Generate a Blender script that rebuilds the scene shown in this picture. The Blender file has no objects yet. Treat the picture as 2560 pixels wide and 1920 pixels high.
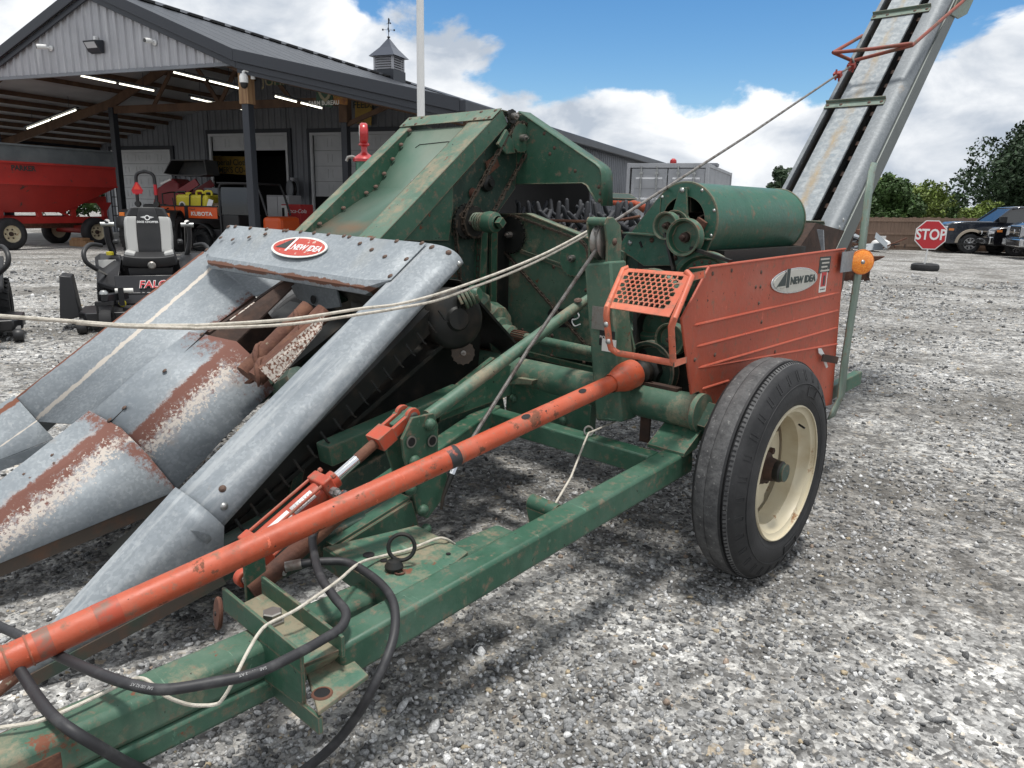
import bpy, math, random
import numpy as np
from mathutils import Vector as V, Matrix
random.seed(7); rng = np.random.default_rng(7)
R = math.radians
sc = bpy.context.scene
col = sc.collection

# ------------------------------------------------------------------ camera
cam = bpy.data.cameras.new('camera'); cam_o = bpy.data.objects.new('camera', cam); col.objects.link(cam_o)
cam.sensor_fit = 'HORIZONTAL'; cam.sensor_width = 36.0; cam.lens = 36.0*740/1024
cam.clip_start = 0.05; cam.clip_end = 3000
PITCH, ROLL, CAM_H = R(13.525), R(1.2), 1.58
cam_o.matrix_world = (Matrix.Translation((0, 0, CAM_H)) @ Matrix.Rotation(math.pi/2-PITCH, 4, 'X') @ Matrix.Rotation(ROLL, 4, 'Z'))
sc.camera = cam_o
sc.render.resolution_x, sc.render.resolution_y = 1024, 768

# ------------------------------------------------------------------ world: sky with broken cloud
SUN_AZ, SUN_EL = R(160), R(84)          # from +Y towards +X ; sun stands back-left
world = bpy.data.worlds.new('World'); sc.world = world; world.use_nodes = True
nt = world.node_tree; nt.nodes.clear()
def wn(t, **k):
    n = nt.nodes.new(t)
    for a, b in k.items(): setattr(n, a, b)
    return n
def wl(a, b): nt.links.new(a, b)
def wmath(op, a, b=None, c=None, clamp=False):
    n = wn('ShaderNodeMath', operation=op); n.use_clamp = clamp
    for i, x in enumerate((a, b, c)):
        if x is None: continue
        if isinstance(x, (int, float)): n.inputs[i].default_value = x
        else: wl(x, n.inputs[i])
    return n.outputs[0]
def wrange(x, a, b, c, d, smooth=True):
    n = wn('ShaderNodeMapRange'); n.interpolation_type = 'SMOOTHSTEP' if smooth else 'LINEAR'; n.clamp = True
    wl(x, n.inputs[0])
    for i, v in enumerate((a, b, c, d)): n.inputs[i+1].default_value = v
    return n.outputs[0]
sky = wn('ShaderNodeTexSky', sky_type='NISHITA', sun_disc=False, sun_elevation=SUN_EL, sun_rotation=SUN_AZ, air_density=1.0, dust_density=0.15, ozone_density=3.0)
tc = wn('ShaderNodeTexCoord'); sep = wn('ShaderNodeSeparateXYZ'); wl(tc.outputs['Generated'], sep.inputs[0])
az = wmath('ARCTAN2', sep.outputs[0], sep.outputs[1]); el = wmath('ARCSINE', sep.outputs[2])
comb = wn('ShaderNodeCombineXYZ'); wl(az, comb.inputs[0]); wl(wmath('MULTIPLY', el, 1.7), comb.inputs[1])
def wnoise(vec, scale, detail, rough, off=0.0, dist=0.0):
    m = wn('ShaderNodeMapping'); m.inputs['Location'].default_value = (off, off*1.7, off*.3); wl(vec, m.inputs[0])
    n = wn('ShaderNodeTexNoise'); n.inputs['Scale'].default_value = scale; n.inputs['Detail'].default_value = detail
    n.inputs['Roughness'].default_value = rough; n.inputs['Distortion'].default_value = dist
    wl(m.outputs[0], n.inputs[0]); return n.outputs[0]
big = wnoise(comb.outputs[0], 4.2, 12, .56, 3.1, .2)
# coverage: heaped cumulus near the horizon, opener above towards the north east, veil elsewhere
def bump(caz, cel, waz, wel):
    a = wmath('DIVIDE', wmath('SUBTRACT', az, caz), waz); e = wmath('DIVIDE', wmath('SUBTRACT', el, cel), wel)
    return wmath('POWER', 2.718, wmath('MULTIPLY', wmath('ADD', wmath('MULTIPLY', a, a), wmath('MULTIPLY', e, e)), -1.0))
open_ = wmath('ADD', wmath('MULTIPLY', bump(R(16), R(15), R(20), R(6.6)), .5), wmath('MULTIPLY', bump(R(2), R(9), R(5), R(3.2)), .16))
cov = wmath('SUBTRACT', wmath('ADD', big, .14), open_)
cov = wmath('ADD', cov, wrange(el, R(2), R(9), .10, 0.0))
mask = wrange(cov, .465, .535, 0.0, 1.0)
shade = wnoise(comb.outputs[0], 7.0, 8, .55, 9.4, .4)
low = wnoise(comb.outputs[0], 2.6, 5, .5, 1.3)
tone = wmath('ADD', wmath('MULTIPLY', shade, .55), wmath('MULTIPLY', low, .45))
thick = wrange(cov, .50, .78, 0.0, 1.0)
tone = wmath('SUBTRACT', tone, wmath('MULTIPLY', thick, .06))
ramp = wn('ShaderNodeValToRGB'); wl(tone, ramp.inputs[0])
e = ramp.color_ramp.elements
e[0].position = .38; e[0].color = (3.9, 4.4, 5.1, 1); e[1].position = .53; e[1].color = (8.4, 8.5, 8.6, 1)
hs = wn('ShaderNodeHueSaturation'); hs.inputs['Saturation'].default_value = 1.3; wl(sky.outputs[0], hs.inputs['Color'])
mix = wn('ShaderNodeMixRGB'); wl(mask, mix.inputs[0]); wl(hs.outputs[0], mix.inputs[1]); wl(ramp.outputs[0], mix.inputs[2])
bg = wn('ShaderNodeBackground'); bg.inputs[1].default_value = .105; wl(mix.outputs[0], bg.inputs[0])
wo = wn('ShaderNodeOutputWorld'); wl(bg.outputs[0], wo.inputs[0])

# ------------------------------------------------------------------ sun and exposure
sl = bpy.data.lights.new('sun', 'SUN'); so = bpy.data.objects.new('sun', sl); col.objects.link(so)
sl.energy = 2.8; sl.angle = R(9.0); sl.color = (1, .97, .92)
sd = V((math.sin(SUN_AZ)*math.cos(SUN_EL), math.cos(SUN_AZ)*math.cos(SUN_EL), math.sin(SUN_EL)))
so.rotation_euler = sd.to_track_quat('Z', 'Y').to_euler(); so.location = sd*60
sc.view_settings.view_transform = 'Standard'; sc.view_settings.look = 'None'; sc.view_settings.exposure = 0.32; sc.view_settings.gamma = 1

# ------------------------------------------------------------------ materials
def mat(name, color, rough=.6, metal=0.0, layers=(), bump=0, bscale=60, coat=0, emit=None, spec=.5, coord='Object', alpha=1, edge=None):
    """layers: dicts(kind noise|stripe, col, scale, lo, hi, detail, stretch, rough, dir, off, width)"""
    m = bpy.data.materials.new(name); m.use_nodes = True
    n = m.node_tree.nodes; l = m.node_tree.links
    bs = n['Principled BSDF']
    bs.inputs['Metallic'].default_value = metal; bs.inputs['Specular IOR Level'].default_value = spec
    bs.inputs['Coat Weight'].default_value = coat
    if emit: bs.inputs['Emission Color'].default_value = (*emit[:3], 1); bs.inputs['Emission Strength'].default_value = emit[3]
    if alpha < 1: bs.inputs['Alpha'].default_value = alpha
    tcn = n.new('ShaderNodeTexCoord')
    cur = None; curR = None; curM = None
    def mixc(fac, a, b):
        x = n.new('ShaderNodeMixRGB'); l.new(fac, x.inputs[0])
        if hasattr(a, 'links'): l.new(a, x.inputs[1])
        else: x.inputs[1].default_value = (*a, 1) if not isinstance(a, float) else (a, a, a, 1)
        x.inputs[2].default_value = (*b, 1) if not isinstance(b, float) else (b, b, b, 1)
        return x.outputs[0]
    cur = tuple(color); curR = float(rough); curM = float(metal)
    for L in layers:
        mp = n.new('ShaderNodeMapping'); mp.inputs['Scale'].default_value = L.get('stretch', (1, 1, 1)); mp.inputs['Location'].default_value = [L.get('seed', 0)]*3
        l.new(tcn.outputs[coord], mp.inputs[0])
        if L.get('kind') == 'vor':
            t = n.new('ShaderNodeTexVoronoi'); t.inputs['Scale'].default_value = L['scale']; l.new(mp.outputs[0], t.inputs[0])
            sp = n.new('ShaderNodeSeparateColor'); l.new(t.outputs['Color'], sp.inputs[0]); val = sp.outputs[0]
        else:
            t = n.new('ShaderNodeTexNoise'); t.inputs['Scale'].default_value = L['scale']; t.inputs['Detail'].default_value = L.get('detail', 6); t.inputs['Roughness'].default_value = L.get('nrough', .6)
            l.new(mp.outputs[0], t.inputs[0]); val = t.outputs[0]
        if 'dir' in L:      # distance to a plane through the object narrows the layer to a stripe
            d = n.new('ShaderNodeVectorMath'); d.operation = 'DOT_PRODUCT'; l.new(tcn.outputs[coord], d.inputs[0]); d.inputs[1].default_value = L['dir']
            a = n.new('ShaderNodeMath'); a.operation = 'SUBTRACT'; l.new(d.outputs['Value'], a.inputs[0]); a.inputs[1].default_value = L['off']
            b = n.new('ShaderNodeMath'); b.operation = 'ABSOLUTE'; l.new(a.outputs[0], b.inputs[0])
            if L.get('asym'):      # crisp along a crease on one side, fading away on the other
                b2 = n.new('ShaderNodeMath'); b2.operation = 'MULTIPLY'; l.new(a.outputs[0], b2.inputs[0]); b2.inputs[1].default_value = -L['asym']; b3 = n.new('ShaderNodeMath'); b3.operation = 'MAXIMUM'; l.new(a.outputs[0], b3.inputs[0]); l.new(b2.outputs[0], b3.inputs[1]); b = b3
            c = n.new('ShaderNodeMath'); c.operation = 'DIVIDE'; l.new(b.outputs[0], c.inputs[0]); c.inputs[1].default_value = L['width']
            e2 = n.new('ShaderNodeMath'); e2.operation = 'SUBTRACT'; e2.inputs[0].default_value = L.get('gain', 1.0); l.new(c.outputs[0], e2.inputs[1])
            if 'amp' in L:
                h2 = n.new('ShaderNodeMath'); h2.operation = 'MULTIPLY_ADD'; l.new(val, h2.inputs[0]); h2.inputs[1].default_value = L['amp']; h2.inputs[2].default_value = -.5*L['amp']; val = h2.outputs[0]
            f2 = n.new('ShaderNodeMath'); f2.operation = 'ADD'; l.new(e2.outputs[0], f2.inputs[0]); l.new(val, f2.inputs[1]); val = f2.outputs[0]
        mr = n.new('ShaderNodeMapRange'); mr.inputs[1].default_value = L['lo']; mr.inputs[2].default_value = L['hi']; mr.inputs[4].default_value = L.get('amt', 1.0); l.new(val, mr.inputs[0])
        cur = mixc(mr.outputs[0], cur, L['col'])
        if 'rough' in L: curR = mixc(mr.outputs[0], curR, float(L['rough']))
        if 'metal' in L: curM = mixc(mr.outputs[0], curM, float(L['metal']))
    if edge:        # worn edges: where a rounded normal departs from the flat one
        bv = n.new('ShaderNodeBevel'); bv.samples = 4; bv.inputs['Radius'].default_value = edge[1]; ge = n.new('ShaderNodeNewGeometry')
        dp = n.new('ShaderNodeVectorMath'); dp.operation = 'DOT_PRODUCT'; l.new(bv.outputs[0], dp.inputs[0]); l.new(ge.outputs['Normal'], dp.inputs[1])
        nz = n.new('ShaderNodeTexNoise'); nz.inputs['Scale'].default_value = 22; nz.inputs['Detail'].default_value = 6; nz.inputs['Roughness'].default_value = .75; l.new(tcn.outputs[coord], nz.inputs[0])
        ma = n.new('ShaderNodeMath'); ma.operation = 'MULTIPLY_ADD'; l.new(nz.outputs[0], ma.inputs[0]); ma.inputs[1].default_value = -.55; ma.inputs[2].default_value = 0.0
        sb = n.new('ShaderNodeMath'); sb.operation = 'ADD'; l.new(dp.outputs['Value'], sb.inputs[0]); l.new(ma.outputs[0], sb.inputs[1])
        mr = n.new('ShaderNodeMapRange'); mr.inputs[1].default_value = .70; mr.inputs[2].default_value = .61; l.new(sb.outputs[0], mr.inputs[0])
        cur = mixc(mr.outputs[0], cur, edge[0]); curR = mixc(mr.outputs[0], curR, .85)
    if hasattr(cur, 'links'): l.new(cur, bs.inputs['Base Color'])
    else: bs.inputs['Base Color'].default_value = (*cur, 1)
    if hasattr(curR, 'links'): l.new(curR, bs.inputs['Roughness'])
    else: bs.inputs['Roughness'].default_value = curR
    if hasattr(curM, 'links'): l.new(curM, bs.inputs['Metallic'])
    if bump:
        t = n.new('ShaderNodeTexNoise'); t.inputs['Scale'].default_value = bscale; t.inputs['Detail'].default_value = 4
        l.new(tcn.outputs[coord], t.inputs[0]); bp = n.new('ShaderNodeBump'); bp.inputs['Strength'].default_value = bump; bp.inputs['Distance'].default_value = .01
        l.new(t.outputs[0], bp.inputs['Height']); l.new(bp.outputs[0], bs.inputs['Normal'])
    return m
RUST = (.17, .062, .035); RUSTG = (.165, .072, .054); RUSTL = (.42, .33, .27); DUST = (.27, .22, .15)
def paint(name, c, fade, rust=.66, dust=.60, rough=.45, wear=.008, **k):
    return mat(name, c, rough, layers=[
        dict(col=fade, scale=2.3, lo=.42, hi=.62, detail=10, nrough=.68, rough=.6),
        dict(col=tuple(x*.55+.45*y for x, y in zip(fade, (.26, .29, .26))), scale=1.3, lo=.50, hi=.74, detail=12, nrough=.72, rough=.7, seed=17, amt=.55),
        dict(col=tuple(x*.62 for x in c), scale=5, lo=.55, hi=.75, detail=10, stretch=(1, 1, .35), seed=3),
        dict(col=DUST, scale=4.2, lo=dust, hi=dust+.11, detail=12, nrough=.78, rough=.85, seed=11, amt=.8),
        dict(col=RUST, scale=9, lo=rust, hi=rust+.03, detail=12, nrough=.72, rough=.9, seed=5),
        dict(col=tuple(min(1, x*1.7+.03) for x in fade), scale=14, lo=.63, hi=.67, detail=6, nrough=.75, stretch=(.25, 2.2, 1), seed=31, amt=.6),
        dict(col=(.02, .02, .018), scale=38, lo=.70, hi=.72, detail=3, seed=21, rough=.8)], bump=.12, bscale=45, edge=((.19, .13, .09), wear) if wear else None, **k)
M = {}
M['green'] = paint('green_paint', (.023, .084, .050), (.048, .118, .077), rust=.645, dust=.61)
M['green_top'] = paint('green_faded', (.055, .128, .084), (.105, .170, .122), rust=.625, dust=.50, rough=.5)
M['green_dark'] = paint('green_oily', (.014, .040, .028), (.026, .060, .042), rust=.64, dust=.60, rough=.55)
M['green_dusty'] = paint('green_dusty', (.030, .094, .060), (.085, .148, .102), rust=.625, dust=.525, rough=.65)
M['platform'] = paint('green_platform', (.045, .125, .082), (.10, .185, .135), rust=.61, dust=.465, rough=.6)
M['green_pale'] = paint('green_pale', (.115, .17, .135), (.16, .21, .17), rust=.74, dust=.62)
M['drum'] = paint('green_drum', (.018, .095, .060), (.026, .112, .072), rust=.74, dust=.72, rough=.42)
M['red'] = paint('red_panel', (.37, .060, .026), (.40, .080, .040), rust=.76, dust=.76, rough=.5)
M['red_n'] = paint('red_rib', (.37, .060, .026), (.40, .080, .040), rust=.76, dust=.76, rough=.5, wear=0)
M['orange'] = paint('orange_paint', (.43, .070, .026), (.48, .10, .048), rust=.585, dust=.72, rough=.42)
M['orange_l'] = paint('orange_chipped', (.52, .105, .05), (.62, .18, .10), rust=.63, dust=.66, rough=.5, wear=.004)
M['orange_n'] = paint('orange_fresh', (.42, .06, .027), (.45, .072, .034), rust=.75, dust=.78, rough=.4)
def galv(name, extra=(), tone=1.0):
    tone *= .78
    return mat(name, (.30*tone, .333*tone, .357*tone), .55, .15, layers=[
        dict(kind='vor', col=(.47*tone, .51*tone, .54*tone), scale=85, lo=.35, hi=.95, amt=.5),
        dict(col=(.24*tone, .275*tone, .305*tone), scale=3.0, lo=.45, hi=.72, detail=8, rough=.5),
        dict(col=(.56*tone, .58*tone, .59*tone), scale=34, lo=.58, hi=.72, detail=5, seed=8, amt=.4),
        dict(col=(.30, .24, .18), scale=4.5, lo=.66, hi=.8, detail=10, rough=.8, metal=.1, seed=2),
        dict(col=(.22*tone, .25*tone, .27*tone), scale=9, lo=.55, hi=.68, detail=8, nrough=.7, stretch=(2.5, .35, .35), seed=23, amt=.45)] + list(extra), bump=.35, bscale=4.5)
def rustlayers(d, off, w, seed=0, g=1.0):
    return [dict(col=(.40, .34, .31), scale=9, lo=.05, hi=.75, detail=8, nrough=.75, amp=2.4, asym=4, dir=d, off=off-w*.3, width=w*1.6, gain=g*.8, amt=.6, rough=.8, metal=0.0, seed=seed+9),
            dict(col=RUSTG, scale=30, lo=.22, hi=.62, detail=9, nrough=.8, amp=3.2, asym=5, dir=d, off=off-w*.35, width=w*1.15, gain=g*.95, rough=.9, metal=0.0, seed=seed),
            dict(col=(.50, .45, .40), scale=60, lo=.42, hi=.52, detail=5, nrough=.7, amp=3.8, dir=d, off=off+w*.42, width=w*.8, gain=.66, rough=.85, metal=0.0, seed=seed+4)]
M['galv'] = galv('galvanised')
M['galv_wall'] = mat('galv_mottled', (.235, .26, .277), .65, .1, layers=[
    dict(col=(.35, .375, .385), scale=26, lo=.42, hi=.62, detail=8), dict(col=(.22, .26, .29), scale=34, lo=.56, hi=.68, detail=8, seed=6),
    dict(col=(.34, .265, .165), scale=7, lo=.25, hi=.95, detail=9, nrough=.75, amp=2.6, dir=(1, 0, 0), off=-.90, width=.10, gain=.62, rough=.8, metal=0.0, stretch=(1, .5, .5))], bump=.25, bscale=40)
M['galv_edge'] = galv('galvanised_edge', tone=.9)
M['rust'] = mat('rusty_steel', (.115, .05, .034), .85, .2, layers=[dict(col=(.19, .09, .055), scale=12, lo=.45, hi=.7, detail=10), dict(col=(.06, .035, .03), scale=7, lo=.55, hi=.75, seed=4), dict(col=(.30, .27, .2), scale=20, lo=.66, hi=.72, seed=9)], bump=.3, bscale=80)
M['skid'] = mat('skid_strip', (.085, .068, .055), .8, .2, layers=[dict(col=(.13, .075, .05), scale=9, lo=.5, hi=.66, detail=9), dict(col=(.05, .075, .058), scale=4, lo=.55, hi=.66, seed=5)])
M['rust_dk'] = mat('dark_rusty_steel', (.045, .028, .022), .85, .2, layers=[dict(col=(.09, .05, .035), scale=12, lo=.45, hi=.7, detail=10)], bump=.2)
M['peeled'] = mat('peeled_plate', (.16, .07, .045), .85, 0, layers=[dict(col=(.56, .50, .44), scale=95, lo=.44, hi=.52, detail=2), dict(col=(.56, .50, .44), scale=14, lo=.55, hi=.62, detail=6, seed=3)])
M['chain'] = mat('oily_chain', (.075, .06, .048), .5, .5, layers=[dict(col=(.15, .105, .075), scale=30, lo=.5, hi=.7)])
M['oily_shade'] = mat('oily_shade_black', (.014, .015, .014), .5, .2, layers=[dict(col=(.05, .038, .028), scale=9, lo=.5, hi=.72, detail=9, rough=.8)])  # oily black; on some parts it only stands for shade
M['steel'] = mat('worn_steel', (.30, .29, .27), .4, .85, layers=[dict(col=(.16, .10, .07), scale=16, lo=.5, hi=.7, rough=.8, metal=.2)])
M['zinc'] = mat('zinc_fitting', (.42, .43, .42), .4, .8, layers=[dict(col=(.25, .25, .24), scale=30, lo=.5, hi=.7)])
M['chrome'] = mat('chrome_rod', (.75, .76, .77), .08, 1.0)
M['boltrust'] = mat('rusty_bolt', (.10, .055, .042), .8, .4, layers=[dict(col=(.2, .15, .12), scale=90, lo=.45, hi=.6)])
M['rubber'] = mat('tyre_rubber', (.013, .0135, .015), .7, layers=[dict(col=(.030, .030, .032), scale=7, lo=.45, hi=.7, detail=10), dict(col=(.06, .06, .06), scale=55, lo=.66, hi=.75, detail=4, seed=5)], bump=.1, bscale=70)
M['tread'] = mat('tyre_tread', (.045, .045, .047), .85, layers=[dict(col=(.13, .13, .13), scale=16, lo=.38, hi=.66, detail=12, nrough=.8), dict(col=(.27, .27, .26), scale=60, lo=.62, hi=.72, detail=5, seed=5)], bump=.35, bscale=50)
M['hose'] = mat('black_hose', (.022, .022, .025), .55, layers=[dict(col=(.05, .05, .052), scale=20, lo=.5, hi=.7)])
M['hoseprint'] = mat('hose_print', (.32, .32, .32), .7)
M['cream'] = mat('cream_rim', (.56, .50, .36), .45, layers=[dict(col=(.45, .36, .22), scale=6, lo=.5, hi=.75, detail=10), dict(col=(.25, .11, .04), scale=9, lo=.60, hi=.66, detail=12, nrough=.7, seed=4, rough=.9), dict(col=(.02, .018, .015), scale=45, lo=.73, hi=.75, seed=8)])
M['rope'] = mat('cotton_rope', (.56, .52, .45), .9, layers=[dict(col=(.40, .37, .31), scale=40, lo=.45, hi=.65)], bump=.3, bscale=200)
M['cable'] = mat('wire_cable', (.20, .19, .18), .6, .5, layers=[dict(col=(.10, .08, .07), scale=30, lo=.45, hi=.65)], bump=.3, bscale=200)
M['amber'] = mat('amber_reflector', (.85, .22, .01), .18, layers=[dict(kind='vor', col=(.95, .33, .03), scale=160, lo=.2, hi=.9)], coat=.6)
M['white'] = mat('white_paint', (.72, .72, .71), .5)
M['offwhite'] = mat('sticker_white', (.68, .67, .63), .55)
M['badge'] = mat('badge_silver', (.50, .49, .44), .4, .2)
M['chromeb'] = mat('badge_rim', (.60, .61, .62), .25, .9)
M['inkgreen'] = mat('badge_ink', (.018, .032, .03), .5)
M['black'] = mat('black_plastic', (.012, .012, .013), .45)
M['blackm'] = mat('black_metal', (.014, .014, .016), .38)
M['slot'] = mat('slot_dark', (.006, .006, .007), .7)

# ------------------------------------------------------------------ mesh helpers
def perp(d):
    d = V(d).normalized(); a = V((0, 0, 1)) if abs(d.z) < .9 else V((1, 0, 0))
    x = d.cross(a).normalized(); return x, x.cross(d).normalized()
class MB:
    def __init__(s): s.v = []; s.f = []
    def add(s, vs, fs):
        o = len(s.v); s.v += [tuple(x) for x in vs]; s.f += [tuple(o+i for i in f) for f in fs]; return s
    def hexa(s, p):
        return s.add(p, [(0, 3, 2, 1), (4, 5, 6, 7), (0, 1, 5, 4), (1, 2, 6, 5), (2, 3, 7, 6), (3, 0, 4, 7)])
    def box(s, c, d, rot=None):
        c = V(c); m = rot if rot else Matrix.Identity(3); x, y, z = [q/2 for q in d]
        return s.hexa([c + m @ V(q) for q in ((-x, -y, -z), (x, -y, -z), (x, y, -z), (-x, y, -z), (-x, -y, z), (x, -y, z), (x, y, z), (-x, y, z))])
    def bb(s, x0, x1, y0, y1, z0, z1): return s.box(((x0+x1)/2, (y0+y1)/2, (z0+z1)/2), (abs(x1-x0), abs(y1-y0), abs(z1-z0)))
    def bar(s, a, b, w, h, up=(0, 0, 1)):
        a, b = V(a), V(b); d = (b-a).normalized(); x = d.cross(V(up)).normalized(); z = x.cross(d).normalized(); x *= w/2; z *= h/2
        return s.hexa([a-x-z, a+x-z, b+x-z, b-x-z, a-x+z, a+x+z, b+x+z, b-x+z])
    def tube(s, pts, r, n=12, caps=True):
        pts = [V(p) for p in pts]; rs = r if isinstance(r, (list, tuple)) else [r]*len(pts)
        x, y = perp(pts[1]-pts[0]); o = len(s.v)
        for i, p in enumerate(pts):
            d = ((pts[min(i+1, len(pts)-1)]-p).normalized() + (p-pts[max(i-1, 0)]).normalized())
            d = d.normalized() if d.length > 1e-6 else (pts[1]-pts[0]).normalized()
            x = (x - d*x.dot(d)).normalized(); y = d.cross(x)
            for k in range(n):
                a = 2*math.pi*k/n; s.v.append(tuple(p + (x*math.cos(a)+y*math.sin(a))*rs[i]))
        for i in range(len(pts)-1):
            for k in range(n):
                k2 = (k+1) % n; s.f.append((o+i*n+k, o+i*n+k2, o+(i+1)*n+k2, o+(i+1)*n+k))
        if caps:
            s.f.append(tuple(o+k for k in reversed(range(n)))); s.f.append(tuple(o+(len(pts)-1)*n+k for k in range(n)))
        return s
    def cyl(s, a, b, r, r2=None, n=20): return s.tube([a, b], [r, r if r2 is None else r2], n)
    def lathe(s, prof, c, axis, n=32, close=False, a0=0, a1=2*math.pi):
        """prof: (radius, offset along axis)"""
        c = V(c); ax = V(axis).normalized(); x, y = perp(ax); o = len(s.v); full = abs(a1-a0-2*math.pi) < 1e-6; m = n if full else n+1
        for (r, h) in prof:
            for k in range(m):
                a = a0 + (a1-a0)*k/n; s.v.append(tuple(c + ax*h + (x*math.cos(a)+y*math.sin(a))*r))
        np_ = len(prof)
        for i in range(np_ if close else np_-1):
            j = (i+1) % np_
            for k in range(n):
                k2 = (k+1) % m; s.f.append((o+i*m+k, o+i*m+k2, o+j*m+k2, o+j*m+k))
        return s
    def prism(s, poly, off):
        n = len(poly); off = V(off); a = [V(p) for p in poly]
        s.add(a + [p+off for p in a], [tuple(reversed(range(n))), tuple(range(n, 2*n))] + [(i, (i+1) % n, n+(i+1) % n, n+i) for i in range(n)])
        return s
    def loft(s, secs, closed=False):
        n = len(secs[0]); o = len(s.v)
        for q in secs: s.v += [tuple(p) for p in q]
        for i in range(len(secs)-1):
            for k in range(n if closed else n-1):
                k2 = (k+1) % n; s.f.append((o+i*n+k, o+i*n+k2, o+(i+1)*n+k2, o+(i+1)*n+k))
        return s
    def poly(s, pts): return s.add(pts, [tuple(range(len(pts)))])
    def torus(s, c, axis, R_, r, n=32, m=10):
        return s.lathe([(R_+r*math.cos(2*math.pi*k/m), r*math.sin(2*math.pi*k/m)) for k in range(m)], c, axis, n, close=True)
    def mesh(s, name):
        me = bpy.data.meshes.new(name); me.from_pydata(s.v, [], s.f); me.update(); return me
    def build(s, name, m, parent=None, smooth=38, bevel=0, solid=0, bev_ang=40):
        me = s.mesh(name); me.materials.append(M[m] if isinstance(m, str) else m)
        import bmesh
        bm = bmesh.new(); bm.from_mesh(me); bmesh.ops.recalc_face_normals(bm, faces=bm.faces); bm.to_mesh(me); bm.free()
        if smooth:
            me.polygons.foreach_set('use_smooth', [True]*len(me.polygons)); me.set_sharp_from_angle(angle=R(smooth))
        o = bpy.data.objects.new(name, me); col.objects.link(o)
        if parent: o.parent = parent
        if solid:
            q = o.modifiers.new('solid', 'SOLIDIFY'); q.thickness = solid; q.offset = 0
        if bevel:
            q = o.modifiers.new('bevel', 'BEVEL'); q.width = bevel; q.segments = 2; q.limit_method = 'ANGLE'; q.angle_limit = R(bev_ang); q.harden_normals = False
        return o
def inst(o, name=None, parent=None, loc=None, rot=None, scale=None):
    c = bpy.data.objects.new(name or o.name.split('.')[0], o.data); col.objects.link(c)
    for md in o.modifiers:
        q = c.modifiers.new(md.name, md.type)
        for a in ('thickness', 'offset', 'width', 'segments', 'limit_method', 'angle_limit'):
            if hasattr(md, a): setattr(q, a, getattr(md, a))
    c.parent = parent
    if loc is not None: c.location = loc
    if rot is not None: c.rotation_euler = rot
    if scale is not None: c.scale = scale if hasattr(scale, '__len__') else (scale,)*3
    return c
def tag(o, label, cat, group=None):
    o['label'] = label; o['category'] = cat
    if group: o['group'] = group
    return o
def empty(name, loc, rz=0, label=None, cat=None, group=None):
    o = bpy.data.objects.new(name, None); col.objects.link(o); o.location = loc; o.rotation_euler = (0, 0, rz); o.empty_display_size = .2
    if label: tag(o, label, cat, group)
    return o
def struct(o): o['kind'] = 'structure'; return o
def text(name, s, size, m, parent, at, xdir, ydir, align='CENTER', extrude=.001, bold=0, sx=1.0, shear=0):
    cu = bpy.data.curves.new(name, 'FONT'); cu.body = s; cu.size = size; cu.align_x = align; cu.align_y = 'CENTER'; cu.extrude = extrude; cu.offset = bold; cu.shear = shear; cu.resolution_u = 3
    tmp = bpy.data.objects.new(name, cu); me = bpy.data.meshes.new_from_object(tmp); bpy.data.objects.remove(tmp); bpy.data.curves.remove(cu)
    x = V(xdir).normalized(); y = V(ydir); y = (y - x*y.dot(x)).normalized(); z = x.cross(y)
    mt = Matrix((x*sx, y, z)).transposed().to_4x4(); mt.translation = V(at)
    me.transform(mt); me.materials.append(M[m] if isinstance(m, str) else m)
    o = bpy.data.objects.new(name, me); col.objects.link(o); o.parent = parent; return o
def lerp(a, b, f): return V(a)+(V(b)-V(a))*f
def hide(*a): pass

# ================================================================== SETTING
# ground: one sheet out to the horizon, crushed stone in the near field as real stones
gm = bpy.data.materials.new('crushed_stone_ground'); gm.use_nodes = True
n = gm.node_tree.nodes; l = gm.node_tree.links; bs = n['Principled BSDF']; bs.inputs['Roughness'].default_value = .95; bs.inputs['Specular IOR Level'].default_value = .2
g_tc = n.new('ShaderNodeTexCoord')
def gn(scale, detail, rough=.6, off=0):
    mp = n.new('ShaderNodeMapping'); mp.inputs['Location'].default_value = (off, off, 0); l.new(g_tc.outputs['Object'], mp.inputs[0])
    t = n.new('ShaderNodeTexNoise'); t.inputs['Scale'].default_value = scale; t.inputs['Detail'].default_value = detail; t.inputs['Roughness'].default_value = rough; l.new(mp.outputs[0], t.inputs[0]); return t.outputs[0]
def gv(scale):
    t = n.new('ShaderNodeTexVoronoi'); t.inputs['Scale'].default_value = scale; t.inputs['Randomness'].default_value = 1; l.new(g_tc.outputs['Object'], t.inputs[0]); return t
def gramp(x, stops):
    r_ = n.new('ShaderNodeValToRGB'); el_ = r_.color_ramp.elements
    while len(el_) < len(stops): el_.new(.5)
    for e_, (p_, c_) in zip(el_, stops): e_.position = p_; e_.color = (*c_, 1)
    l.new(x, r_.inputs[0]); return r_.outputs[0]
def gmix(f, a, b, mode='MIX'):
    x = n.new('ShaderNodeMixRGB'); x.blend_type = mode
    for i, q in enumerate((f, a, b)):
        if hasattr(q, 'links'): l.new(q, x.inputs[i])
        else: x.inputs[i].default_value = q if isinstance(q, float) else (*q, 1)
    return x.outputs[0]
GREYS = [(0, (.09, .088, .086)), (.22, (.18, .178, .174)), (.45, (.30, .297, .29)), (.70, (.43, .427, .415)), (.92, (.60, .59, .565)), (1, (.42, .35, .26))]
def cells(scale):
    v = gv(scale); sp = n.new('ShaderNodeSeparateColor'); l.new(v.outputs['Color'], sp.inputs[0]); return gramp(sp.outputs[0], GREYS), v.outputs['Distance']
c1, d1 = cells(62); c2, d2 = cells(27)
stone = gmix(gramp(gn(19, 3), [(.45, (0, 0, 0)), (.55, (1, 1, 1))]), c1, c2)
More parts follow.
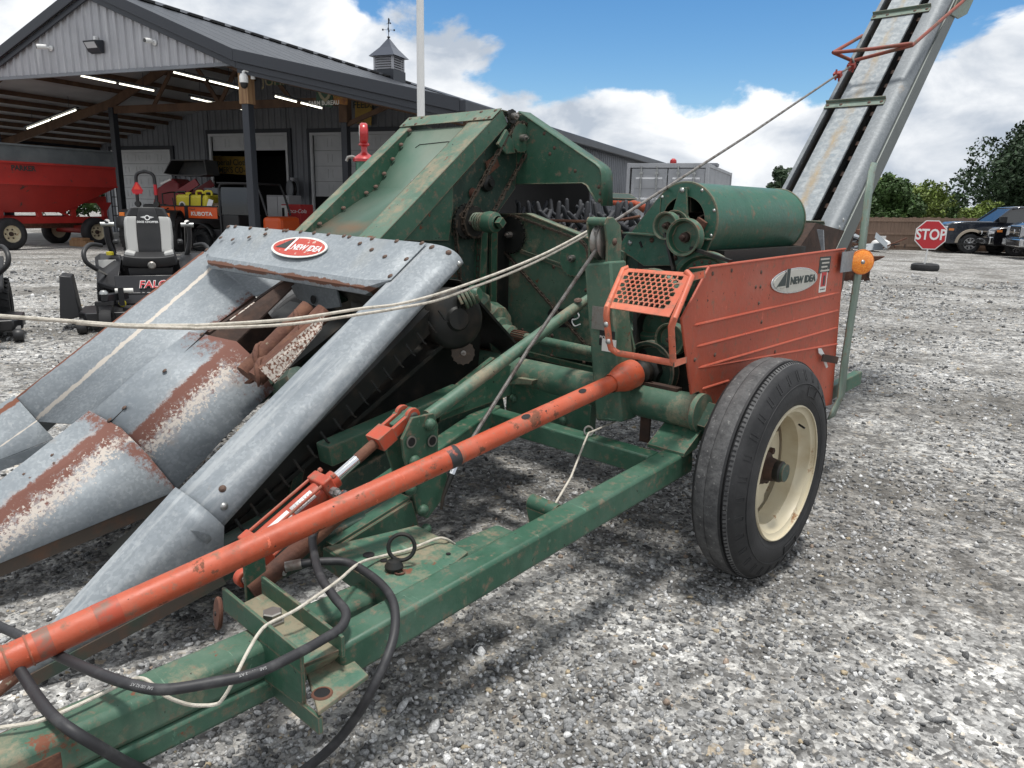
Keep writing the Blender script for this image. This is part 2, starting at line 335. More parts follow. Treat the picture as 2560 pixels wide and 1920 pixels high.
dirt = gramp(gn(.75, 10, .68), [(.42, (0, 0, 0)), (.62, (.9, .9, .9))])
fines = gmix(gn(90, 4), (.085, .077, .067), (.19, .183, .17))
base = gmix(dirt, stone, fines)
base = gmix(gramp(gn(.16, 5, .55, 30), [(.56, (0, 0, 0)), (.72, (.5, .5, .5))]), base, (.085, .078, .068))
sp_ = gramp(gn(6.5, 10, .85, 7), [(.34, (.30, .30, .30)), (.5, (.95, .95, .95)), (.66, (2.0, 2.0, 1.97))]); base = gmix(1.0, base, sp_, 'MULTIPLY')
l.new(base, bs.inputs['Base Color'])
bp = n.new('ShaderNodeBump'); bp.inputs['Strength'].default_value = .9; bp.inputs['Distance'].default_value = .014; bp.invert = True
l.new(d2, bp.inputs['Height']); bp2 = n.new('ShaderNodeBump'); bp2.inputs['Strength'].default_value = .8; bp2.inputs['Distance'].default_value = .008; bp2.invert = True
l.new(d1, bp2.inputs['Height']); l.new(bp.outputs[0], bp2.inputs['Normal']); l.new(bp2.outputs[0], bs.inputs['Normal'])
M['ground'] = gm
gmb = MB(); gmb.poly([(-900, -200, 0), (900, -200, 0), (900, 1800, 0), (-900, 1800, 0)])
struct(gmb.build('ground', 'ground', smooth=0))

# loose crushed stone: real chips, dense near the lens and thinning with distance
def ico():
    p = (1+5**.5)/2
    vs = np.array([(-1, p, 0), (1, p, 0), (-1, -p, 0), (1, -p, 0), (0, -1, p), (0, 1, p), (0, -1, -p), (0, 1, -p), (p, 0, -1), (p, 0, 1), (-p, 0, -1), (-p, 0, 1)], float)
    vs /= np.linalg.norm(vs[0])
    fs = np.array([(0, 11, 5), (0, 5, 1), (0, 1, 7), (0, 7, 10), (0, 10, 11), (1, 5, 9), (5, 11, 4), (11, 10, 2), (10, 7, 6), (7, 1, 8), (3, 9, 4), (3, 4, 2), (3, 2, 6), (3, 6, 8), (3, 8, 9), (4, 9, 5), (2, 4, 11), (6, 2, 10), (8, 6, 7), (9, 8, 1)])
    return vs, fs
def chips(name, N, dmin, dmax, smin, smax, power, seed):
    g = np.random.default_rng(seed); iv, if_ = ico()
    # radius drawn so that areal density falls as d**-power
    u = g.random(N); k = 2-power
    d = (dmin**k + u*(dmax**k-dmin**k))**(1/k) if abs(k) > 1e-3 else dmin*(dmax/dmin)**u
    a = (g.random(N)-.5)*R(92); x = d*np.sin(a); y = d*np.cos(a)
    # keep wheel-packed dirt patches barer
    f1 = np.sin(x*1.9+1.3*np.sin(y*1.1))+np.sin(y*2.3-1.7+np.sin(x*1.3))*.8+np.sin(x*5.1+y*3.3)*.4
    keep = g.random(N) < np.clip(.66+.42*f1, .10, 1)
    x, y, d = x[keep], y[keep], d[keep]; N = len(x)
    sz = smin*(smax/smin)**(g.random(N)**1.9)*np.where(g.random(N) < .012, 1.9, 1.0)*(1+.10*np.maximum(d-3, 0))
    vs = iv[None]*(.72+.5*g.random((N, 12, 1)))
    vs = vs*np.stack([.85+.5*g.random(N), .7+.35*g.random(N), .45+.3*g.random(N)], 1)[:, None]
    q = g.normal(size=(N, 4)); q[:, 1:3] *= .35; q /= np.linalg.norm(q, axis=1)[:, None]
    w, X, Y, Z_ = q.T
    Rm = np.stack([np.stack([1-2*(Y*Y+Z_*Z_), 2*(X*Y-Z_*w), 2*(X*Z_+Y*w)], 1), np.stack([2*(X*Y+Z_*w), 1-2*(X*X+Z_*Z_), 2*(Y*Z_-X*w)], 1), np.stack([2*(X*Z_-Y*w), 2*(Y*Z_+X*w), 1-2*(X*X+Y*Y)], 1)], 1)
    vs = np.einsum('nij,nkj->nki', Rm, vs)*sz[:, None, None]
    vs += np.stack([x, y, sz*(.12+.25*g.random(N))], 1)[:, None]
    fs = (if_[None]+(np.arange(N)*12)[:, None, None]).reshape(-1, 3)
    me = bpy.data.meshes.new(name); me.vertices.add(N*12); me.vertices.foreach_set('co', vs.reshape(-1))
    me.loops.add(len(fs)*3); me.loops.foreach_set('vertex_index', fs.reshape(-1).astype(np.int32))
    me.polygons.add(len(fs)); me.polygons.foreach_set('loop_start', np.arange(0, len(fs)*3, 3, dtype=np.int32)); me.update(calc_edges=True)
    pal = np.array([(.085, .084, .084), (.145, .144, .142), (.21, .209, .206), (.275, .273, .268), (.35, .347, .34), (.46, .455, .445), (.62, .612, .595), (.42, .34, .23), (.30, .23, .18)])
    pr = np.array([.07, .12, .18, .21, .18, .13, .085, .015, .01]); ci = g.choice(len(pal), N, p=pr)
    c = pal[ci]*np.array([.985, 1.0, 1.02])*(.85+.3*g.random((N, 1)))
    at = me.attributes.new('tint', 'FLOAT_COLOR', 'POINT'); at.data.foreach_set('color', np.concatenate([np.repeat(c, 12, 0), np.ones((N*12, 1))], 1).astype(np.float32).reshape(-1))
    return me
sm = bpy.data.materials.new('stone_chips'); sm.use_nodes = True; n = sm.node_tree.nodes; l = sm.node_tree.links; bs = n['Principled BSDF']; bs.inputs['Roughness'].default_value = .9; bs.inputs['Specular IOR Level'].default_value = .25
an = n.new('ShaderNodeAttribute'); an.attribute_name = 'tint'; tcx = n.new('ShaderNodeTexCoord'); nz = n.new('ShaderNodeTexNoise'); nz.inputs['Scale'].default_value = 160; nz.inputs['Detail'].default_value = 4; l.new(tcx.outputs['Object'], nz.inputs[0])
mr = n.new('ShaderNodeMapRange'); mr.inputs[1].default_value = .3; mr.inputs[2].default_value = .7; mr.inputs[3].default_value = .55; mr.inputs[4].default_value = 1.3; l.new(nz.outputs[0], mr.inputs[0])
vm = n.new('ShaderNodeVectorMath'); vm.operation = 'SCALE'; l.new(an.outputs['Color'], vm.inputs[0]); l.new(mr.outputs[0], vm.inputs['Scale']); l.new(vm.outputs[0], bs.inputs['Base Color'])
for nm, args in (('gravel', (110000, 1.0, 22.0, .0046, .016, 1.72, 3)),):
    me = chips(nm, *args); me.materials.append(sm); o = bpy.data.objects.new(nm, me); col.objects.link(o); o['kind'] = 'stuff'; o['label'] = 'loose grey and white crushed stone covering the yard'; o['category'] = 'gravel'

# ------------------------------------------------------------------ the open shed
M['roof'] = mat('charcoal_roof', (.030, .034, .043), .42, .3, layers=[dict(col=(.045, .05, .06), scale=1.2, lo=.4, hi=.7)])
M['trim'] = mat('charcoal_trim', (.032, .036, .045), .45, .2)
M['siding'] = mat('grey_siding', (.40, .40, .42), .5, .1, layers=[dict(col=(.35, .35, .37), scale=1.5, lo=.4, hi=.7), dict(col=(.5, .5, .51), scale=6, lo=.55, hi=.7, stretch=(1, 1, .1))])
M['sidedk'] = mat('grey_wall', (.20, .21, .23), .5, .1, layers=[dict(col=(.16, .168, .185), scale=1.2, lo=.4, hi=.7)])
M['timber'] = mat('old_timber', (.13, .075, .045), .8, layers=[dict(col=(.07, .04, .026), scale=4, lo=.4, hi=.7, stretch=(1, 1, .3), detail=9)])
M['timber_y'] = mat('new_timber', (.33, .20, .10), .75, layers=[dict(col=(.22, .12, .06), scale=20, lo=.45, hi=.65, stretch=(1, 1, .05))])
M['concrete'] = mat('concrete_slab', (.27, .265, .255), .9, layers=[dict(col=(.19, .185, .178), scale=1.2, lo=.4, hi=.7, detail=9), dict(col=(.34, .33, .32), scale=6, lo=.55, hi=.7)])
M['door'] = mat('door_white', (.55, .56, .57), .45, layers=[dict(col=(.48, .49, .50), scale=2, lo=.4, hi=.7)])
M['tubelight'] = mat('lit_tube', (.9, .9, .8), .5, emit=(1.0, .96, .80, 2.6))
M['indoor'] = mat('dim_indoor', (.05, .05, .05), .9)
M['lining'] = mat('roof_lining', (.42, .42, .42), .6, layers=[dict(col=(.33, .33, .34), scale=1, lo=.4, hi=.7)])
PB = V((-7.1716, 20.7307, 0.0)); BR = R(-22)
shed = empty('open_shed', PB, BR, 'open fronted farm shop with charcoal metal roof and grey gable', 'building')
RZ, EZ, LZ, EW, LW, LEN, WD = 7.26, 5.25, 3.85, 10.08, 6.46, 30.0, 8.9   # ridge, eave, lean-to heights; widths; length; depth of the open bay
LX = -EW-LW
sl_ = MB(); sl_.bb(LX-.4, LW+.6, .45, WD+.2, -.2, .03); o = sl_.build('concrete_slab', 'concrete', None, 0); o.location = PB; o.rotation_euler = (0, 0, BR); struct(o)
# roof sheets: four slopes, each a thick slab
xs = [(LX, LZ), (-EW, EZ), (-EW/2, RZ), (0, EZ), (LW, LZ)]
for (x0, z0), (x1, z1) in zip(xs, xs[1:]):
    m_ = MB(); m_.hexa([(x0, -.35, z0), (x1, -.35, z1), (x1, LEN, z1), (x0, LEN, z0), (x0, -.35, z0+.06), (x1, -.35, z1+.06), (x1, LEN, z1+.06), (x0, LEN, z0+.06)])
    nrib = int(abs(x1-x0)/.3)
    for i in range(int(LEN/.9)):
        y = -.3+i*.9
        m_.hexa([(x0, y, z0+.06), (x1, y, z1+.06), (x1, y+.06, z1+.06), (x0, y+.06, z0+.06), (x0, y+.01, z0+.066), (x1, y+.01, z1+.066), (x1, y+.05, z1+.066), (x0, y+.05, z0+.066)])
    m_.build('roof_slope', 'roof', shed, 0)
    m_ = MB(); m_.hexa([(x0, -.25, z0-.02), (x1, -.25, z1-.02), (x1, WD, z1-.02), (x0, WD, z0-.02), (x0, -.25, z0-.006), (x1, -.25, z1-.006), (x1, WD, z1-.006), (x0, WD, z0-.006)]); m_.build('roof_lining', 'lining', shed, 0)
m_ = MB(); m_.prism([(-EW/2-.3, -.36, RZ-.02), (-EW/2, -.36, RZ+.15), (-EW/2+.3, -.36, RZ-.02), (-EW/2, -.36, RZ+.09)], (0, LEN, 0)); m_.build('ridge_cap', 'trim', shed, 0)
for i in range(30):
    m_ = MB(); m_.bb(-EW/2+.22, -EW/2+.36, .2+i*.95, .75+i*.95, RZ-.04, RZ+.03); m_.build('ridge_vent', 'slot', shed, 0) if i < 18 else None
# barge boards along the front rake, in two steps, and eave gutters
for (x0, z0), (x1, z1) in zip(xs, xs[1:]):
    for k, (y, dz, h) in enumerate(((-.42, .10, .30), (-.33, -.20, .16))):
        m_ = MB(); m_.hexa([(x0, y, z0+dz-h), (x1, y, z1+dz-h), (x1, y+.05, z1+dz-h), (x0, y+.05, z0+dz-h), (x0, y, z0+dz), (x1, y, z1+dz), (x1, y+.05, z1+dz), (x0, y+.05, z0+dz)])
        m_.build('barge_board', 'trim', shed, 0, bevel=.012)
m_ = MB(); m_.hexa([(0, -.28, EZ-.46), (LW, -.28, LZ-.44), (LW, -.22, LZ-.44), (0, -.22, EZ-.46), (0, -.28, EZ-.30), (LW, -.28, LZ-.28), (LW, -.22, LZ-.28), (0, -.22, EZ-.30)]); m_.build('fascia', 'trim', shed, 0)
for x in (LX, LW):
    m_ = MB(); m_.bb(x-.12, x+.14, -.4, LEN, LZ-.20, LZ+.07); m_.build('eave_gutter', 'roof', shed, 0, bevel=.03)
# gable siding: ribbed sheets, each with its own ribs
def ribbed(x0, x1, zlo, ztop, y, nrm, rib=.305, prof=.045):
    """one sheet between x0 and x1; ztop(x) gives the cut top"""
    m_ = MB(); pts = []; x = x0
    while x < x1-1e-4:
        w = min(rib, x1-x); pts += [(x, 0), (x+w*.09, prof), (x+w*.20, prof), (x+w*.29, 0), (x+w*.55, 0), (x+w*.58, .006), (x+w*.66, .006), (x+w*.69, 0)]; x += rib
    pts.append((x1, 0))
    m_.loft([[(a, y+nrm*b, zlo(a)) for a, b in pts], [(a, y+nrm*b, ztop(a)) for a, b in pts]]); return m_
gtop = lambda a: EZ-.12+(RZ-EZ)*(1-abs(a+EW/2)/(EW/2))
x = -EW+.06
while x < -.1:
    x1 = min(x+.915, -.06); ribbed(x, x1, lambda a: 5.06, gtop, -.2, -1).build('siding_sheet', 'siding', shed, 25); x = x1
m_ = MB(); m_.bb(-EW, 0, -.23, -.14, 4.98, 5.075); m_.build('gable_trim', 'sidedk', shed, 0)
# inner gable backing, front wall of the closed part with three door openings
doors = [(-15.5, -12.0, 3.65, 'shut'), (-9.8, -5.75, 4.25, 'open'), (-4.65, -.75, 4.22, 'part'), (1.0, 4.2, 3.3, 'shut')]
wtop = lambda a: float(np.interp(a, [q[0] for q in xs], [q[1] for q in xs]))-.02
x = LX+.3
edges = [x]
for d in doors: edges += [d[0], d[1]]
edges.append(LW-.3)
for i in range(len(edges)-1):
    a0, a1 = edges[i], edges[i+1]; isd = i % 2 == 1; zb = doors[i//2][2] if isd else .03
    while a0 < a1-1e-3:
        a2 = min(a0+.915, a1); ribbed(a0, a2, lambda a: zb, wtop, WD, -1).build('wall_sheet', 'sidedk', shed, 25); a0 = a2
for (d0, d1, dz, st) in doors:
    m_ = MB(); m_.bb(d0-.16, d0, WD-.09, WD+.05, .03, dz+.16); m_.bb(d1, d1+.16, WD-.09, WD+.05, .03, dz+.16); m_.bb(d0, d1, WD-.09, WD+.05, dz, dz+.16); m_.build('door_frame', 'trim', shed, 0)
    m_ = MB(); m_.bb(d0, d0+.1, WD-.12, WD-.03, .03, dz); m_.bb(d1-.1, d1, WD-.12, WD-.03, .03, dz); m_.bb(d0+.1, d1-.1, WD-.12, WD-.03, dz-.1, dz); m_.build('door_jamb', 'door', shed, 0)
    ns = 7; hh = (dz-.1)/ns; zlow = {'shut': 0, 'open': 6, 'part': 3}[st]
    dd = empty('garage_door', (0, 0, 0)); dd.parent = shed
    for k in range(ns):
        if k < zlow: continue
        m_ = MB(); z0 = .03+k*hh; m_.bb(d0+.1, d1-.1, WD+.02, WD+.07, z0, z0+hh-.012)
        nc = 5; cw = (d1-d0-.2)/nc
        for c in range(nc):
            q0 = d0+.1+c*cw+.09; q1 = q0+cw-.18; zz0, zz1 = z0+.12, z0+hh-.12
            m_.bb(q0, q1, WD+.008, WD+.02, zz0, zz0+.025); m_.bb(q0, q1, WD+.008, WD+.02, zz1-.025, zz1); m_.bb(q0, q0+.025, WD+.008, WD+.02, zz0+.025, zz1-.025); m_.bb(q1-.025, q1, WD+.008, WD+.02, zz0+.025, zz1-.025)
        m_.build('door_panel', 'door', dd, 0)
# closed part: side walls, back wall, floor
x = WD+.05
while x < LEN-.3:
    x2 = min(x+.915, LEN-.3)
    m_ = ribbed(x, x2, lambda a: .0, lambda a: LZ-.05, 0, 1)
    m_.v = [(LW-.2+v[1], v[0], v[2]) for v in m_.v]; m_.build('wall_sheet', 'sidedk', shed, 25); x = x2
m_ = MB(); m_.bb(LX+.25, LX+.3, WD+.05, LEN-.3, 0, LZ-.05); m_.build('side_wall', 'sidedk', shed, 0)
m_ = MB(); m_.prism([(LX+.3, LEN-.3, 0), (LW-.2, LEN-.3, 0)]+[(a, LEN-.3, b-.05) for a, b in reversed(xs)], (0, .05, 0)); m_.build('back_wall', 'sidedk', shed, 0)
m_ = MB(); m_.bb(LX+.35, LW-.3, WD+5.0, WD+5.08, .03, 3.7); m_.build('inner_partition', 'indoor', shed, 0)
# frames: posts, trusses, purlins
for yy in (0.0, 4.45):
    for xx in (LX+.15, -EW, .02, LW-.25):
        zt = wtop(xx)-.45
        if yy == 0 and xx > 1: continue
        m_ = MB(); m_.bb(xx-.11, xx+.11, yy-.1, yy+.12, .03, zt-.55 if abs(xx) < .1 else zt); m_.build('post', 'trim', shed, 0, bevel=.012)
    m_ = MB(); m_.bb(-.13, .17, yy-.13, yy+.15, 4.05, EZ-.22); m_.build('post_head', 'timber_y' if yy == 0 else 'timber', shed, 0, bevel=.01)
    for (a, b) in zip(xs, xs[1:]):
        m_ = MB(); m_.bar((a[0], yy+.02, a[1]-.32), (b[0], yy+.02, b[1]-.32), .09, .30); m_.build('rafter', 'timber', shed, 0)
    if yy > 0:
        m_ = MB(); m_.bar((-EW, yy, EZ-.55), (0, yy, EZ-.55), .09, .26); m_.build('tie_beam', 'timber', shed, 0)
        for f0, f1 in ((.2, .32), (.5, .38), (.5, .62), (.8, .68)):
            za = EZ-.5; xb = -EW*(1-f1); m_ = MB(); m_.bar((-EW*(1-f0), yy, za), (xb, yy, wtop(xb)-.35), .05, .14); m_.build('web_brace', 'timber', shed, 0)
        m_ = MB(); m_.bar((.1, yy, 4.0), (1.6, yy, EZ-.75), .09, .14); m_.build('knee_brace', 'timber', shed, 0)
for (x0, z0), (x1, z1) in zip(xs, xs[1:]):
    Lh = abs(x1-x0); k = 0
    for i in range(int(Lh/.82)):
        f = (i+.5)*.82/Lh; xx = x0+(x1-x0)*f; zz = z0+(z1-z0)*f
        m_ = MB(); m_.bb(xx-.03, xx+.03, -.1, WD-.05, zz-.165, zz-.02); m_.build('purlin', 'timber', shed, 0)
m_ = MB(); m_.bb(LX+.1, LX+.25, -.1, WD, LZ-.42, LZ-.18); m_.build('eave_beam', 'timber', shed, 0)
# roof light reflected on underside
# strip lights hanging under the trusses
def strip(a, b, nm='strip_light'):
    a, b = V(a), V(b); e = empty(nm, PB, BR, None, None)
    d = (b-a).normalized()
    m_ = MB(); m_.bar(a+V((0, 0, .07)), b+V((0, 0, .07)), .16, .05); m_.build('housing', 'trim', e, 0)
    mid = (a+b)/2
    for p, q in ((a+d*.08, mid-d*.06), (mid+d*.06, b-d*.08)):
        m_ = MB(); m_.tube([p, q], .024, 8); m_.build('lamp_tube', 'tubelight', e)
    for p in (a+d*.4, b-d*.4):
        m_ = MB(); m_.cyl(p+V((0, 0, .09)), V((p.x, p.y, wtop(p.x)-.16)), .008, n=6); m_.build('hanger', 'trim', e)
    return e
LG = 'strip lights hung under the shed roof'
tag(strip((-8.079,1.6,5.358), (-5.895,2.6,4.945)), 'lit twin strip light just behind the gable, floodlight above it', 'strip light', LG)
tag(strip((-4.184,1.6,5.301), (-2.374,2.6,4.877)), 'lit twin strip light just behind the gable near the corner post', 'strip light', LG)
tag(strip((-7.139,5.2,5.144), (-5.736,6.6,4.825)), 'lit twin strip light deeper in, left of the corner post', 'strip light', LG)
tag(strip((-12.785,3,3.941), (-10.059,3,4.544)), 'lit twin strip light tilted along the left rafter above the red wagon', 'strip light', LG)
tag(strip((-1.123,2.4,4.627), (0.011,3.4,4.343)), 'lit twin strip light under the lean-to beside the green shield sign', 'strip light', LG)
tag(strip((3.045,1.8,4.216), (3.856,2.8,4.017)), 'lit twin strip light under the low lean-to edge behind the flagpole', 'strip light', LG)
# fixtures on the gable
fl = empty('floodlight', PB, BR, 'black flood light with square lens on the gable siding', 'flood light')
p = V((-4.931,-0.32,5.687)); m_ = MB(); FS = .62
m_ = MB(); m_.hexa([p+V(q)*FS for q in ((-.42, -.05, -.22), (.38, -.05, -.22), (.38, .15, -.30), (-.42, .15, -.30), (-.42, -.30, .2), (.38, -.30, .2), (.42, .15, .26), (-.42, .15, .26))]); m_.build('housing', 'trim', fl, 0, bevel=.02)
m_ = MB(); m_.hexa([p+V(q)*FS for q in ((-.33, -.085, -.15), (.29, -.085, -.15), (.29, -.05, -.15), (-.33, -.05, -.15), (-.33, -.285, .13), (.29, -.285, .13), (.29, -.25, .13), (-.33, -.25, .13))]); m_.build('lens', mat('flood_lens', (.55, .58, .6), .2), fl, 0)
m_ = MB(); m_.bb(p.x-.04, p.x+.04, p.y+.0, p.y+.1, p.z+.15, p.z+.26); m_.build('bracket', 'white', fl, 0)
def bullet(p, dx, label):
    e = empty('security_camera', PB, BR, label, 'camera', 'white bullet cameras on the gable'); k = .58; p = V(p)
    m_ = MB(); m_.lathe([(.0, .0), (.13*k, 0), (.13*k, .05*k), (.07*k, .09*k), (.05*k, .2*k), (0, .2*k)], p+V((0, .04, 0)), (0, -1, 0), 16); m_.build('mount', 'white', e)
    q = p+V((dx*.3, -.42, -.02))*k; m_ = MB(); m_.tube([p+V((0, -.08, 0))*k, p+V((dx*.06, -.18, .01))*k], .05*k, 10); m_.tube([p+V((dx*.05, -.12, .04))*k, q+V((0, 0, .04))*k], [.11*k, .115*k], 16); m_.build('body', 'white', e)
    d = (q-p).normalized(); m_ = MB(); m_.cyl(q+V((0, 0, .035))*k, q+V((0, 0, .035))*k+d*.02, .09*k, n=16); m_.build('lens', 'black', e)
bullet((-6.802,-0.26,5.75), -1.2, 'white bullet camera on the gable pointing left of the flood light')
bullet((-2.799,-0.26,5.676), -.3, 'white bullet camera on the gable pointing straight out, right of the flood light')
e = empty('dome_camera', PB, BR, 'white swivel camera with black ball on the timber post head', 'camera'); p = V((0.399,-0.2,4.736))
m_ = MB(); m_.bb(p.x-.04, p.x+.06, p.y-.02, p.y+.06, p.z-.11, p.z+.11); m_.build('plate', 'white', e, 0, bevel=.02)
k = .66; q0 = p+V((-.28, -.15, .02))*k
m_ = MB(); m_.tube([p+V((0, -.03, .05))*k, p+V((-.18, -.12, .16))*k, p+V((-.28, -.15, .08))*k, p+V((-.28, -.15, 0))*k], .06*k, 12); m_.lathe([(0, 0), (.12*k, 0), (.165*k, -.1*k), (.165*k, -.33*k), (0, -.33*k)], q0, (0, 0, 1), 20); m_.build('body', 'white', e)
m_ = MB(); m_.lathe([(.15*k, -.33*k), (.15*k, -.36*k), (.13*k, -.46*k), (.07*k, -.53*k), (0, -.55*k)], q0, (0, 0, 1), 20); m_.build('ball', 'black', e)
# cupola
cp = empty('roof_cupola', PB, BR, 'grey louvred cupola with pyramid roof and weathervane on the ridge', 'cupola')
cy = 15.5; cx = -EW/2; cb, ct = RZ-.35, RZ+.90; h = .52
m_ = MB(); m_.bb(cx-h-.03, cx+h+.03, cy-h-.03, cy+h+.03, cb, RZ+.32); m_.build('base', 'trim', cp, 0)
for sx in (-1, 1):
    for sy in (-1, 1): m_ = MB(); m_.bb(cx+sx*h-.09*(sx > 0), cx+sx*h+.09*(sx < 0), cy+sy*h-.09*(sy > 0), cy+sy*h+.09*(sy < 0), RZ+.32, ct); m_.build('corner_post', 'siding', cp, 0)
m_ = MB(); m_.bb(cx-h+.1, cx+h-.1, cy-h+.1, cy+h-.1, RZ+.32, ct); m_.build('core', 'slot', cp, 0)
for k in range(6):
    z0 = RZ+.34+k*.105
    for ax in range(2):
        for s_ in (-1, 1):
            m_ = MB(); w = h-.09
            q = [(-w, s_*(h-.10), z0+.10), (w, s_*(h-.10), z0+.10), (w, s_*(h-.085), z0+.115), (-w, s_*(h-.085), z0+.115), (-w, s_*(h-.0), z0), (w, s_*h, z0), (w, s_*(h+.012), z0+.018), (-w, s_*(h+.012), z0+.018)]
            m_.hexa([(cx+(a if ax == 0 else b_), cy+(b_ if ax == 0 else a), c) for a, b_, c in q]); 
            if (ax == 0 and s_ == -1) or (ax == 1 and s_ == 1): m_.build('louvre', 'siding', cp, 0)
m_ = MB(); hh = h+.16; m_.add([(cx-hh, cy-hh, ct), (cx+hh, cy-hh, ct), (cx+hh, cy+hh, ct), (cx-hh, cy+hh, ct), (cx-hh*.45, cy-hh*.45, ct+.42), (cx+hh*.45, cy-hh*.45, ct+.42), (cx+hh*.45, cy+hh*.45, ct+.42), (cx-hh*.45, cy+hh*.45, ct+.42), (cx, cy, ct+.88)],
    [(3, 2, 1, 0), (0, 1, 5, 4), (1, 2, 6, 5), (2, 3, 7, 6), (3, 0, 4, 7), (4, 5, 8), (5, 6, 8), (6, 7, 8), (7, 4, 8)]); m_.build('cap_roof', mat('lead_cap', (.09, .10, .125), .3, .6), cp, 0)
m_ = MB(); zt = ct+.84; m_.tube([(cx, cy, zt), (cx, cy, zt+.8)], .018, 8); m_.torus((cx, cy, zt+.05), (0, 0, 1), .05, .03, 12, 6)
for a in range(4):
    d = V((math.cos(a*math.pi/2+.5), math.sin(a*math.pi/2+.5), 0)); m_.bar(V((cx, cy, zt+.36)), V((cx, cy, zt+.36))+d*.24, .014, .014); m_.box(V((cx, cy, zt+.36))+d*.26, (.07, .015, .08), Matrix.Rotation(.4, 3, 'Z'))
m_.bar((cx-.11, cy, zt+.62), (cx+.12, cy, zt+.64), .014, .014); m_.prism([(cx+.07, cy, zt+.59), (cx+.16, cy, zt+.64), (cx+.07, cy, zt+.69)], (0, .015, 0)); m_.prism([(cx-.04, cy, zt+.64), (cx+.04, cy, zt+.64), (cx+.07, cy, zt+.78), (cx+.02, cy, zt+.88), (cx-.03, cy, zt+.82), (cx-.01, cy, zt+.73)], (0, .015, 0))
m_.build('weathervane', 'trim', cp, 0)
# signs hung in the shed
def sign(nm, lab, poly_px, l0, mcol, texts, cat='sign'):
    e = empty(nm, PB, BR, lab, cat)
    m_ = MB(); m_.prism(poly_px, (0, .04, 0)); m_.build('board', mcol, e, 0)
    for (s, at, size, mc, sx) in texts: text('lettering', s, size, mc, e, V(at)+V((0, -.012, 0)), (1, 0, 0), (0, 0, 1), extrude=.003, bold=.004, sx=sx)
    return e
M['sign_y'] = mat('sign_yellow', (.42, .27, .06), .6, layers=[dict(col=(.25, .15, .05), scale=3, lo=.5, hi=.7)])
M['sign_g'] = mat('sign_green', (.03, .075, .045), .6)
M['sign_t'] = mat('sign_tan', (.27, .24, .15), .6)
M['sign_o'] = mat('sign_orange', (.42, .19, .05), .6, layers=[dict(col=(.22, .09, .04), scale=4, lo=.5, hi=.7)])
M['sign_red'] = mat('sign_red', (.45, .03, .03), .5)
sign('farm_sign', 'yellow co-op sign inside the open doorway', [(-11.024,10.2,3.482), (-8.714,10.2,3.417), (-8.842,10.2,2.65), (-11.094,10.2,2.75)], 10.2, 'sign_y',
     [('Imperial Clothes', (-9.906,10.2,3.182), .36, 'inkgreen', .98), ("FARMER'S CO-OP", (-9.983,10.2,2.86), .36, 'inkgreen', .88)])
sign('machinery_sign', 'dark green lettered sign mounted high under the lean-to rafters', [(-2.686,4.2,5.518), (-0.833,4.2,5.441), (-0.943,4.2,5.175), (-2.781,4.2,5.26)], 4.2, 'sign_g', [('JOHN DEERE', (-1.717,4.2,5.349), .42, 'sign_t', 1.05)])
sign('shield_sign', 'green sign with tan shield hung under the lean-to', [(0.504,2.4,4.917), (1.034,2.4,4.778), (0.976,2.4,4.232), (0.43,2.4,4.334)], 2.4, 'sign_g', [('FARM BUREAU', (0.719,2.4,4.36), .17, 'offwhite', .95)])
e = bpy.data.objects['shield_sign']; c0 = V((0.785,2.36,4.679)); m_ = MB(); m_.prism([c0+V((a*.26, 0, b*.30)) for a, b in ((-1, .9), (0, 1.0), (1, .9), (1, .1), (.6, -.6), (0, -1), (-.6, -.6), (-1, .1))], (0, .02, 0)); m_.build('shield', 'sign_t', e, 0)
m_ = MB(); m_.prism([c0+V((a*.19, -.01, b*.22)) for a, b in ((-.9, .8), (.9, .8), (.9, .1), (.5, -.5), (0, -.9), (-.5, -.5), (-.9, .1))], (0, .01, 0)); m_.build('shield_inset', 'sign_g', e, 0)
sign('seed_sign', 'orange brown faded sign next to the shield sign', [(0.382,3.4,4.945), (0.853,3.4,4.839), (0.815,3.4,4.429), (0.34,3.4,4.497)], 3.4, 'sign_o', [('FOR SALE', (0.599,3.4,4.687), .17, 'sign_y', .9)])
sign('feed_sign', 'tall yellow feeds sign on the shed back wall', [(-2.352,8.6,5.543), (-1.606,8.6,5.385), (-1.688,8.6,4.423), (-2.388,8.6,4.505)], 8.6, 'sign_y',
     [('CHARTER', (-1.995,8.6,5.352), .20, 'inkgreen', 1), ('FEEDS', (-2.001,8.6,5.151), .34, 'inkgreen', 1)])
# hose reel, cabinet, red cooler inside the shed
def shed_thing(nm, lab, cat): return empty(nm, PB, BR, lab, cat)
hr = shed_thing('hose_reel', 'grey wall hose reel beside the open doorway', 'hose reel'); p = V((-5.463,8.7,2.057)); m_ = MB(); m_.lathe([(.0, 0), (.32, 0), (.36, .03), (.36, .05), (.2, .06), (.2, .2), (.36, .22), (.36, .25), (0, .25)], p+V((0, -.3, 0)), (0.6, 1, 0), 20); m_.build('drum', 'sidedk', hr); m_ = MB(); m_.torus(p+V((.1, -.15, 0)), (.6, 1, 0), .25, .06); m_.build('hose', 'black', hr)
m_ = MB(); m_.bb(p.x-.08, p.x+.08, p.y-.1, p.y+.12, p.z-.3, p.z+.45); m_.build('bracket', 'siding', hr, 0)
cb_ = shed_thing('steel_cabinet', 'pale grey steel cabinet standing by the shed post', 'cabinet'); q = V((-4.234,5.6,1.786)); q2 = V((-3.253,5.6,1.8)); m_ = MB(); m_.bb(q.x, q2.x, 5.6, 6.3, .03, q.z); m_.build('carcass', 'siding', cb_, 0, bevel=.01); 
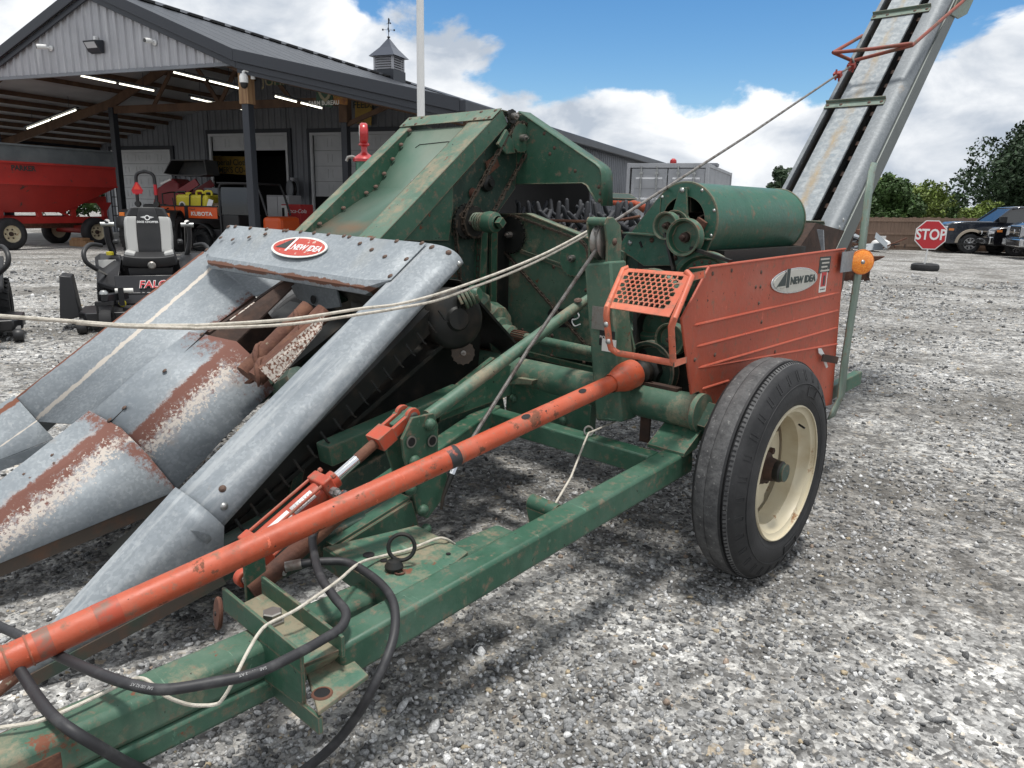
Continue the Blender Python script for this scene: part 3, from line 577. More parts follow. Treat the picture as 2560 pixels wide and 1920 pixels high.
m_ = MB(); m_.bb(q.x+.04, (q.x+q2.x)/2-.01, 5.57, 5.6, .15, q.z-.06); m_.bb((q.x+q2.x)/2+.01, q2.x-.04, 5.57, 5.6, .15, q.z-.06); m_.build('cabinet_door', 'door', cb_, 0, bevel=.004)
ck = shed_thing('drinks_cooler', 'red and white drinks cooler in the shed behind the green housing', 'cooler'); q = V((-2.467,4.2,1.484)); q2 = V((-1.69,4.2,1.486)); m_ = MB(); m_.bb(q.x, q2.x, 4.2, 4.9, .03, q.z); m_.build('body', 'sign_red', ck, 0, bevel=.02)
m_ = MB(); m_.bb(q.x+.02, q.x+.26, 4.17, 4.2, q.z-.55, q.z-.04); m_.build('side_panel', 'white', ck, 0); m_ = MB(); m_.bb(q.x+.06, q.x+.15, 4.155, 4.17, q.z-.5, q.z-.12); m_.build('slot', 'black', ck, 0)
text('lettering', 'Coca-Cola', .19, 'white', ck, (q.x+.62, 4.185, q.z-.22), (1, 0, 0), (0, 0, 1), extrude=.003, shear=.3)

# ------------------------------------------------------------------ yard things
fp = empty('flagpole', (-1.545,12.5,0.869), 0, 'tall white flagpole rising behind the green housing', 'flagpole'); fp.location.z = 0
m_ = MB(); m_.tube([(0, 0, 0), (0, 0, 4), (0, 0, 9.5)], [.066, .06, .036], 20); m_.build('pole', 'white', fp); m_ = MB(); m_.lathe([(.16, 0), (.16, .03), (.1, .1), (.066, .13)], (0, 0, 0), (0, 0, 1), 20); m_.build('base_collar', 'white', fp)
m_ = MB(); m_.lathe([(0, .16), (.05, .14), (.07, .08), (.05, .02), (0, 0)], (0, 0, 9.5), (0, 0, 1), 14); m_.build('ball', 'steel', fp)
pp = V((-2.961,15,2.471)); gp = empty('fuel_pump', (pp.x, pp.y, 0), 0, 'old red fuel pump with round lamp head beyond the green housing', 'fuel pump')
M['pump'] = mat('pump_red', (.42, .02, .022), .3, coat=.3)
ztop = (-2.946,15,3.077)[2]; zc = ztop-.2
m_ = MB(); m_.lathe([(0, -.085), (.10, -.085), (.18, -.07), (.2, -.04), (.2, .04), (.18, .07), (.10, .085), (0, .085)], (0, 0, zc), (1, .2, 0), 30); m_.build('lamp_head', 'pump', gp)
m_ = MB(); m_.lathe([(0, .088), (.155, .079), (.155, .084), (0, .093)], (0, 0, zc), (-1, -.2, 0), 30); m_.build('lamp_face', 'offwhite', gp)
m_ = MB(); m_.lathe([(.09, zc-.17), (.11, zc-.21), (.06, zc-.24), (.055, zc-.32), (.08, zc-.36), (.11, zc-.38), (.18, zc-.43), (.22, zc-.47), (.22, zc-.52), (.18, zc-.52)], (0, 0, 0), (0, 0, 1), 24); m_.build('neck', 'pump', gp)
m_ = MB(); m_.cyl((0, 0, 1.7), (0, 0, zc-.52), .17, n=24); m_.build('glass_tank', mat('green_glass', (.03, .14, .08), .1), gp); m_ = MB(); m_.lathe([(.30, .02), (.30, .25), (.24, .3), (.24, 1.5), (.29, 1.58), (.29, 1.7), (0, 1.7)], (0, 0, 0), (0, 0, 1), 24); m_.build('column', 'pump', gp)
m_ = MB(); m_.tube([(-.14, -.05, zc-.46), (-.22, -.08, zc-.43), (-.30, -.1, zc-.45), (-.33, -.1, zc-.52)], .03, 8); m_.build('spout', 'steel', gp)
# containers
M['cont'] = mat('container_grey', (.36, .37, .39), .5, .1, layers=[dict(col=(.29, .30, .32), scale=1.5, lo=.4, hi=.7)])
def container(loc, rz, lab, ln=6.05, w=2.4, hgt=2.95):
    e = empty('shipping_container', loc, rz, lab, 'container')
    def corr(p0, p1, z0, z1, nrm):
        p0, p1, nrm = V(p0), V(p1), V(nrm); d = p1-p0; L = d.length; d.normalize(); k = int(L/.28); m_ = MB(); pts = []
        for i in range(k):
            a = L*i/k; w_ = L/k; pts += [(a, 0), (a+w_*.25, 0), (a+w_*.4, -.036), (a+w_*.75, -.036), (a+w_*.9, 0)]
        pts.append((L, 0)); m_.loft([[p0+d*a+nrm*b_+V((0, 0, z)) for a, b_ in pts] for z in (z0, z1)]); return m_
    corr((w/2, 0, 0), (w/2, ln, 0), .15, hgt-.1, (1, 0, 0)).build('side_wall', 'cont', e, 25); corr((-w/2, ln, 0), (-w/2, 0, 0), .15, hgt-.1, (-1, 0, 0)).build('side_wall', 'cont', e, 25); corr((w/2, ln, 0), (-w/2, ln, 0), .15, hgt-.1, (0, 1, 0)).build('end_wall', 'cont', e, 25)
    m_ = MB()
    for sx in (-1, 1):
        for y in (0, ln): m_.bb(sx*w/2-.07, sx*w/2+.03, y-.07, y+.07, 0, hgt)
        m_.bb(sx*w/2-.05, sx*w/2+.02, 0, ln, 0, .14); m_.bb(sx*w/2-.05, sx*w/2+.02, 0, ln, hgt-.11, hgt-.01)
    m_.bb(-w/2, w/2, -.06, .05, 0, .15); m_.bb(-w/2, w/2, -.06, .05, hgt-.14, hgt-.01); m_.bb(-w/2, w/2, 0, ln, hgt-.03, hgt-.015); m_.build('frame', 'cont', e, 0, bevel=.01)
    for sx in (-1, 1):
        x0, x1 = (-w/2+.08, -.015) if sx < 0 else (.015, w/2-.08)
        m_ = MB(); m_.bb(x0, x1, -.03, .03, .17, hgt-.16)
        for zz in np.linspace(.35, hgt-.75, 4): m_.prism([(x0+.1, -.03, zz), (x0+.14, -.002, zz+.02), (x1-.14, -.002, zz+.02), (x1-.1, -.03, zz)], (0, 0, .3)) if False else m_.hexa([(x0+.1, -.05, zz), (x1-.1, -.05, zz), (x1-.1, -.03, zz), (x0+.1, -.03, zz), (x0+.14, -.065, zz+.28), (x1-.14, -.065, zz+.28), (x1-.14, -.03, zz+.34), (x0+.14, -.03, zz+.34)])
        m_.build('door_leaf', 'cont', e, 0, bevel=.006)
        for f in (.28, .72):
            xx = x0+(x1-x0)*f; m_ = MB(); m_.cyl((xx, -.1, .1), (xx, -.1, hgt-.08), .02, n=8); [m_.bb(xx-.05, xx+.05, -.11, -.06, zz-.03, zz+.03) for zz in (.25, 1.0, 1.8, hgt-.3)]; m_.build('lock_rod', 'zinc', e)
    return e
ca = V((4.645,23.6,3.042)); container((ca.x, ca.y, 0), R(-22), 'grey shipping container with lock rods standing past the shed end')
pl = empty('pallet_load', (ca.x+1.0, ca.y+1.6, 2.96), R(-20), 'grey boards with small red item lying on the container roof', 'boards')
for k in range(4): m_ = MB(); m_.bb(-.7, .9, -.4+k*.22, -.22+k*.22, .0, .06+.03*(k % 2)); m_.build('board', 'sidedk', pl, 0)
m_ = MB(); m_.lathe([(0, 0), (.09, 0), (.11, .05), (.1, .12), (.04, .17), (0, .17)], (-.5, -.2, .06), (0, 0, 1), 12); m_.build('red_cap', 'pump', pl)

# fence across the back
M['fence'] = mat('brown_fence', (.22, .15, .11), .85, layers=[dict(col=(.17, .115, .085), scale=2.5, lo=.4, hi=.7, stretch=(6, 6, .3)), dict(col=(.24, .165, .12), scale=3, lo=.55, hi=.75, seed=3)])
fn = empty('board_fence', (0, 0, 0), 0, 'long brown board fence running behind the stop sign and trucks', 'fence')
def fence_run(a, b, h0, h1):
    a, b = V(a), V(b); L = (b-a).length; k = max(1, round(L/2.4)); d = (b-a).normalized(); nrm = V((d.y, -d.x, 0))
    if nrm.y > 0: nrm = -nrm
    for i in range(k):
        f0, f1 = i/k, (i+1)/k; p, q = a.lerp(b, f0), a.lerp(b, f1); ha, hb = h0+(h1-h0)*f0, h0+(h1-h0)*f1
        m_ = MB(); nb = 16
        for j in range(nb):
            u, v = j/nb, (j+.96)/nb; p0, p1 = p.lerp(q, u), p.lerp(q, v); hh = ha+(hb-ha)*u+random.uniform(-.02, .03)
            m_.hexa([p0, p1, p1-nrm*.02, p0-nrm*.02]+[x+V((0, 0, hh)) for x in (p0, p1, p1-nrm*.02, p0-nrm*.02)])
        m_.build('board_panel', 'fence', fn, 0)
        for fz in (.14, .5, .9):
            m_ = MB(); m_.bar(p+nrm*.03+V((0, 0, ha*fz)), q+nrm*.03+V((0, 0, hb*fz)), .05, .09); m_.build('rail', 'fence', fn, 0)
fence_run((15.9, 34.3, 0), (45, 32.5, 0), 1.42, 1.75)
fence_run((10.0, 38.5, 0), (15.9, 34.3, 0), .55, 1.40)

# trees: tapered trunk, limbs and crowns of many leaf-sized faces
def leafmat(nm, c):
    return mat(nm, c, .6, layers=[dict(col=tuple(x*1.8 for x in c), scale=.9, lo=.42, hi=.66, detail=6), dict(col=tuple(x*.5 for x in c), scale=2.2, lo=.52, hi=.72, detail=6, seed=4)], spec=.3)
LM = {'dark': leafmat('leaf_dark', (.022, .042, .018)), 'mid': leafmat('leaf_mid', (.035, .068, .017)), 'light': leafmat('leaf_light', (.11, .15, .032))}
def tree(nm, lab, x, y, h, rad, lm, cat='tree', nleaf=9000, seed=0, z0=.35, size=.2, group='trees beyond the yard', open_=0, nc=70):
    g = np.random.default_rng(seed+100); e = empty(nm, (x, y, 0), 0, lab, cat, group)
    m_ = MB(); tr = max(.08, h*.022); m_.tube([(0, 0, -.1), (.05, 0, h*.25), (-.05, .05, h*.55), (0, 0, h*.85)], [tr*1.4, tr, tr*.7, tr*.2], 10)
    for k in range(9):
        a = g.random()*6.28; zz = h*(.28+.5*g.random()); L = rad*(.5+.35*g.random()); m_.tube([(0, 0, zz), (math.cos(a)*L*.5, math.sin(a)*L*.5, zz+L*.25), (math.cos(a)*L, math.sin(a)*L, zz+L*.4)], [tr*.45, tr*.28, tr*.08], 6)
    m_.build('trunk', 'timber', e)
    # clumps spread through an uneven volume
    cz = h*(z0+(1-z0)/2); ch = h*(1-z0)/2
    u = g.normal(size=(nc, 3)); u /= np.linalg.norm(u, axis=1)[:, None]; rr = g.random(nc)**.45
    lump = 1+.18*np.sin(u[:, 0]*5+seed)+.15*np.sin(u[:, 2]*7+u[:, 1]*4+seed*2)
    cc = u*(rr*lump)[:, None]*np.array([rad, rad, ch])*.86+np.array([0, 0, cz]); cr = rad*(.13+.15*g.random(nc))
    ci = g.choice(nc, nleaf, p=(cr**2)/np.sum(cr**2)); v = g.normal(size=(nleaf, 3)); v /= np.linalg.norm(v, axis=1)[:, None]
    pos = cc[ci]+v*(cr[ci]*(.55+.5*g.random(nleaf)**.6))[:, None]
    pos = pos[pos[:, 2] > .15]; N = len(pos)
    nn = v[:N]+g.normal(size=(N, 3))*.7+np.array([0, 0, .5]); nn /= np.linalg.norm(nn, axis=1)[:, None]
    a1 = np.cross(nn, g.normal(size=(N, 3))); a1 /= np.linalg.norm(a1, axis=1)[:, None]; a2 = np.cross(nn, a1); s = (size*(.6+.8*g.random(N)))[:, None]
    q = np.stack([pos-a1*s, pos-a2*s*.55, pos+a1*s, pos+a2*s*.55], 1).reshape(-1, 3)
    me = bpy.data.meshes.new('crown'); me.from_pydata(q.tolist(), [], np.arange(N*4).reshape(-1, 4).tolist()); me.materials.append(LM[lm]); o = bpy.data.objects.new('crown', me); col.objects.link(o); o.parent = e
    return e
tree('oak_tree', 'large dark green tree towering over the parked trucks', 35.6, 50, 7.9, 5.7, 'dark', nleaf=80000, seed=1, size=.135, z0=.05, nc=230)
tree('oak_tree', 'dark green tree at the right end behind the parked trucks', 43, 52, 8.6, 5.5, 'dark', nleaf=9000, seed=2, size=.22, z0=.1)
tree('maple_tree', 'mid green tree right behind the elevator strut', 22.6, 46, 4.0, 1.9, 'mid', nleaf=14000, seed=3, size=.11, z0=.05)
tree('maple_tree', 'mid green tree just left of the elevator above the drum', 16.7, 48, 4.4, 1.5, 'dark', nleaf=9000, seed=4, size=.12, z0=.1)
tree('young_tree', 'light green tree above the fence left of the stop sign', 28.4, 56, 3.9, 3.3, 'light', nleaf=18000, seed=5, size=.12, z0=.05)
tree('young_tree', 'bright green bush showing over the fence top by the stop sign', 26.2, 42, 2.5, 1.3, 'light', nleaf=4500, seed=6, size=.1, z0=.05)
tree('maple_tree', 'mid green tree filling the gap beside the largest tree', 34.0, 62, 3.7, 3.2, 'mid', nleaf=12000, seed=7, size=.13, z0=.05)
tree('hedge_tree', 'dark hedge tree seen under the red wagon', -19.5, 41, 4.6, 4.0, 'dark', nleaf=9000, seed=8, size=.17, z0=.02)
tree('hedge_tree', 'mid green tree far behind the shed opening at the left', -31, 52, 5.2, 4.6, 'mid', nleaf=8000, seed=9, size=.2, z0=.02)

# ================================================================== THE CORN PICKER (local axes: x to its right side, y to its rear, z up)
PO = V((1.2021, 3.0015, 0.0))
pk = empty('corn_picker', PO, R(-43), 'old green two row corn picker with galvanised snouts and orange drive tube', 'corn picker')
def vs(*a): return [V(q) for q in a]
X_, Y_, Z_ = V((1, 0, 0)), V((0, 1, 0)), V((0, 0, 1))
# --- hardware shared meshes
_b = MB(); _b.lathe([(1, 0), (1, .12), (.6, .16), (.55, .36), (.3, .42), (0, .43)], (0, 0, 0), (0, 0, 1), 10)
bolt_me = _b.mesh('bolt'); bolt_me.polygons.foreach_set('use_smooth', [True]*len(bolt_me.polygons)); bolt_me.materials.append(M['boltrust'])
bolt_me2 = bolt_me.copy(); bolt_me2.materials[0] = M['zinc']
_b = MB(); _b.lathe([(1, 0), (1, .3), (.82, .66), (.45, .9), (0, .97)], (0, 0, 0), (0, 0, 1), 14); bolt_me3 = _b.mesh('bolt'); bolt_me3.polygons.foreach_set('use_smooth', [True]*len(bolt_me3.polygons)); bolt_me3.materials.append(M['green'])
def bolt(p, nrm, r=.009, me=None, parent=None):
    o = bpy.data.objects.new('bolt', me or bolt_me); col.objects.link(o); o.parent = parent or pk; o.location = p; o.scale = (r, r, r); o.rotation_mode = 'QUATERNION'; o.rotation_quaternion = V(nrm).to_track_quat('Z', 'Y'); return o
def hexnut(m_, p, nrm, r, h): m_.lathe([(0, 0), (r, 0), (r, h*.9), (r*.85, h), (0, h)], p, nrm, 6)
def sprocket(nm, c, axis, rad, teeth, m='green', w=.014, hub=.03, hl=.05, parent=None):
    c = V(c); ax = V(axis).normalized(); x, y = perp(ax); m_ = MB(); pts = []
    for i in range(teeth):
        for f, rr in ((0, .93), (.28, .93), (.42, 1.0), (.58, 1.0), (.72, .93)):
            a = 2*math.pi*(i+f)/teeth; pts.append(c+(x*math.cos(a)+y*math.sin(a))*rad*rr-ax*w/2)
    m_.prism(pts, ax*w); o = m_.build(nm, m, parent or pk, 0); hub *= .62
    m_ = MB(); m_.lathe([(0, hl), (hub*.45, hl), (hub*.5, hl*.72), (hub, hl*.7), (hub, 0)], c, ax, 14); m_.build('hub', 'steel', o); return o
def hull2(p):
    p = sorted(set(p)); 
    def half(q):
        h = []
        for a in q:
            while len(h) > 1 and (h[-1][0]-h[-2][0])*(a[1]-h[-2][1])-(h[-1][1]-h[-2][1])*(a[0]-h[-2][0]) <= 0: h.pop()
            h.append(a)
        return h
    a, b = half(p), half(p[::-1]); return a[:-1]+b[:-1]
def chain(nm, circles, axis, pitch=.025, m='chain', w=.02, sag=0):
    ax = V(axis).normalized(); x, y = perp(ax); c0 = V(circles[0][0]); P = []
    for c, r_ in circles:
        d = V(c)-c0
        for k in range(28):
            a = k*math.pi/14; P.append((round(d.dot(x)+r_*math.cos(a), 5), round(d.dot(y)+r_*math.sin(a), 5)))
    h = hull2(P); h.append(h[0]); m_ = MB(); acc = []
    for a, b in zip(h, h[1:]):
        a, b = V((*a, 0)), V((*b, 0)); L = (b-a).length; k = max(1, int(L/.004))
        for i in range(k): acc.append(a.lerp(b, i/k))
    L = 0; last = acc[0]; pts = [acc[0]]
    for q in acc[1:]+[acc[0]]:
        L += (q-last).length; last = q
        if L >= pitch: pts.append(q); L = 0
    W3 = [c0+x*q.x+y*q.y for q in pts]; W3.append(W3[0])
    for i, (a, b) in enumerate(zip(W3, W3[1:])):
        if (b-a).length < 1e-4: continue
        ww = w if i % 2 else w*.62; d = (b-a).normalized(); e_ = d*pitch*.12
        for s_ in (-1, 1): m_.bar(a-e_+ax*s_*ww/2, b+e_+ax*s_*ww/2, .004, .011, up=ax.cross(d)) if abs(d.dot(ax)) < .9 else None
        m_.cyl(a-ax*w*.55, a+ax*w*.55, .0055, n=6)
    return m_.build(nm, m, pk, 30)
def spring(nm, a, b, r, turns, wire, m='green_dusty'):
    a, b = V(a), V(b); d = b-a; x, y = perp(d); k = turns*12; m_ = MB()
    m_.tube([a+d*(i/k)+(x*math.cos(i*math.pi/6)+y*math.sin(i*math.pi/6))*r for i in range(k+1)], wire, 6); return m_.build(nm, m, pk)
def pulley(nm, c, axis, rad, w, m='green', parent=None, hubm='rust_dk', dish=.35):
    m_ = MB(); m_.lathe([(0, w*.2), (rad*.22, w*.2), (rad*.28, w*dish), (rad*.78, w*dish), (rad*.86, w*.95), (rad*.97, w), (rad, w*.95), (rad*.90, w*.5), (rad, 0.05*w), (rad*.95, 0), (0, 0)], c, axis, 40)
    o = m_.build(nm, m, parent or pk); m_ = MB(); c = V(c); ax = V(axis).normalized(); m_.lathe([(rad*.25, w*.1), (rad*.25, w*.75), (rad*.14, w*.8), (rad*.14, w*1.2), (0, w*1.25)], c, ax, 12); m_.build('hub', hubm, o); return o

# --- wheels
WR, WW = .485, .24
def wheel(cx, flip=1):
    w = empty('wheel', (0, 0, 0)); w.parent = pk; c = V((cx, 0, WR)); ax = X_*flip
    prof = [(.300, -.014), (.33, .0), (.375, .0), (.415, -.010), (.447, -.024), (.455, -.027), (.462, -.034), (.471, -.046)]
    pr = [(.300, -.05)]+prof
    full = pr+[(.4805, -.060), (.4805, -.064), (.470, -.066), (.470, -.071), (.4815, -.073), (WR, -.10), (WR, -.135), (.470, -.137), (.470, -.142), (.4815, -.144), (.4805, -.176), (.471, -.194)]+[(r_, -WW-h) for r_, h in reversed(pr)]
    m_ = MB(); m_.lathe(full, c+ax*.12, ax, 96); t_ = m_.build('tyre', 'rubber', w, 50)
    m_ = MB(); m_.lathe([(.4808, -.0735), (.4865, -.10), (.4865, -.135), (.4808, -.1435)], c+ax*.12, ax, 96); m_.lathe([(.472, -.0465), (.4817, -.0605)], c+ax*.12, ax, 96); m_.lathe([(.4817, -.1445), (.4817, -.1755), (.472, -.1945)], c+ax*.12, ax, 96); m_.build('tread', 'tread', w, 50)
    m_ = MB()
    for k in range(150):    # fine sipes on the shoulder
        a = 2*math.pi*k/150; d = V((0, math.cos(a), math.sin(a))); tn = V((0, -math.sin(a), math.cos(a)))
        p0 = c+ax*(.12-.050)+d*.4745; p1 = c+ax*(.12-.063)+d*.4835; m_.bar(p0, p1, .0045, .004, up=d)
    m_.build('shoulder_sipes', 'slot', w, 0)
    for k in range(64):     # raised shoulder blocks on the sidewall
        a = 2*math.pi*k/64; d = V((0, math.cos(a), math.sin(a))); tn = V((0, -math.sin(a), math.cos(a))); mb = MB(); p0 = c+ax*(.12-.012)+d*.412; p1 = c+ax*(.12-.030)+d*.452
        if k % 2 == 0:
            q0, q1, q2, q3 = p0-tn*.009, p0+tn*.009, p1+tn*.009, p1-tn*.009; n_ = ax*.003
            for u, v in ((q0, q3), (q1, q2), (q0, q1)): mb.bar(u+n_, v+n_, .003, .004, up=ax)
            mb.build('shoulder_rib', 'rubber', w, 0)
    for rr in (.33, .395):
        m_ = MB(); m_.torus(c+ax*(.12-.002 if rr < .35 else .12-.004), ax, rr, .0025, 96, 6); m_.build('sidewall_line', 'rubber', w)
    for a_, da in ((-1.35, .16), (1.2, .13)):   # raised maker panel on the sidewall, unreadable in place
        m_ = MB(); pts = [c+ax*.1225+V((0, math.cos(a)*rr, math.sin(a)*rr)) for rr, a in [(.345, a_-da+i*da/6) for i in range(13)]+[(.385, a_+da-i*da/6) for i in range(13)]]; m_.tube(pts+[pts[0]], .0022, 5, caps=False); m_.build('sidewall_panel', 'rubber', w)
    m_ = MB(); va = .9; q = c+ax*.075+V((0, math.cos(va), math.sin(va)))*.235; m_.tube([q, q+ax*.03-V((0, math.cos(va), math.sin(va)))*.012], .005, 8); m_.build('valve_stem', 'black', w)
    rim = MB(); rim.lathe([(.294, -.006), (.298, -.014), (.290, -.024), (.272, -.028), (.264, -.06), (.246, -.072), (.243, -.145), (.262, -.165), (.268, -.215), (.290, -.225)], c+ax*.12, ax, 64); ro = rim.build('rim', 'cream', w, 45, solid=.006)
    m_ = MB(); pts = []
    for k in range(72):     # scalloped wheel disc
        a = 2*math.pi*k/72; rr = .232 if (k % 18) not in (7, 8, 9, 10, 11) else .205; pts.append((rr, a))
    o_ = [c+ax*(.12-.155)+V((0, math.cos(a), math.sin(a)))*rr for rr, a in pts]; m_.prism(o_, -ax*.01); m_.build('disc', mat('rim_disc', (.60, .54, .40), .5, layers=[dict(col=(.045, .04, .036), scale=5, lo=.93, hi=.97, detail=9, dir=(0, 1, 0), off=-.05, width=.16, gain=.95, rough=.9, stretch=(1, 1, 1)), dict(col=(.22, .11, .05), scale=12, lo=.70, hi=.74, detail=10, seed=3)]), ro, 30)
    m_ = MB(); m_.lathe([(.10, -.155), (.098, -.142), (.078, -.135), (.072, -.11), (.055, -.10), (.05, -.075), (.046, -.06), (.035, -.055), (0, -.055)], c+ax*.12, ax, 24); m_.build('hub', 'rust_dk', ro)
    m_ = MB(); m_.lathe([(.045, .0), (.047, .004), (.047, .03), (.040, .038), (0, .039)], c+ax*.05, ax, 20); m_.build('hub_cap', 'oily_shade', ro)
    for k in range(6):
        a = k*math.pi/3+.3; p = c+ax*(.12-.155)+V((0, math.cos(a), math.sin(a)))*.135; m_ = MB(); hexnut(m_, p, ax, .016, .02); m_.build('lug_nut', 'rust_dk', ro, 0)
    return w
wheel(-.12); 
w2 = wheel(-3.75, -1)

# --- chassis frame
m_ = MB(); m_.cyl((-2.9, -.25, .742), (-.33, -.25, .742), .076, n=32); m_.cyl((-.325, -.25, .742), (-.30, -.25, .742), .084, n=32); m_.build('axle_tube', 'green_dusty', pk)
m_ = MB(); m_.bar((-.30, -.25, .742), (-.26, 0, .485), .09, .12); m_.cyl((-.3, 0, WR), (-.02, 0, WR), .04); m_.build('spindle_arm', 'green_dark', pk)
ra, rb = V((-.35, -.30, .545)), V((-.37, -2.05, .395))
m_ = MB(); m_.bar(ra, rb, .10, .105); m_.build('side_rail', 'green', pk, bevel=.012)
m_ = MB(); m_.prism([(-.40, -.30, .60), (-.30, -.30, .60), (-.30, -.22, .66), (-.40, -.22, .70)], (0, -.02, -.0)); m_.hexa(vs((-.47, -.40, .585), (-.29, -.40, .585), (-.29, -.30, .60), (-.47, -.30, .60), (-.47, -.40, .60), (-.29, -.40, .60), (-.29, -.22, .70), (-.47, -.22, .70))); m_.build('gusset', 'green', pk, 0)
m_ = MB(); m_.bar((-1.42, -.455, .54), (-.40, -.455, .54), .09, .09); m_.build('cross_beam', 'green', pk, bevel=.008)
m_ = MB(); m_.bar((-1.38, -.42, .56), (-1.0, -1.62, .44), .09, .08); m_.build('diagonal_beam', 'green', pk, bevel=.008)
m_ = MB(); m_.bar((-1.40, -.28, .62), (-.85, -.28, .60), .05, .16); m_.build('axle_saddle', 'green', pk, bevel=.006)
bolt((-1.007,-0.31,0.571), -Y_, .022, bolt_me3); bolt((-1.338,-0.31,0.618), -Y_, .022, bolt_me3)
m_ = MB(); m_.prism(vs((-1.333,-0.36,0.701), (-1.273,-0.36,0.744), (-1.167,-0.36,0.75), (-1.179,-0.36,0.728)), (0, .12, 0)); m_.build('axle_clamp', 'green_dusty', pk, 0)
# post with cable sheave
p0, p1 = V((-0.685,-0.33,0.671)), V((-0.79,-0.33,1.348))
m_ = MB(); m_.bar(p0-Z_*.02, p1, .145, .12, up=-Y_); m_.build('mast', 'green_dusty', pk, bevel=.01)
m_ = MB(); m_.prism(vs((-0.775,-0.26,1.139), (-0.709,-0.26,1.123), (-0.657,-0.26,0.969), (-0.658,-0.26,0.639), (-0.81,-0.26,0.656)), (0, .012, 0)); m_.build('mast_plate', 'green', pk, 0, bevel=.002)
sc_ = V((-0.797,-0.33,1.438))
m_ = MB(); m_.lathe([(0, -.024), (.075, -.024), (.084, -.02), (.078, -.01), (.064, 0), (.078, .01), (.084, .02), (.075, .024), (0, .024)], sc_, X_, 32); m_.build('cable_sheave', 'steel', pk)
for s_ in (-1, 1):
    m_ = MB(); b0 = V((sc_.x+s_*.042, sc_.y, sc_.z)); pts = [b0+V((0, -.045, -.16)), b0+V((0, -.052, 0)), b0+V((0, -.075, .075)), b0+V((0, -.06, .10)), b0+V((0, -.02, .105)), b0+V((0, .04, .07)), b0+V((0, .055, 0)), b0+V((0, .055, -.16))]
    m_.prism(pts, X_*s_*.010); m_.build('sheave_plate', 'green_dusty', pk, 0, bevel=.003); bolt(b0+X_*s_*.01, X_*s_, .017)
m_ = MB(); m_.cyl(sc_+V((-.05, -.055, .085)), sc_+V((.05, -.055, .085)), .018, n=14); m_.build('guide_pin', 'green_dusty', pk)
for (zx, zy, ln) in ((1270, 620, .0), ):
    m_ = MB(); q = V((-0.752,-0.4,1.12)); m_.bb(q.x-.04, q.x+.05, q.y-.006, q.y, q.z-.06, q.z+.04); m_.build('bracket_tab', 'steel', pk, 0)
q = V((-0.722,-0.395,1.025)); m_ = MB(); m_.bb(q.x-.03, q.x+.05, q.y-.003, q.y, q.z-.035, q.z+.035); m_.build('serial_plate', 'black', pk, 0)
q = V((-0.695,-0.397,0.998)); m_ = MB(); m_.bb(q.x-.04, q.x+.035, q.y-.003, q.y, q.z-.03, q.z+.025); m_.build('paper_label', 'offwhite', pk, 0)
text('plate_lettering', 'MODEL', .018, 'offwhite', pk, V((-0.718,-0.395,1.028))+V((0, -.006, 0)), X_, Z_)
# lift arm tube from the mast to the lever bracket
a, b = V((-0.97,-0.123,1.192)), V((-0.97,-1.203,0.772))
m_ = MB(); m_.tube([a, lerp(a, b, .12), lerp(a, b, .18), b], [.017, .022, .026, .0275], 18); m_.build('lift_arm', 'green_top', pk)
bolt(lerp(a, b, .15)+V((.01, -.01, .03)), (0.2, -.4, 1), .02)
# --- drawbar and hitch platform
ta, tb = V((-.66, -1.2, .39)), V((-.66, -4.1, .33))
tlA, tlB = V((-0.613,-2.168,0.43)), V((-0.611,-2.698,0.43)); tr = V((-0.508,-2.729,0.43))
d = (tlB-tlA).normalized(); side = V((-d.y, d.x, 0)); side = side if side.x > 0 else -side
w_ = .115; c0 = tlA-d*1.0+side*w_/2; c1 = tlA+d*2.0+side*w_/2
m_ = MB(); m_.bar(c0+Z_*-.054, c1+Z_*-.054, w_, .105); m_.build('drawbar', 'green_dusty', pk, bevel=.018)
m_ = MB(); m_.bar(c0+V((0, 0, -.139)), c1+V((0, 0, -.139)), w_+.006, .065); m_.build('drawbar_channel', 'green', pk, bevel=.012)
q = V((-0.575,-2.741,0.37)); m_ = MB(); m_.box(q, (.16, .16, .05)); m_.build('jack_bracket', 'rust', pk, 0, bevel=.006); m_ = MB(); m_.cyl(q+V((.02, -.03, .024)), q+V((.02, -.03, .028)), .03, n=16); m_.build('jack_hole', 'slot', pk)
pz = .462
A, B, C_, D = vs((-0.828,-1.77,0.462), (-0.75,-1.443,0.462), (-0.469,-1.456,0.462), (-0.357,-1.806,0.462))
m_ = MB(); m_.prism([A, D, C_, B], (0, 0, -.014)); m_.build('hitch_platform', 'platform', pk, 0, bevel=.003)
m_ = MB(); m_.prism([A, D, D-Z_*.07, A-Z_*.07], (D-A).cross(Z_).normalized()*.012); m_.build('platform_lip', 'green', pk, 0, bevel=.003)
for zx, zy, r_ in ((1490, 275, .017), (1610, 320, .012), (1730, 420, .012), (2120, 268, .007)):
    pass
hm = MB()
for p, r_ in (((-0.676,-1.706,0.464), .019), ((-0.61,-1.695,0.464), .012), ((-0.5,-1.516,0.464), .008)): 
    m_ = MB(); m_.cyl(V(p), V(p)+Z_*.0015, r_, n=18); m_.build('platform_hole', 'slot', pk)
m_ = MB(); p = V((-0.511,-1.709,0.464)); m_.lathe([(.012, 0), (.018, 0), (.018, .004), (.012, .004)], p, Z_, 16, close=True); m_.build('rusty_hole_rim', 'rust', pk)
# lynch ring standing on the platform
p = V((-0.538,-1.71,0.465)); m_ = MB(); m_.torus(p+V((-.005, .035, .062)), (.75, -.6, .25), .041, .0065, 28, 8); m_.build('pin_ring', 'oily_shade', pk); m_ = MB(); m_.lathe([(0, 0), (.026, 0), (.03, .012), (.02, .03), (0, .034)], p, Z_, 14); m_.build('pin_head', 'oily_shade', pk)
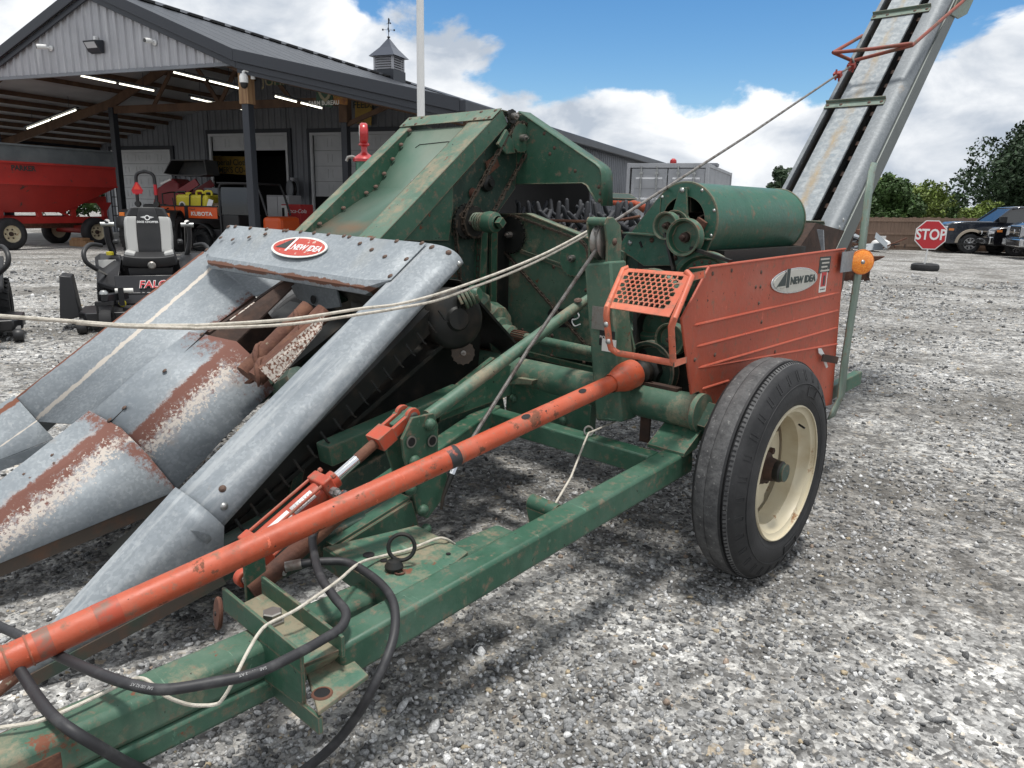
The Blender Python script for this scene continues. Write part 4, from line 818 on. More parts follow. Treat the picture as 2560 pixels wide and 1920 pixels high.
# cross channel ahead of the platform
bz = .452
ch = vs((-0.696,-2.159,0.452), (-0.714,-2.045,0.452), (-0.308,-2.051,0.452), (-0.321,-2.164,0.452)); m_ = MB(); m_.prism([ch[0], ch[3], ch[2], ch[1]], (0, 0, -.012)); m_.build('channel_floor', 'platform', pk, 0, bevel=.002)
fz = .455
for nm, a, b in (('f', (-0.729,-2.165,0.455), (-0.31,-2.167,0.455)), ('r', (-0.715,-2.053,0.455), (-0.296,-2.057,0.455))):
    a, b = V(a), V(b); nn = (b-a).cross(Z_).normalized()*.010; m_ = MB(); m_.prism([a-Z_*.02, b-Z_*.02, b+Z_*.040, a+Z_*.052], nn); m_.build('channel_flange', 'green', pk, 0, bevel=.002)
sz_ = .39
st = vs((-0.363,-2.132,0.39), (-0.364,-2.007,0.39), (-0.245,-2.022,0.39), (-0.212,-2.194,0.39)); m_ = MB(); m_.prism([st[0], st[3], st[2], st[1]], (0, 0, -.014)); m_.build('step_plate', 'platform', pk, 0, bevel=.003)
m_ = MB(); m_.prism([ch[3], ch[2], st[1], st[0]], (0, 0, -.01)); m_.build('step_riser', 'platform', pk, 0)
fA_, fB_ = V((-0.729,-2.165,0.455)), V((-0.31,-2.167,0.455)); fm_ = lerp(fA_, fB_, .50); m_ = MB(); m_.prism([fm_-Z_*.018, fB_-Z_*.018, fB_-Z_*.12, fm_-Z_*.135], (fB_-fA_).cross(Z_).normalized()*.010); m_.build('step_web', 'green', pk, 0)
a, b = V((-0.543,-2.149,0.3)), st[3]-Z_*.02; m_ = MB(); m_.prism([a, b, b-Z_*.045, a-Z_*.05], (st[1]-st[0]).normalized()*.012); m_.build('step_angle', 'green', pk, 0)
p = V((-0.263,-2.15,0.391)); m_ = MB(); m_.cyl(p, p+Z_*.0015, .020, n=18); m_.build('step_hole', 'slot', pk); m_ = MB(); m_.lathe([(.02, 0), (.027, 0), (.024, .003), (.02, .003)], p, Z_, 18, close=True); m_.build('hole_rim', 'rust', pk)
p = V((-0.551,-2.118,0.453)); m_ = MB(); hexnut(m_, p, Z_, .034, .006); hexnut(m_, p+Z_*.006, Z_, .028, .026); m_.build('pivot_bolt', 'steel', pk, 0)
lug = S_ = None
q0, q1 = V((-0.718,-2.161,0.46)), V((-0.712,-2.094,0.46)); m_ = MB(); q0, q1 = q0+V((-.08, .09, 0)), q1+V((-.08, .09, 0)); m_.prism([q0-Z_*.09, q1-Z_*.04, q1+Z_*.11, q0+Z_*.125], (q1-q0).cross(Z_).normalized()*-.014); m_.build('cylinder_lug', 'green', pk, 0, bevel=.003)
p = V((-0.846,-2.133,0.36)); m_ = MB(); m_.lathe([(0, 0), (.047, 0), (.05, .006), (.047, .012), (0, .014)], p, (-.3, -1, .15), 24); m_.build('pivot_washer', 'rust', pk); m_ = MB(); m_.cyl(p+V((-.002, -.012, .002)), p+V((-.004, -.016, .002)), .007, n=10); m_.build('washer_hole', 'slot', pk)
# rusty round stop tube and green channel beams behind the cylinder
a, b = V((-0.8,-2.054,0.417)), V((-0.8,-1.842,0.523)); m_ = MB(); m_.tube([a, b, b+(b-a)*.6], .030, 16); m_.build('stop_tube', 'rust', pk)
a, b = V((-0.97,-1.672,0.412)), V((-0.97,-1.264,0.451)); m_ = MB(); m_.bar(a-(b-a)*.6, b, .10, .09); m_.build('inner_beam', 'green_dark', pk, bevel=.008)
a, b = V((-0.88,-1.71,0.417)), V((-0.88,-1.368,0.497)); m_ = MB(); m_.prism([a, b, b+V((0, .05, -.17)), a+V((0, .03, -.06))], X_*.012); m_.prism([a, b, b+V((-.06, 0, .0)), a+V((-.06, 0, 0))], Z_*.012); m_.build('gusset_plate', 'green', pk, 0)
# lever bracket: two bolted plates
bk = [(-0.86,-1.416,0.751), (-0.86,-1.368,0.823), (-0.86,-1.265,0.822), (-0.86,-1.243,0.768), (-0.86,-1.244,0.668), (-0.86,-1.195,0.553), (-0.86,-1.215,0.469), (-0.86,-1.299,0.405), (-0.86,-1.349,0.441), (-0.86,-1.383,0.602), (-0.86,-1.408,0.677)]
for dx in (0, -.10):
    m_ = MB(); m_.prism([V(q)+X_*dx for q in bk], -X_*.014); m_.build('lever_plate', 'green', pk, 0, bevel=.003)
for zz in ((-0.86,-1.287,0.782), (-0.86,-1.364,0.656), (-0.86,-1.384,0.552), (-0.86,-1.324,0.449), (-0.86,-1.312,0.367)): bolt(zz, X_, .024, bolt_me3)
for zz in ((-0.855,-1.379,0.735), (-0.855,-1.279,0.717)):
    m_ = MB(); m_.cyl(V(zz), V(zz)+X_*.003, .017, n=16); m_.build('plate_hole', 'slot', pk); m_ = MB(); m_.lathe([(.017, 0), (.023, 0), (.023, .003), (.017, .003)], V(zz), X_, 16, close=True); m_.build('hole_bush', 'steel', pk)
q = V((-0.84,-1.187,0.577)); m_ = MB(); m_.tube([q+V((0, .02, .02)), q, q+V((0, -.05, -.09)), q+V((0, -.06, -.14))], [.010, .013, .007, .006], 10); m_.build('grease_hose', 'oily_shade', pk); m_ = MB(); m_.cyl(q+V((0, -.005, -.01)), q+V((0, .03, .05)), .014, n=8); m_.build('hose_clip', 'chrome', pk)
# --- hydraulic cylinder
ct = -.93
cA, cB = V((-0.93,-1.335,0.814)), V((-0.93,-1.99,0.473)); d = (cB-cA).normalized(); upc = X_.cross(d)
hy = empty('hydraulic_cylinder', (0, 0, 0)); hy.parent = pk
L = (cB-cA).length
m_ = MB()
for s_ in (-1, 1): m_.tube([cA+X_*s_*.030, cA+X_*s_*.030+d*.10], .001, 6); m_.lathe([(.016, -.009), (.031, -.009), (.033, 0), (.031, .009), (.016, .009)], cA+X_*s_*.030, X_, 20, close=True); m_.bar(cA+X_*s_*.030+d*.02, cA+X_*s_*.030+d*.13, .016, .040, up=upc)
m_.bar(cA+d*.10, cA+d*.17, .080, .054, up=upc); m_.build('clevis', 'orange_n', hy, bevel=.006)
m_ = MB(); m_.cyl(cA-X_*.045, cA+X_*.042, .0135, n=18); m_.lathe([(.0135, .0), (.018, .0), (.018, .006), (.0135, .006)], cA+X_*.034, X_, 16); m_.build('clevis_pin', 'steel', hy)
m_ = MB(); m_.bar(cA-d*.03, cA+d*.08, .028, .036, up=upc); m_.build('lever_eye', 'green', hy, bevel=.006)
m_ = MB(); m_.cyl(cA+d*.165, cA+d*.26, .0195, n=18); m_.build('rod_thread', 'rust', hy)
m_ = MB(); m_.cyl(cA+d*.26, cA+d*L*.55, .018, n=24); m_.build('rod', 'chrome', hy)
s0 = L*.53; s1 = L*.93
m_ = MB(); m_.box(cA+d*(s0+.02), (.10, .10, .042), Matrix((X_, upc, d)).transposed()); m_.build('end_head', 'orange_n', hy, bevel=.006); m_ = MB(); m_.cyl(cA+d*(s0-.03), cA+d*s0, .033, n=20); m_.build('gland', 'orange_n', hy)
m_ = MB(); m_.cyl(cA+d*(s0+.04), cA+d*s1, .040, n=28); m_.build('barrel', 'orange_n', hy)
for sx in (-1, 1):
    for sy in (-1, 1):
        o_ = X_*sx*.040+upc*sy*.040; m_ = MB(); m_.cyl(cA+d*(s0-.012)+o_, cA+d*(s1+.04)+o_, .0055, n=8); hexnut(m_, cA+d*(s0-.006)+o_, -d, .009, .012); m_.build('tie_rod', 'orange_n', hy)
m_ = MB(); m_.box(cA+d*(s1+.02), (.10, .10, .042), Matrix((X_, upc, d)).transposed()); m_.build('base_head', 'orange_n', hy, bevel=.006)
m_ = MB(); m_.bar(cA+d*(s1+.03), cB, .028, .042, up=upc); cB = V((-0.86,-2.046,0.44)); m_.bar(lerp(cB, V((-0.86,-1.984,0.48)), 1), cB, .036, .03, up=X_); m_.lathe([(.014, -.016), (.028, -.016), (.028, .016), (.014, .016)], cB, X_, 22, close=True); m_.build('base_eye', 'orange_n', hy, bevel=.004); m_ = MB(); m_.cyl(cB-X_*.032, cB+X_*.032, .014, n=18); m_.build('base_pin', 'steel', hy); m_ = MB(); m_.tube([cB+V((.038, -.02, .02)), cB+V((.04, .0, -.005)), cB+V((.04, .02, -.04))], .003, 6); m_.build('cotter_pin', 'steel', hy)
# data labels on the barrel, curved to it
tv = (X_*.62-upc*.78) if upc.z < 0 else (X_*.62+upc*.78)
a0 = math.atan2(tv.dot(upc), tv.dot(X_))
for f0, f1 in ((.13, .48), (.52, .9)):
    m_ = MB(); secs = []
    for da in (-.42, -.2, 0, .2, .42): secs.append([cA+d*(s0+.04+(s1-s0-.04)*f)+(X_*math.cos(a0+da)+upc*math.sin(a0+da))*.0410 for f in (f0, f1)])
    m_.loft(secs); m_.build('data_label', 'white', hy, solid=.0006)
for k in range(7):
    q = cA+d*(s0+.04+(s1-s0-.04)*(.17+k*.045))+(X_*math.cos(a0)+upc*math.sin(a0))*.0420; m_ = MB(); m_.box(q, (.002, .002, .014+.008*(k % 3)), Matrix((X_, upc, d.cross(X_*0+upc).normalized() if False else (X_*-math.sin(a0)+upc*math.cos(a0)))).transposed()); m_.build('label_print', 'inkgreen', hy, 0)
# ports, elbows and hoses
pA = cA+d*(s0+.02)+X_*.047
m_ = MB(); m_.cyl(pA, pA+X_*.024, .017, n=8); m_.cyl(pA+X_*.024, pA+X_*.045, .013, n=8); m_.tube([pA+X_*.04, pA+X_*.06, pA+X_*.068+d*.025], .010, 10); m_.build('hose_fitting', 'zinc', hy)
pB = V((-0.86,-1.98,0.479)); 
m_ = MB(); m_.cyl(pB+V((-.05, .0, .02)), pB+V((-.01, 0, 0)), .017, n=8); m_.tube([pB+V((-.012, 0, 0)), pB+V((.02, -.012, -.02)), pB+V((.05, .0, -.028)), pB+V((.085, .03, -.022))], .0125, 12); m_.build('elbow_fitting', 'zinc', pk)
hs = [V(q) for q in ((-0.728,-1.976,0.5), (-0.703,-1.935,0.505), (-0.666,-1.86,0.5), (-0.614,-1.817,0.495), (-0.478,-1.818,0.49), (-0.361,-1.852,0.485), (-0.281,-1.907,0.46), (-0.237,-1.967,0.42), (-0.226,-2.025,0.36), (-0.256,-2.054,0.28), (-0.293,-2.098,0.2), (-0.352,-2.153,0.12), (-0.42,-2.229,0.05))]
def smooth_path(p, k=6):
    out = []
    for i in range(len(p)-1):
        a, b, c, d_ = p[max(i-1, 0)], p[i], p[i+1], p[min(i+2, len(p)-1)]
        for j in range(k):
            u = j/k; out.append(.5*((2*b)+(c-a)*u+(2*a-5*b+4*c-d_)*u*u+(3*b-a-3*c+d_)*u*u*u))
    out.append(p[-1]); return out
m_ = MB(); m_.tube(smooth_path(hs), .0128, 14); m_.build('hydraulic_hose', 'hose', pk); m_ = MB(); m_.cyl(hs[0], lerp(hs[0], hs[1], 1), .0155, n=12); m_.build('hose_ferrule', 'steel', pk)
hs2 = [V(q) for q in ((-0.8,-1.7,0.643), (-0.79,-1.757,0.613), (-0.782,-1.839,0.55), (-0.694,-1.895,0.53), (-0.566,-1.954,0.52), (-0.448,-1.986,0.515), (-0.367,-2.004,0.51), (-0.329,-2.046,0.5), (-0.314,-2.113,0.5), (-0.298,-2.201,0.505), (-0.292,-2.304,0.51), (-0.33,-2.392,0.51), (-0.38,-2.477,0.51), (-0.453,-2.517,0.505), (-0.569,-2.547,0.49), (-0.753,-2.576,0.46), (-0.943,-2.599,0.43), (-1.124,-2.632,0.41), (-1.328,-2.681,0.4))]
m_ = MB(); m_.tube(smooth_path(hs2), .0128, 14); m_.build('hydraulic_hose', 'hose', pk)
hs3 = [V(q) for q in ((-0.819,-2.677,0.48), (-0.768,-2.667,0.465), (-0.678,-2.663,0.45), (-0.552,-2.661,0.455), (-0.469,-2.645,0.45), (-0.449,-2.606,0.4), (-0.459,-2.56,0.33), (-0.477,-2.504,0.25), (-0.532,-2.417,0.12), (-0.51,-2.333,0.04))]
m_ = MB(); m_.tube(smooth_path(hs3), .0128, 14); m_.build('hydraulic_hose', 'hose', pk)
hp2 = smooth_path(hs2)
for f0 in (.55, .68):     # maker print on the hose
    k0 = int(len(hp2)*f0); a_, b_ = hp2[k0], hp2[k0+3]; xd = (a_-b_).normalized(); xd = xd if xd.x < 0 else -xd; vw = V((.45, -.5, .75)); vw = (vw-xd*vw.dot(xd)).normalized(); yd = vw.cross(xd)
    text('hose_lettering', 'SAE 100 R2 AT', .010, 'hoseprint', pk, (a_+b_)/2+vw*.0132, xd, yd, extrude=.0002)
# thin cable along the platform and the trip line over the drawbar
cb1 = [V(q) for q in ((-0.576,-1.419,0.44), (-0.564,-1.47,0.48), (-0.588,-1.494,0.48), (-0.598,-1.606,0.475), (-0.62,-1.692,0.475), (-0.591,-1.801,0.5), (-0.504,-1.936,0.525), (-0.465,-2.031,0.53), (-0.455,-2.107,0.52), (-0.476,-2.17,0.5), (-0.467,-2.204,0.49), (-0.438,-2.252,0.47), (-0.399,-2.303,0.45), (-0.401,-2.322,0.42), (-0.413,-2.338,0.39), (-0.423,-2.346,0.38), (-0.437,-2.367,0.38), (-0.445,-2.406,0.4), (-0.459,-2.45,0.44), (-0.522,-2.467,0.46), (-0.56,-2.489,0.45), (-0.555,-2.542,0.45), (-0.548,-2.611,0.45), (-0.551,-2.686,0.45), (-0.586,-2.75,0.45), (-0.611,-2.791,0.45))]
m_ = MB(); m_.tube(smooth_path(cb1, 5), .0046, 8); m_.build('trip_cable', 'rope', pk)
cb2 = [V(q) for q in ((-0.812,0.091,0.64), (-0.725,-0.28,0.62), (-0.722,-0.447,0.61), (-0.73,-0.473,0.605), (-0.71,-0.525,0.58), (-0.542,-0.828,0.54), (-0.466,-1.017,0.5))]
m_ = MB(); m_.tube(cb2, .0045, 8); m_.build('control_wire', 'rope', pk); q = V((-0.748,-0.45,0.605)); m_ = MB(); m_.torus(q, (.7, -.7, .3), .020, .005, 18, 6); m_.build('wire_eye', 'steel', pk)
# tube holder welded on the rail
a, b = V((-0.536,-1.071,0.51)), V((-0.413,-1.062,0.5)); m_ = MB(); m_.lathe([(.020, 0), (.030, 0), (.030, (b-a).length), (.020, (b-a).length)], a, b-a, 18, close=True); m_.build('tube_holder', 'green', pk); m_ = MB(); m_.prism([a-Z_*.015, b-Z_*.01, b-Z_*.06, a-Z_*.075+V((.02, 0, 0))], (b-a).cross(Z_).normalized()*.03); m_.build('holder_web', 'green', pk, 0)

# --- orange drive line shield
pt0, pt1, pt2 = V((-0.62,-0.368,0.865)), V((-0.66,-1.357,0.72)), V((-0.8,-2.697,0.48)); pt3 = pt2+(pt2-pt1)*.6
m_ = MB(); m_.tube([pt0, lerp(pt0, pt1, .1), pt1], .0365, 28); m_.build('shield_tube', 'orange', pk)
dv = (pt1-pt0).normalized()
m_ = MB(); m_.lathe([(.040, .14), (.044, .11), (.057, .07), (.062, .05), (.064, .03), (.064, -.02), (.058, -.026), (.053, -.02), (.051, .03)], pt0-dv*.03, dv, 28); m_.build('shield_cup', 'orange', pk); m_ = MB(); m_.cyl(pt0-dv*.035, pt0+dv*.02, .049, n=20); m_.build('cup_bearing', 'oily_shade', pk)
m_ = MB(); m_.tube([lerp(pt1, pt2, -.02), lerp(pt1, pt2, .1), pt2, pt3], .0385, 28); m_.build('outer_shield_tube', 'orange', pk)
d2_ = (pt2-pt1).normalized()
m_ = MB(); m_.lathe([(.0388, 0), (.0393, .001), (.0393, .045), (.0388, .046)], lerp(pt1, pt2, -.015), d2_, 28); m_.build('wear_band', mat('worn_band', (.03, .03, .032), .6, layers=[dict(col=(.42, .09, .05), scale=14, lo=.52, hi=.58, detail=8)]), pk)
for f, wd in ((.80, .06), (.918, .035)):
    m_ = MB(); a0 = -.2; secs = []; x, y = perp(d2_); 
    secs = [[lerp(pt1, pt2, f)+d2_*h_+(x*math.cos(a)+y*math.sin(a))*.0391 for a in np.linspace(0, 2*math.pi, 24)[:-1]] for h_ in (0, wd)]; m_.loft(secs, closed=True); m_.build('wear_band', mat('bare_band', (.42, .066, .032), .55, layers=[dict(col=(.20, .11, .08), scale=9, lo=.48, hi=.60, detail=10, nrough=.7)]), pk)
for f in (.955, .99):
    m_ = MB(); m_.torus(lerp(pt1, pt2, f), d2_, .0388, .003, 28, 6); m_.build('shield_ring', 'orange', pk)
m_ = MB(); m_.tube([lerp(pt1, pt2, 1.02), lerp(pt1, pt2, 1.05), pt3+d2_*.1], [.039, .048, .050], 28); m_.build('front_cup', 'orange', pk)
for zz in ((-0.6,-0.682,0.87), (-0.6,-1.011,0.833)):
    f = (V(zz)-pt0).dot(dv); c = pt0+dv*f; up_ = (V((.45, -.25, 1))-dv*V((.45, -.25, 1)).dot(dv)).normalized()
    m_ = MB(); m_.lathe([(0, .0), (1, 0)], (0, 0, 0), Z_, 14); x_ = up_.cross(dv).normalized(); m_.v = [tuple(c+up_*.0372+dv*v[0]*.022+x_*v[1]*.012) for v in m_.v]; m_.build('shield_slot', 'slot', pk)
# joint and pulley behind the cup
jc = pt0-dv*.03; je = V((-0.624,-0.14,0.865))
m_ = MB(); m_.tube([jc, lerp(jc, je, .35)], .036, 16); m_.lathe([(.03, 0), (.052, .02), (.056, .05), (.04, .08)], lerp(jc, je, .3), je-jc, 20); m_.lathe([(.03, 0), (.06, .02), (.06, .055), (.03, .07)], lerp(jc, je, .62), je-jc, 8); m_.build('universal_joint', 'oily_shade', pk)
pulley('drive_pulley', je, -Y_, .135, .05, 'green_dark'); 
for a in (.6, 2.2, 3.6, 5.0): m_ = MB(); q = je+V((math.cos(a)*.085, -.021, math.sin(a)*.085)); m_.cyl(q, q-Y_*.002, .02, n=12); m_.build('pulley_hole', 'slot', pk)
pulley('idler_pulley', (-0.536,-0.13,1.017), -Y_, .075, .045, 'green'); pulley('upper_pulley', (-0.729,-0.02,1.142), -Y_, .17, .05, 'green')
m_ = MB(); m_.bb(-.88, -.36, .02, .9, .62, 1.05); m_.build('gearcase', 'oily_shade', pk, 0, bevel=.05)
m_ = MB(); m_.lathe([(.11, 0), (.11, .25), (.05, .3)], (-0.655,-0.1,1.033), Y_, 24); m_.build('gearcase_neck', 'oily_shade', pk)
for a, b in (((-0.775,-0.08,1.112), (-0.734,-0.12,0.856)), ((-0.556,-0.13,0.985), (-0.537,-0.14,0.832))):
    m_ = MB(); m_.bar(V(a), V(b), .02, .03, up=Y_); m_.build('drive_belt', 'oily_shade', pk)
m_ = MB(); m_.bar((-.58, -.25, .55), (-.58, -.25, .83), .012, .05, up=X_); m_.bb(-.60, -.42, -.27, -.23, .815, .83); m_.build('bearing_bracket', 'rust_dk', pk, 0)
# --- orange guard with round holes
def holed_plate(m_, P00, P10, P11, P01, cols, rows, hr, margin, thick):
    """plate with real holes: square cells each with a round hole"""
    P00, P10, P11, P01 = map(V, (P00, P10, P11, P01)); nn = (P10-P00).cross(P01-P00).normalized()*thick
    def pt(u, v): return (P00*(1-u)+P10*u)*(1-v)+(P01*(1-u)+P11*u)*v
    W_, H_ = ((P10-P00).length+(P11-P01).length)/2, (P01-P00).length
    u0, u1, v0, v1 = margin[0], 1-margin[1], margin[2], 1-margin[3]
    def quad(a0, a1, b0, b1):
        m_.hexa([pt(a0, b0)-nn, pt(a1, b0)-nn, pt(a1, b1)-nn, pt(a0, b1)-nn, pt(a0, b0), pt(a1, b0), pt(a1, b1), pt(a0, b1)])
    quad(0, 1, 0, v0); quad(0, 1, v1, 1)
    rv = (v1-v0)/rows
    for j in range(rows):
        b0, b1 = v0+j*rv, v0+(j+1)*rv; cw = (u1-u0)/(cols+.5); sh = (j % 2)*cw*.5
        quad(0, u0+sh, b0, b1); quad(u0+sh+cols*cw, 1, b0, b1)
        for i in range(cols):
            a0 = u0+sh+i*cw; a1 = a0+cw; cu, cv = (a0+a1)/2, (b0+b1)/2; n_ = 16; ou = []; inn = []
            for k in range(n_):
                a = 2*math.pi*(k+.5)/n_; ca, sa = math.cos(a), math.sin(a); s_ = 1/max(abs(ca), abs(sa)); ou.append((cu+ca*s_*cw/2, cv+sa*s_*rv/2)); inn.append((cu+ca*hr/W_, cv+sa*hr/H_))
            o = len(m_.v)
            m_.v += [tuple(pt(*q)) for q in ou]+[tuple(pt(*q)) for q in inn]+[tuple(pt(*q)-nn) for q in inn]+[tuple(pt(*q)-nn) for q in ou]
            for k in range(n_):
                k2 = (k+1) % n_; m_.f += [(o+k, o+k2, o+n_+k2, o+n_+k), (o+n_+k, o+n_+k2, o+2*n_+k2, o+2*n_+k), (o+2*n_+k, o+2*n_+k2, o+3*n_+k2, o+3*n_+k)]
gTL, gTR, gBR, gBL = vs((-0.625,-0.42,1.338), (-0.305,-0.42,1.342), (-0.286,-0.6,1.188), (-0.572,-0.6,1.193))
gd = empty('belt_guard', (0, 0, 0)); gd.parent = pk
m_ = MB(); holed_plate(m_, gBL, gBR, gTR, gTL, 10, 8, .0165, (.05, .09, .15, .09), .004); m_.build('perforated_plate', 'orange_l', gd, 0)
hp = vs((-0.609,-0.41,1.338), (-0.627,-0.425,1.329), (-0.572,-0.6,1.193), (-0.574,-0.6,1.159), (-0.57,-0.58,1.06), (-0.564,-0.57,1.023), (-0.536,-0.56,1.007), (-0.421,-0.55,1.005), (-0.291,-0.54,1.002))
m_ = MB(); m_.tube(hp, .0135, 12); m_.build('guard_hoop', 'orange_l', gd)
hp = vs((-0.335,-0.415,1.342), (-0.305,-0.425,1.325), (-0.27,-0.59,1.184), (-0.28,-0.59,1.149), (-0.286,-0.55,1.011)); m_ = MB(); m_.tube(hp, .0135, 12); m_.build('guard_hoop', 'orange_l', gd)
m_ = MB(); m_.prism(vs((-0.305,-0.42,1.342), (-0.289,-0.36,1.35), (-0.284,-0.36,1.321), (-0.301,-0.42,1.311)), (0, .008, 0)); m_.build('guard_tab', 'orange', gd, 0); m_ = MB(); m_.prism(vs((-0.29,-0.54,1.014), (-0.306,-0.42,1.008), (-0.304,-0.42,0.983), (-0.287,-0.54,0.985)), (0, .008, 0)); m_.build('guard_tab', 'orange_l', gd, 0)
for q in ((-0.56,-0.62,1.127), (-0.559,-0.6,1.056)): bolt(q, -Y_, .012, bolt_me2)
# --- red side panel
tp = -.32
pn = [(-0.32,-0.27,1.357), (-0.32,-0.456,1.163), (-0.32,-0.332,0.839), (-0.32,-0.314,0.834), (-0.32,-0.27,0.836), (-0.32,-0.213,0.814), (-0.32,-0.18,0.774)]
pn = vs(*pn)+vs((-0.32,-0.003,0.603), (-0.32,1.331,0.487), (-0.32,1.226,1.389))
m_ = MB(); m_.prism(pn, (-.004, 0, 0)); m_.build('side_panel', 'red', pk, 0, bevel=.0015)
m_ = MB(); m_.tube([pn[0]+X_*.002, pn[1]+X_*.002, pn[2]+X_*.002], .006, 8); m_.build('panel_hem', 'red_n', pk); m_ = MB(); m_.tube([pn[0]+X_*.002, pn[-1]+X_*.002], .006, 8); m_.build('panel_hem', 'red_n', pk)
m_ = MB(); m_.prism([pn[0], pn[-1], pn[-1]-X_*.09-Z_*.01, pn[0]-X_*.09-Z_*.01], (0, 0, -.004)); m_.build('panel_flange', 'red', pk, 0)
for a, b in (((-0.32,-0.358,1.126), (-0.32,1.227,1.15)), ((-0.32,-0.319,1.034), (-0.32,1.251,1.05)), ((-0.32,-0.291,0.94), (-0.32,1.271,0.951)), ((-0.32,-0.287,0.941), (-0.32,1.306,0.851)), ((-0.32,-0.237,0.843), (-0.32,-0.004,0.842))):
    a, b = V(a), V(b); m_ = MB(); m_.tube([a-X_*.003, lerp(a, b, .02)+X_*.0, lerp(a, b, .98)+X_*.0, b-X_*.003], [.003, .0065, .0065, .003], 8); m_.build('pressed_rib', 'red_n', pk)
for q in ((-0.32,-0.231,1.328), (-0.32,-0.068,1.333), (-0.32,0.224,1.246), (-0.32,0.177,1.248), (-0.32,0.224,1.171), (-0.32,0.272,1.079), (-0.32,-0.153,0.979), (-0.32,-0.321,0.981), (-0.32,0.456,0.915), (-0.32,0.218,1.312)): bolt(q, X_, .0095)
# badge
bc = V((-0.32,0.598,1.254)); bx, by = V((-0.32,0.862,1.268))-bc, V((-0.32,0.574,1.316))-bc; ex = Y_; 
def ell(c, a, b, n_=40, tilt=0): return [c+(ex*math.cos(k*2*math.pi/n_)*a+Z_*math.sin(k*2*math.pi/n_)*b) for k in range(n_)]
bw, bh = bx.y+.01, by.z
m_ = MB(); m_.prism(ell(bc, bw, bh), X_*.006); m_.build('badge_rim', 'chromeb', pk, 30, bevel=.002)
m_ = MB(); m_.prism(ell(bc+X_*.006, bw*.91, bh*.86), X_*.002); bo = m_.build('badge_plate', 'badge', pk, 30)
text('badge_lettering', 'NEW IDEA', bh*.78, 'inkgreen', bo, bc+V((.009, bw*.31, -bh*.02)), Y_, Z_, extrude=.001, bold=.002, sx=bw*1.10/(bh*.78*4.7))
def bq(*p): return [bc+V((.0085, a*bw, b*bh)) for a, b in p]
m_ = MB(); m_.prism(bq((-.84, -.45), (-.47, .74), (-.44, .74), (-.44, -.30), (-.76, -.30)), X_*.001); m_.prism(bq((-.41, -.48), (-.41, .98), (-.29, .98), (-.29, -.48)), X_*.001); m_.build('badge_emblem', 'inkgreen', bo, 0)
m_ = MB(); m_.prism(bq((-.45, .76), (-.42, .98), (-.46, .92), (-.50, .70)), X_*.0012); m_.build('badge_emblem', 'chromeb', bo, 0)
text('badge_lettering', 'AVCO', bh*.26, 'badge', bo, bc+V((.0102, -bw*.55, -bh*.44)), Y_, Z_, extrude=.0005, sx=1.05)
# decals beside the badge
def decal(c, w_, h_, m, nm='decal', parent=None): m_ = MB(); c = V(c); m_.bb(c.x, c.x+.0012, c.y-w_/2, c.y+w_/2, c.z-h_/2, c.z+h_/2); return m_.build(nm, m, parent or pk, 0)
q = V((-0.32,0.963,1.314)); d_ = decal(q, .15, .085, 'inkgreen')
for k in range(4): decal(q+V((.0013, (k % 2)*.012-.006, .03-k*.02)), .12-.02*(k % 3), .008, 'badge', 'decal_print', d_)
q = V((-0.32,0.968,1.238)); d_ = decal(q, .095, .135, 'offwhite'); decal(q+X_*.0013, .068, .075, 'sign_red', 'decal_print', d_); decal(q+V((.0026, .004, -.005)), .022, .05, 'inkgreen', 'decal_print', d_)
text('decal_lettering', 'DANGER', .016, 'inkgreen', d_, q+V((.002, 0, .052)), Y_, Z_, extrude=.0003); text('decal_lettering', 'ROTATING PARTS', .0085, 'inkgreen', d_, q+V((.002, 0, -.053)), Y_, Z_, extrude=.0003)
# torn tape and latch bar at the rear of the panel
for pts in (((-0.31,0.98,0.867), (-0.305,1.012,0.864), (-0.3,1.071,0.815), (-0.31,1.058,0.811), (-0.31,0.997,0.839)), ((-0.31,1.08,0.784), (-0.3,1.09,0.787), (-0.305,1.143,0.743), (-0.31,1.132,0.737))):
    m_ = MB(); m_.prism(vs(*pts), (.003, 0, 0)); m_.build('torn_tape', 'white', pk, 0)
m_ = MB(); m_.bar(V((-0.3,1.033,0.811)), V((-0.27,1.183,0.781)), .008, .04); m_.build('latch_bar', 'rust_dk', pk, 0)
# rear strut with reflector
sx_ = -.285
sp = vs((-0.42,1.824,1.874), (-0.36,1.618,1.813), (-0.285,1.384,1.687), (-0.285,1.391,1.351), (-0.285,1.347,0.77), (-0.285,1.362,0.541), (-0.285,1.292,0.485), (-0.285,1.242,0.431))
m_ = MB(); secs = []
for i, p in enumerate(sp): secs.append([p-Y_*.055, p+Y_*.05])
m_.loft(secs); m_.build('elevator_strut', 'green_pale', pk, 30, solid=.008)
q0, q1 = V((-0.3,1.135,1.321)), V((-0.3,1.399,1.311)); m_ = MB(); m_.bb(q0.x, q0.x+.004, q0.y, q1.y, q0.z-.055, q0.z+.055); m_.build('reflector_bracket', 'galv_edge', pk, 0)
q = V((-0.268,1.353,1.317)); RA = V((.74, -.67, .02)).normalized(); m_ = MB(); m_.lathe([(0, 0), (.068, 0), (.068, .010), (.06, .016), (.02, .019), (0, .019)], q, RA, 40); ro_ = m_.build('amber_reflector', 'amber', pk); bolt(q+RA*.019, RA, .012, bolt_me2)
m_ = MB(); m_.torus(q+RA*.010, RA, .066, .004, 40, 6); m_.build('reflector_ring', mat('ring_amber', (.6, .16, .02), .4), ro_)
m_ = MB(); m_.bar((-.36, .9, .53), (-.34, 1.78, .58), .05, .085); m_.build('rear_rail', 'green', pk, 0, bevel=.006)
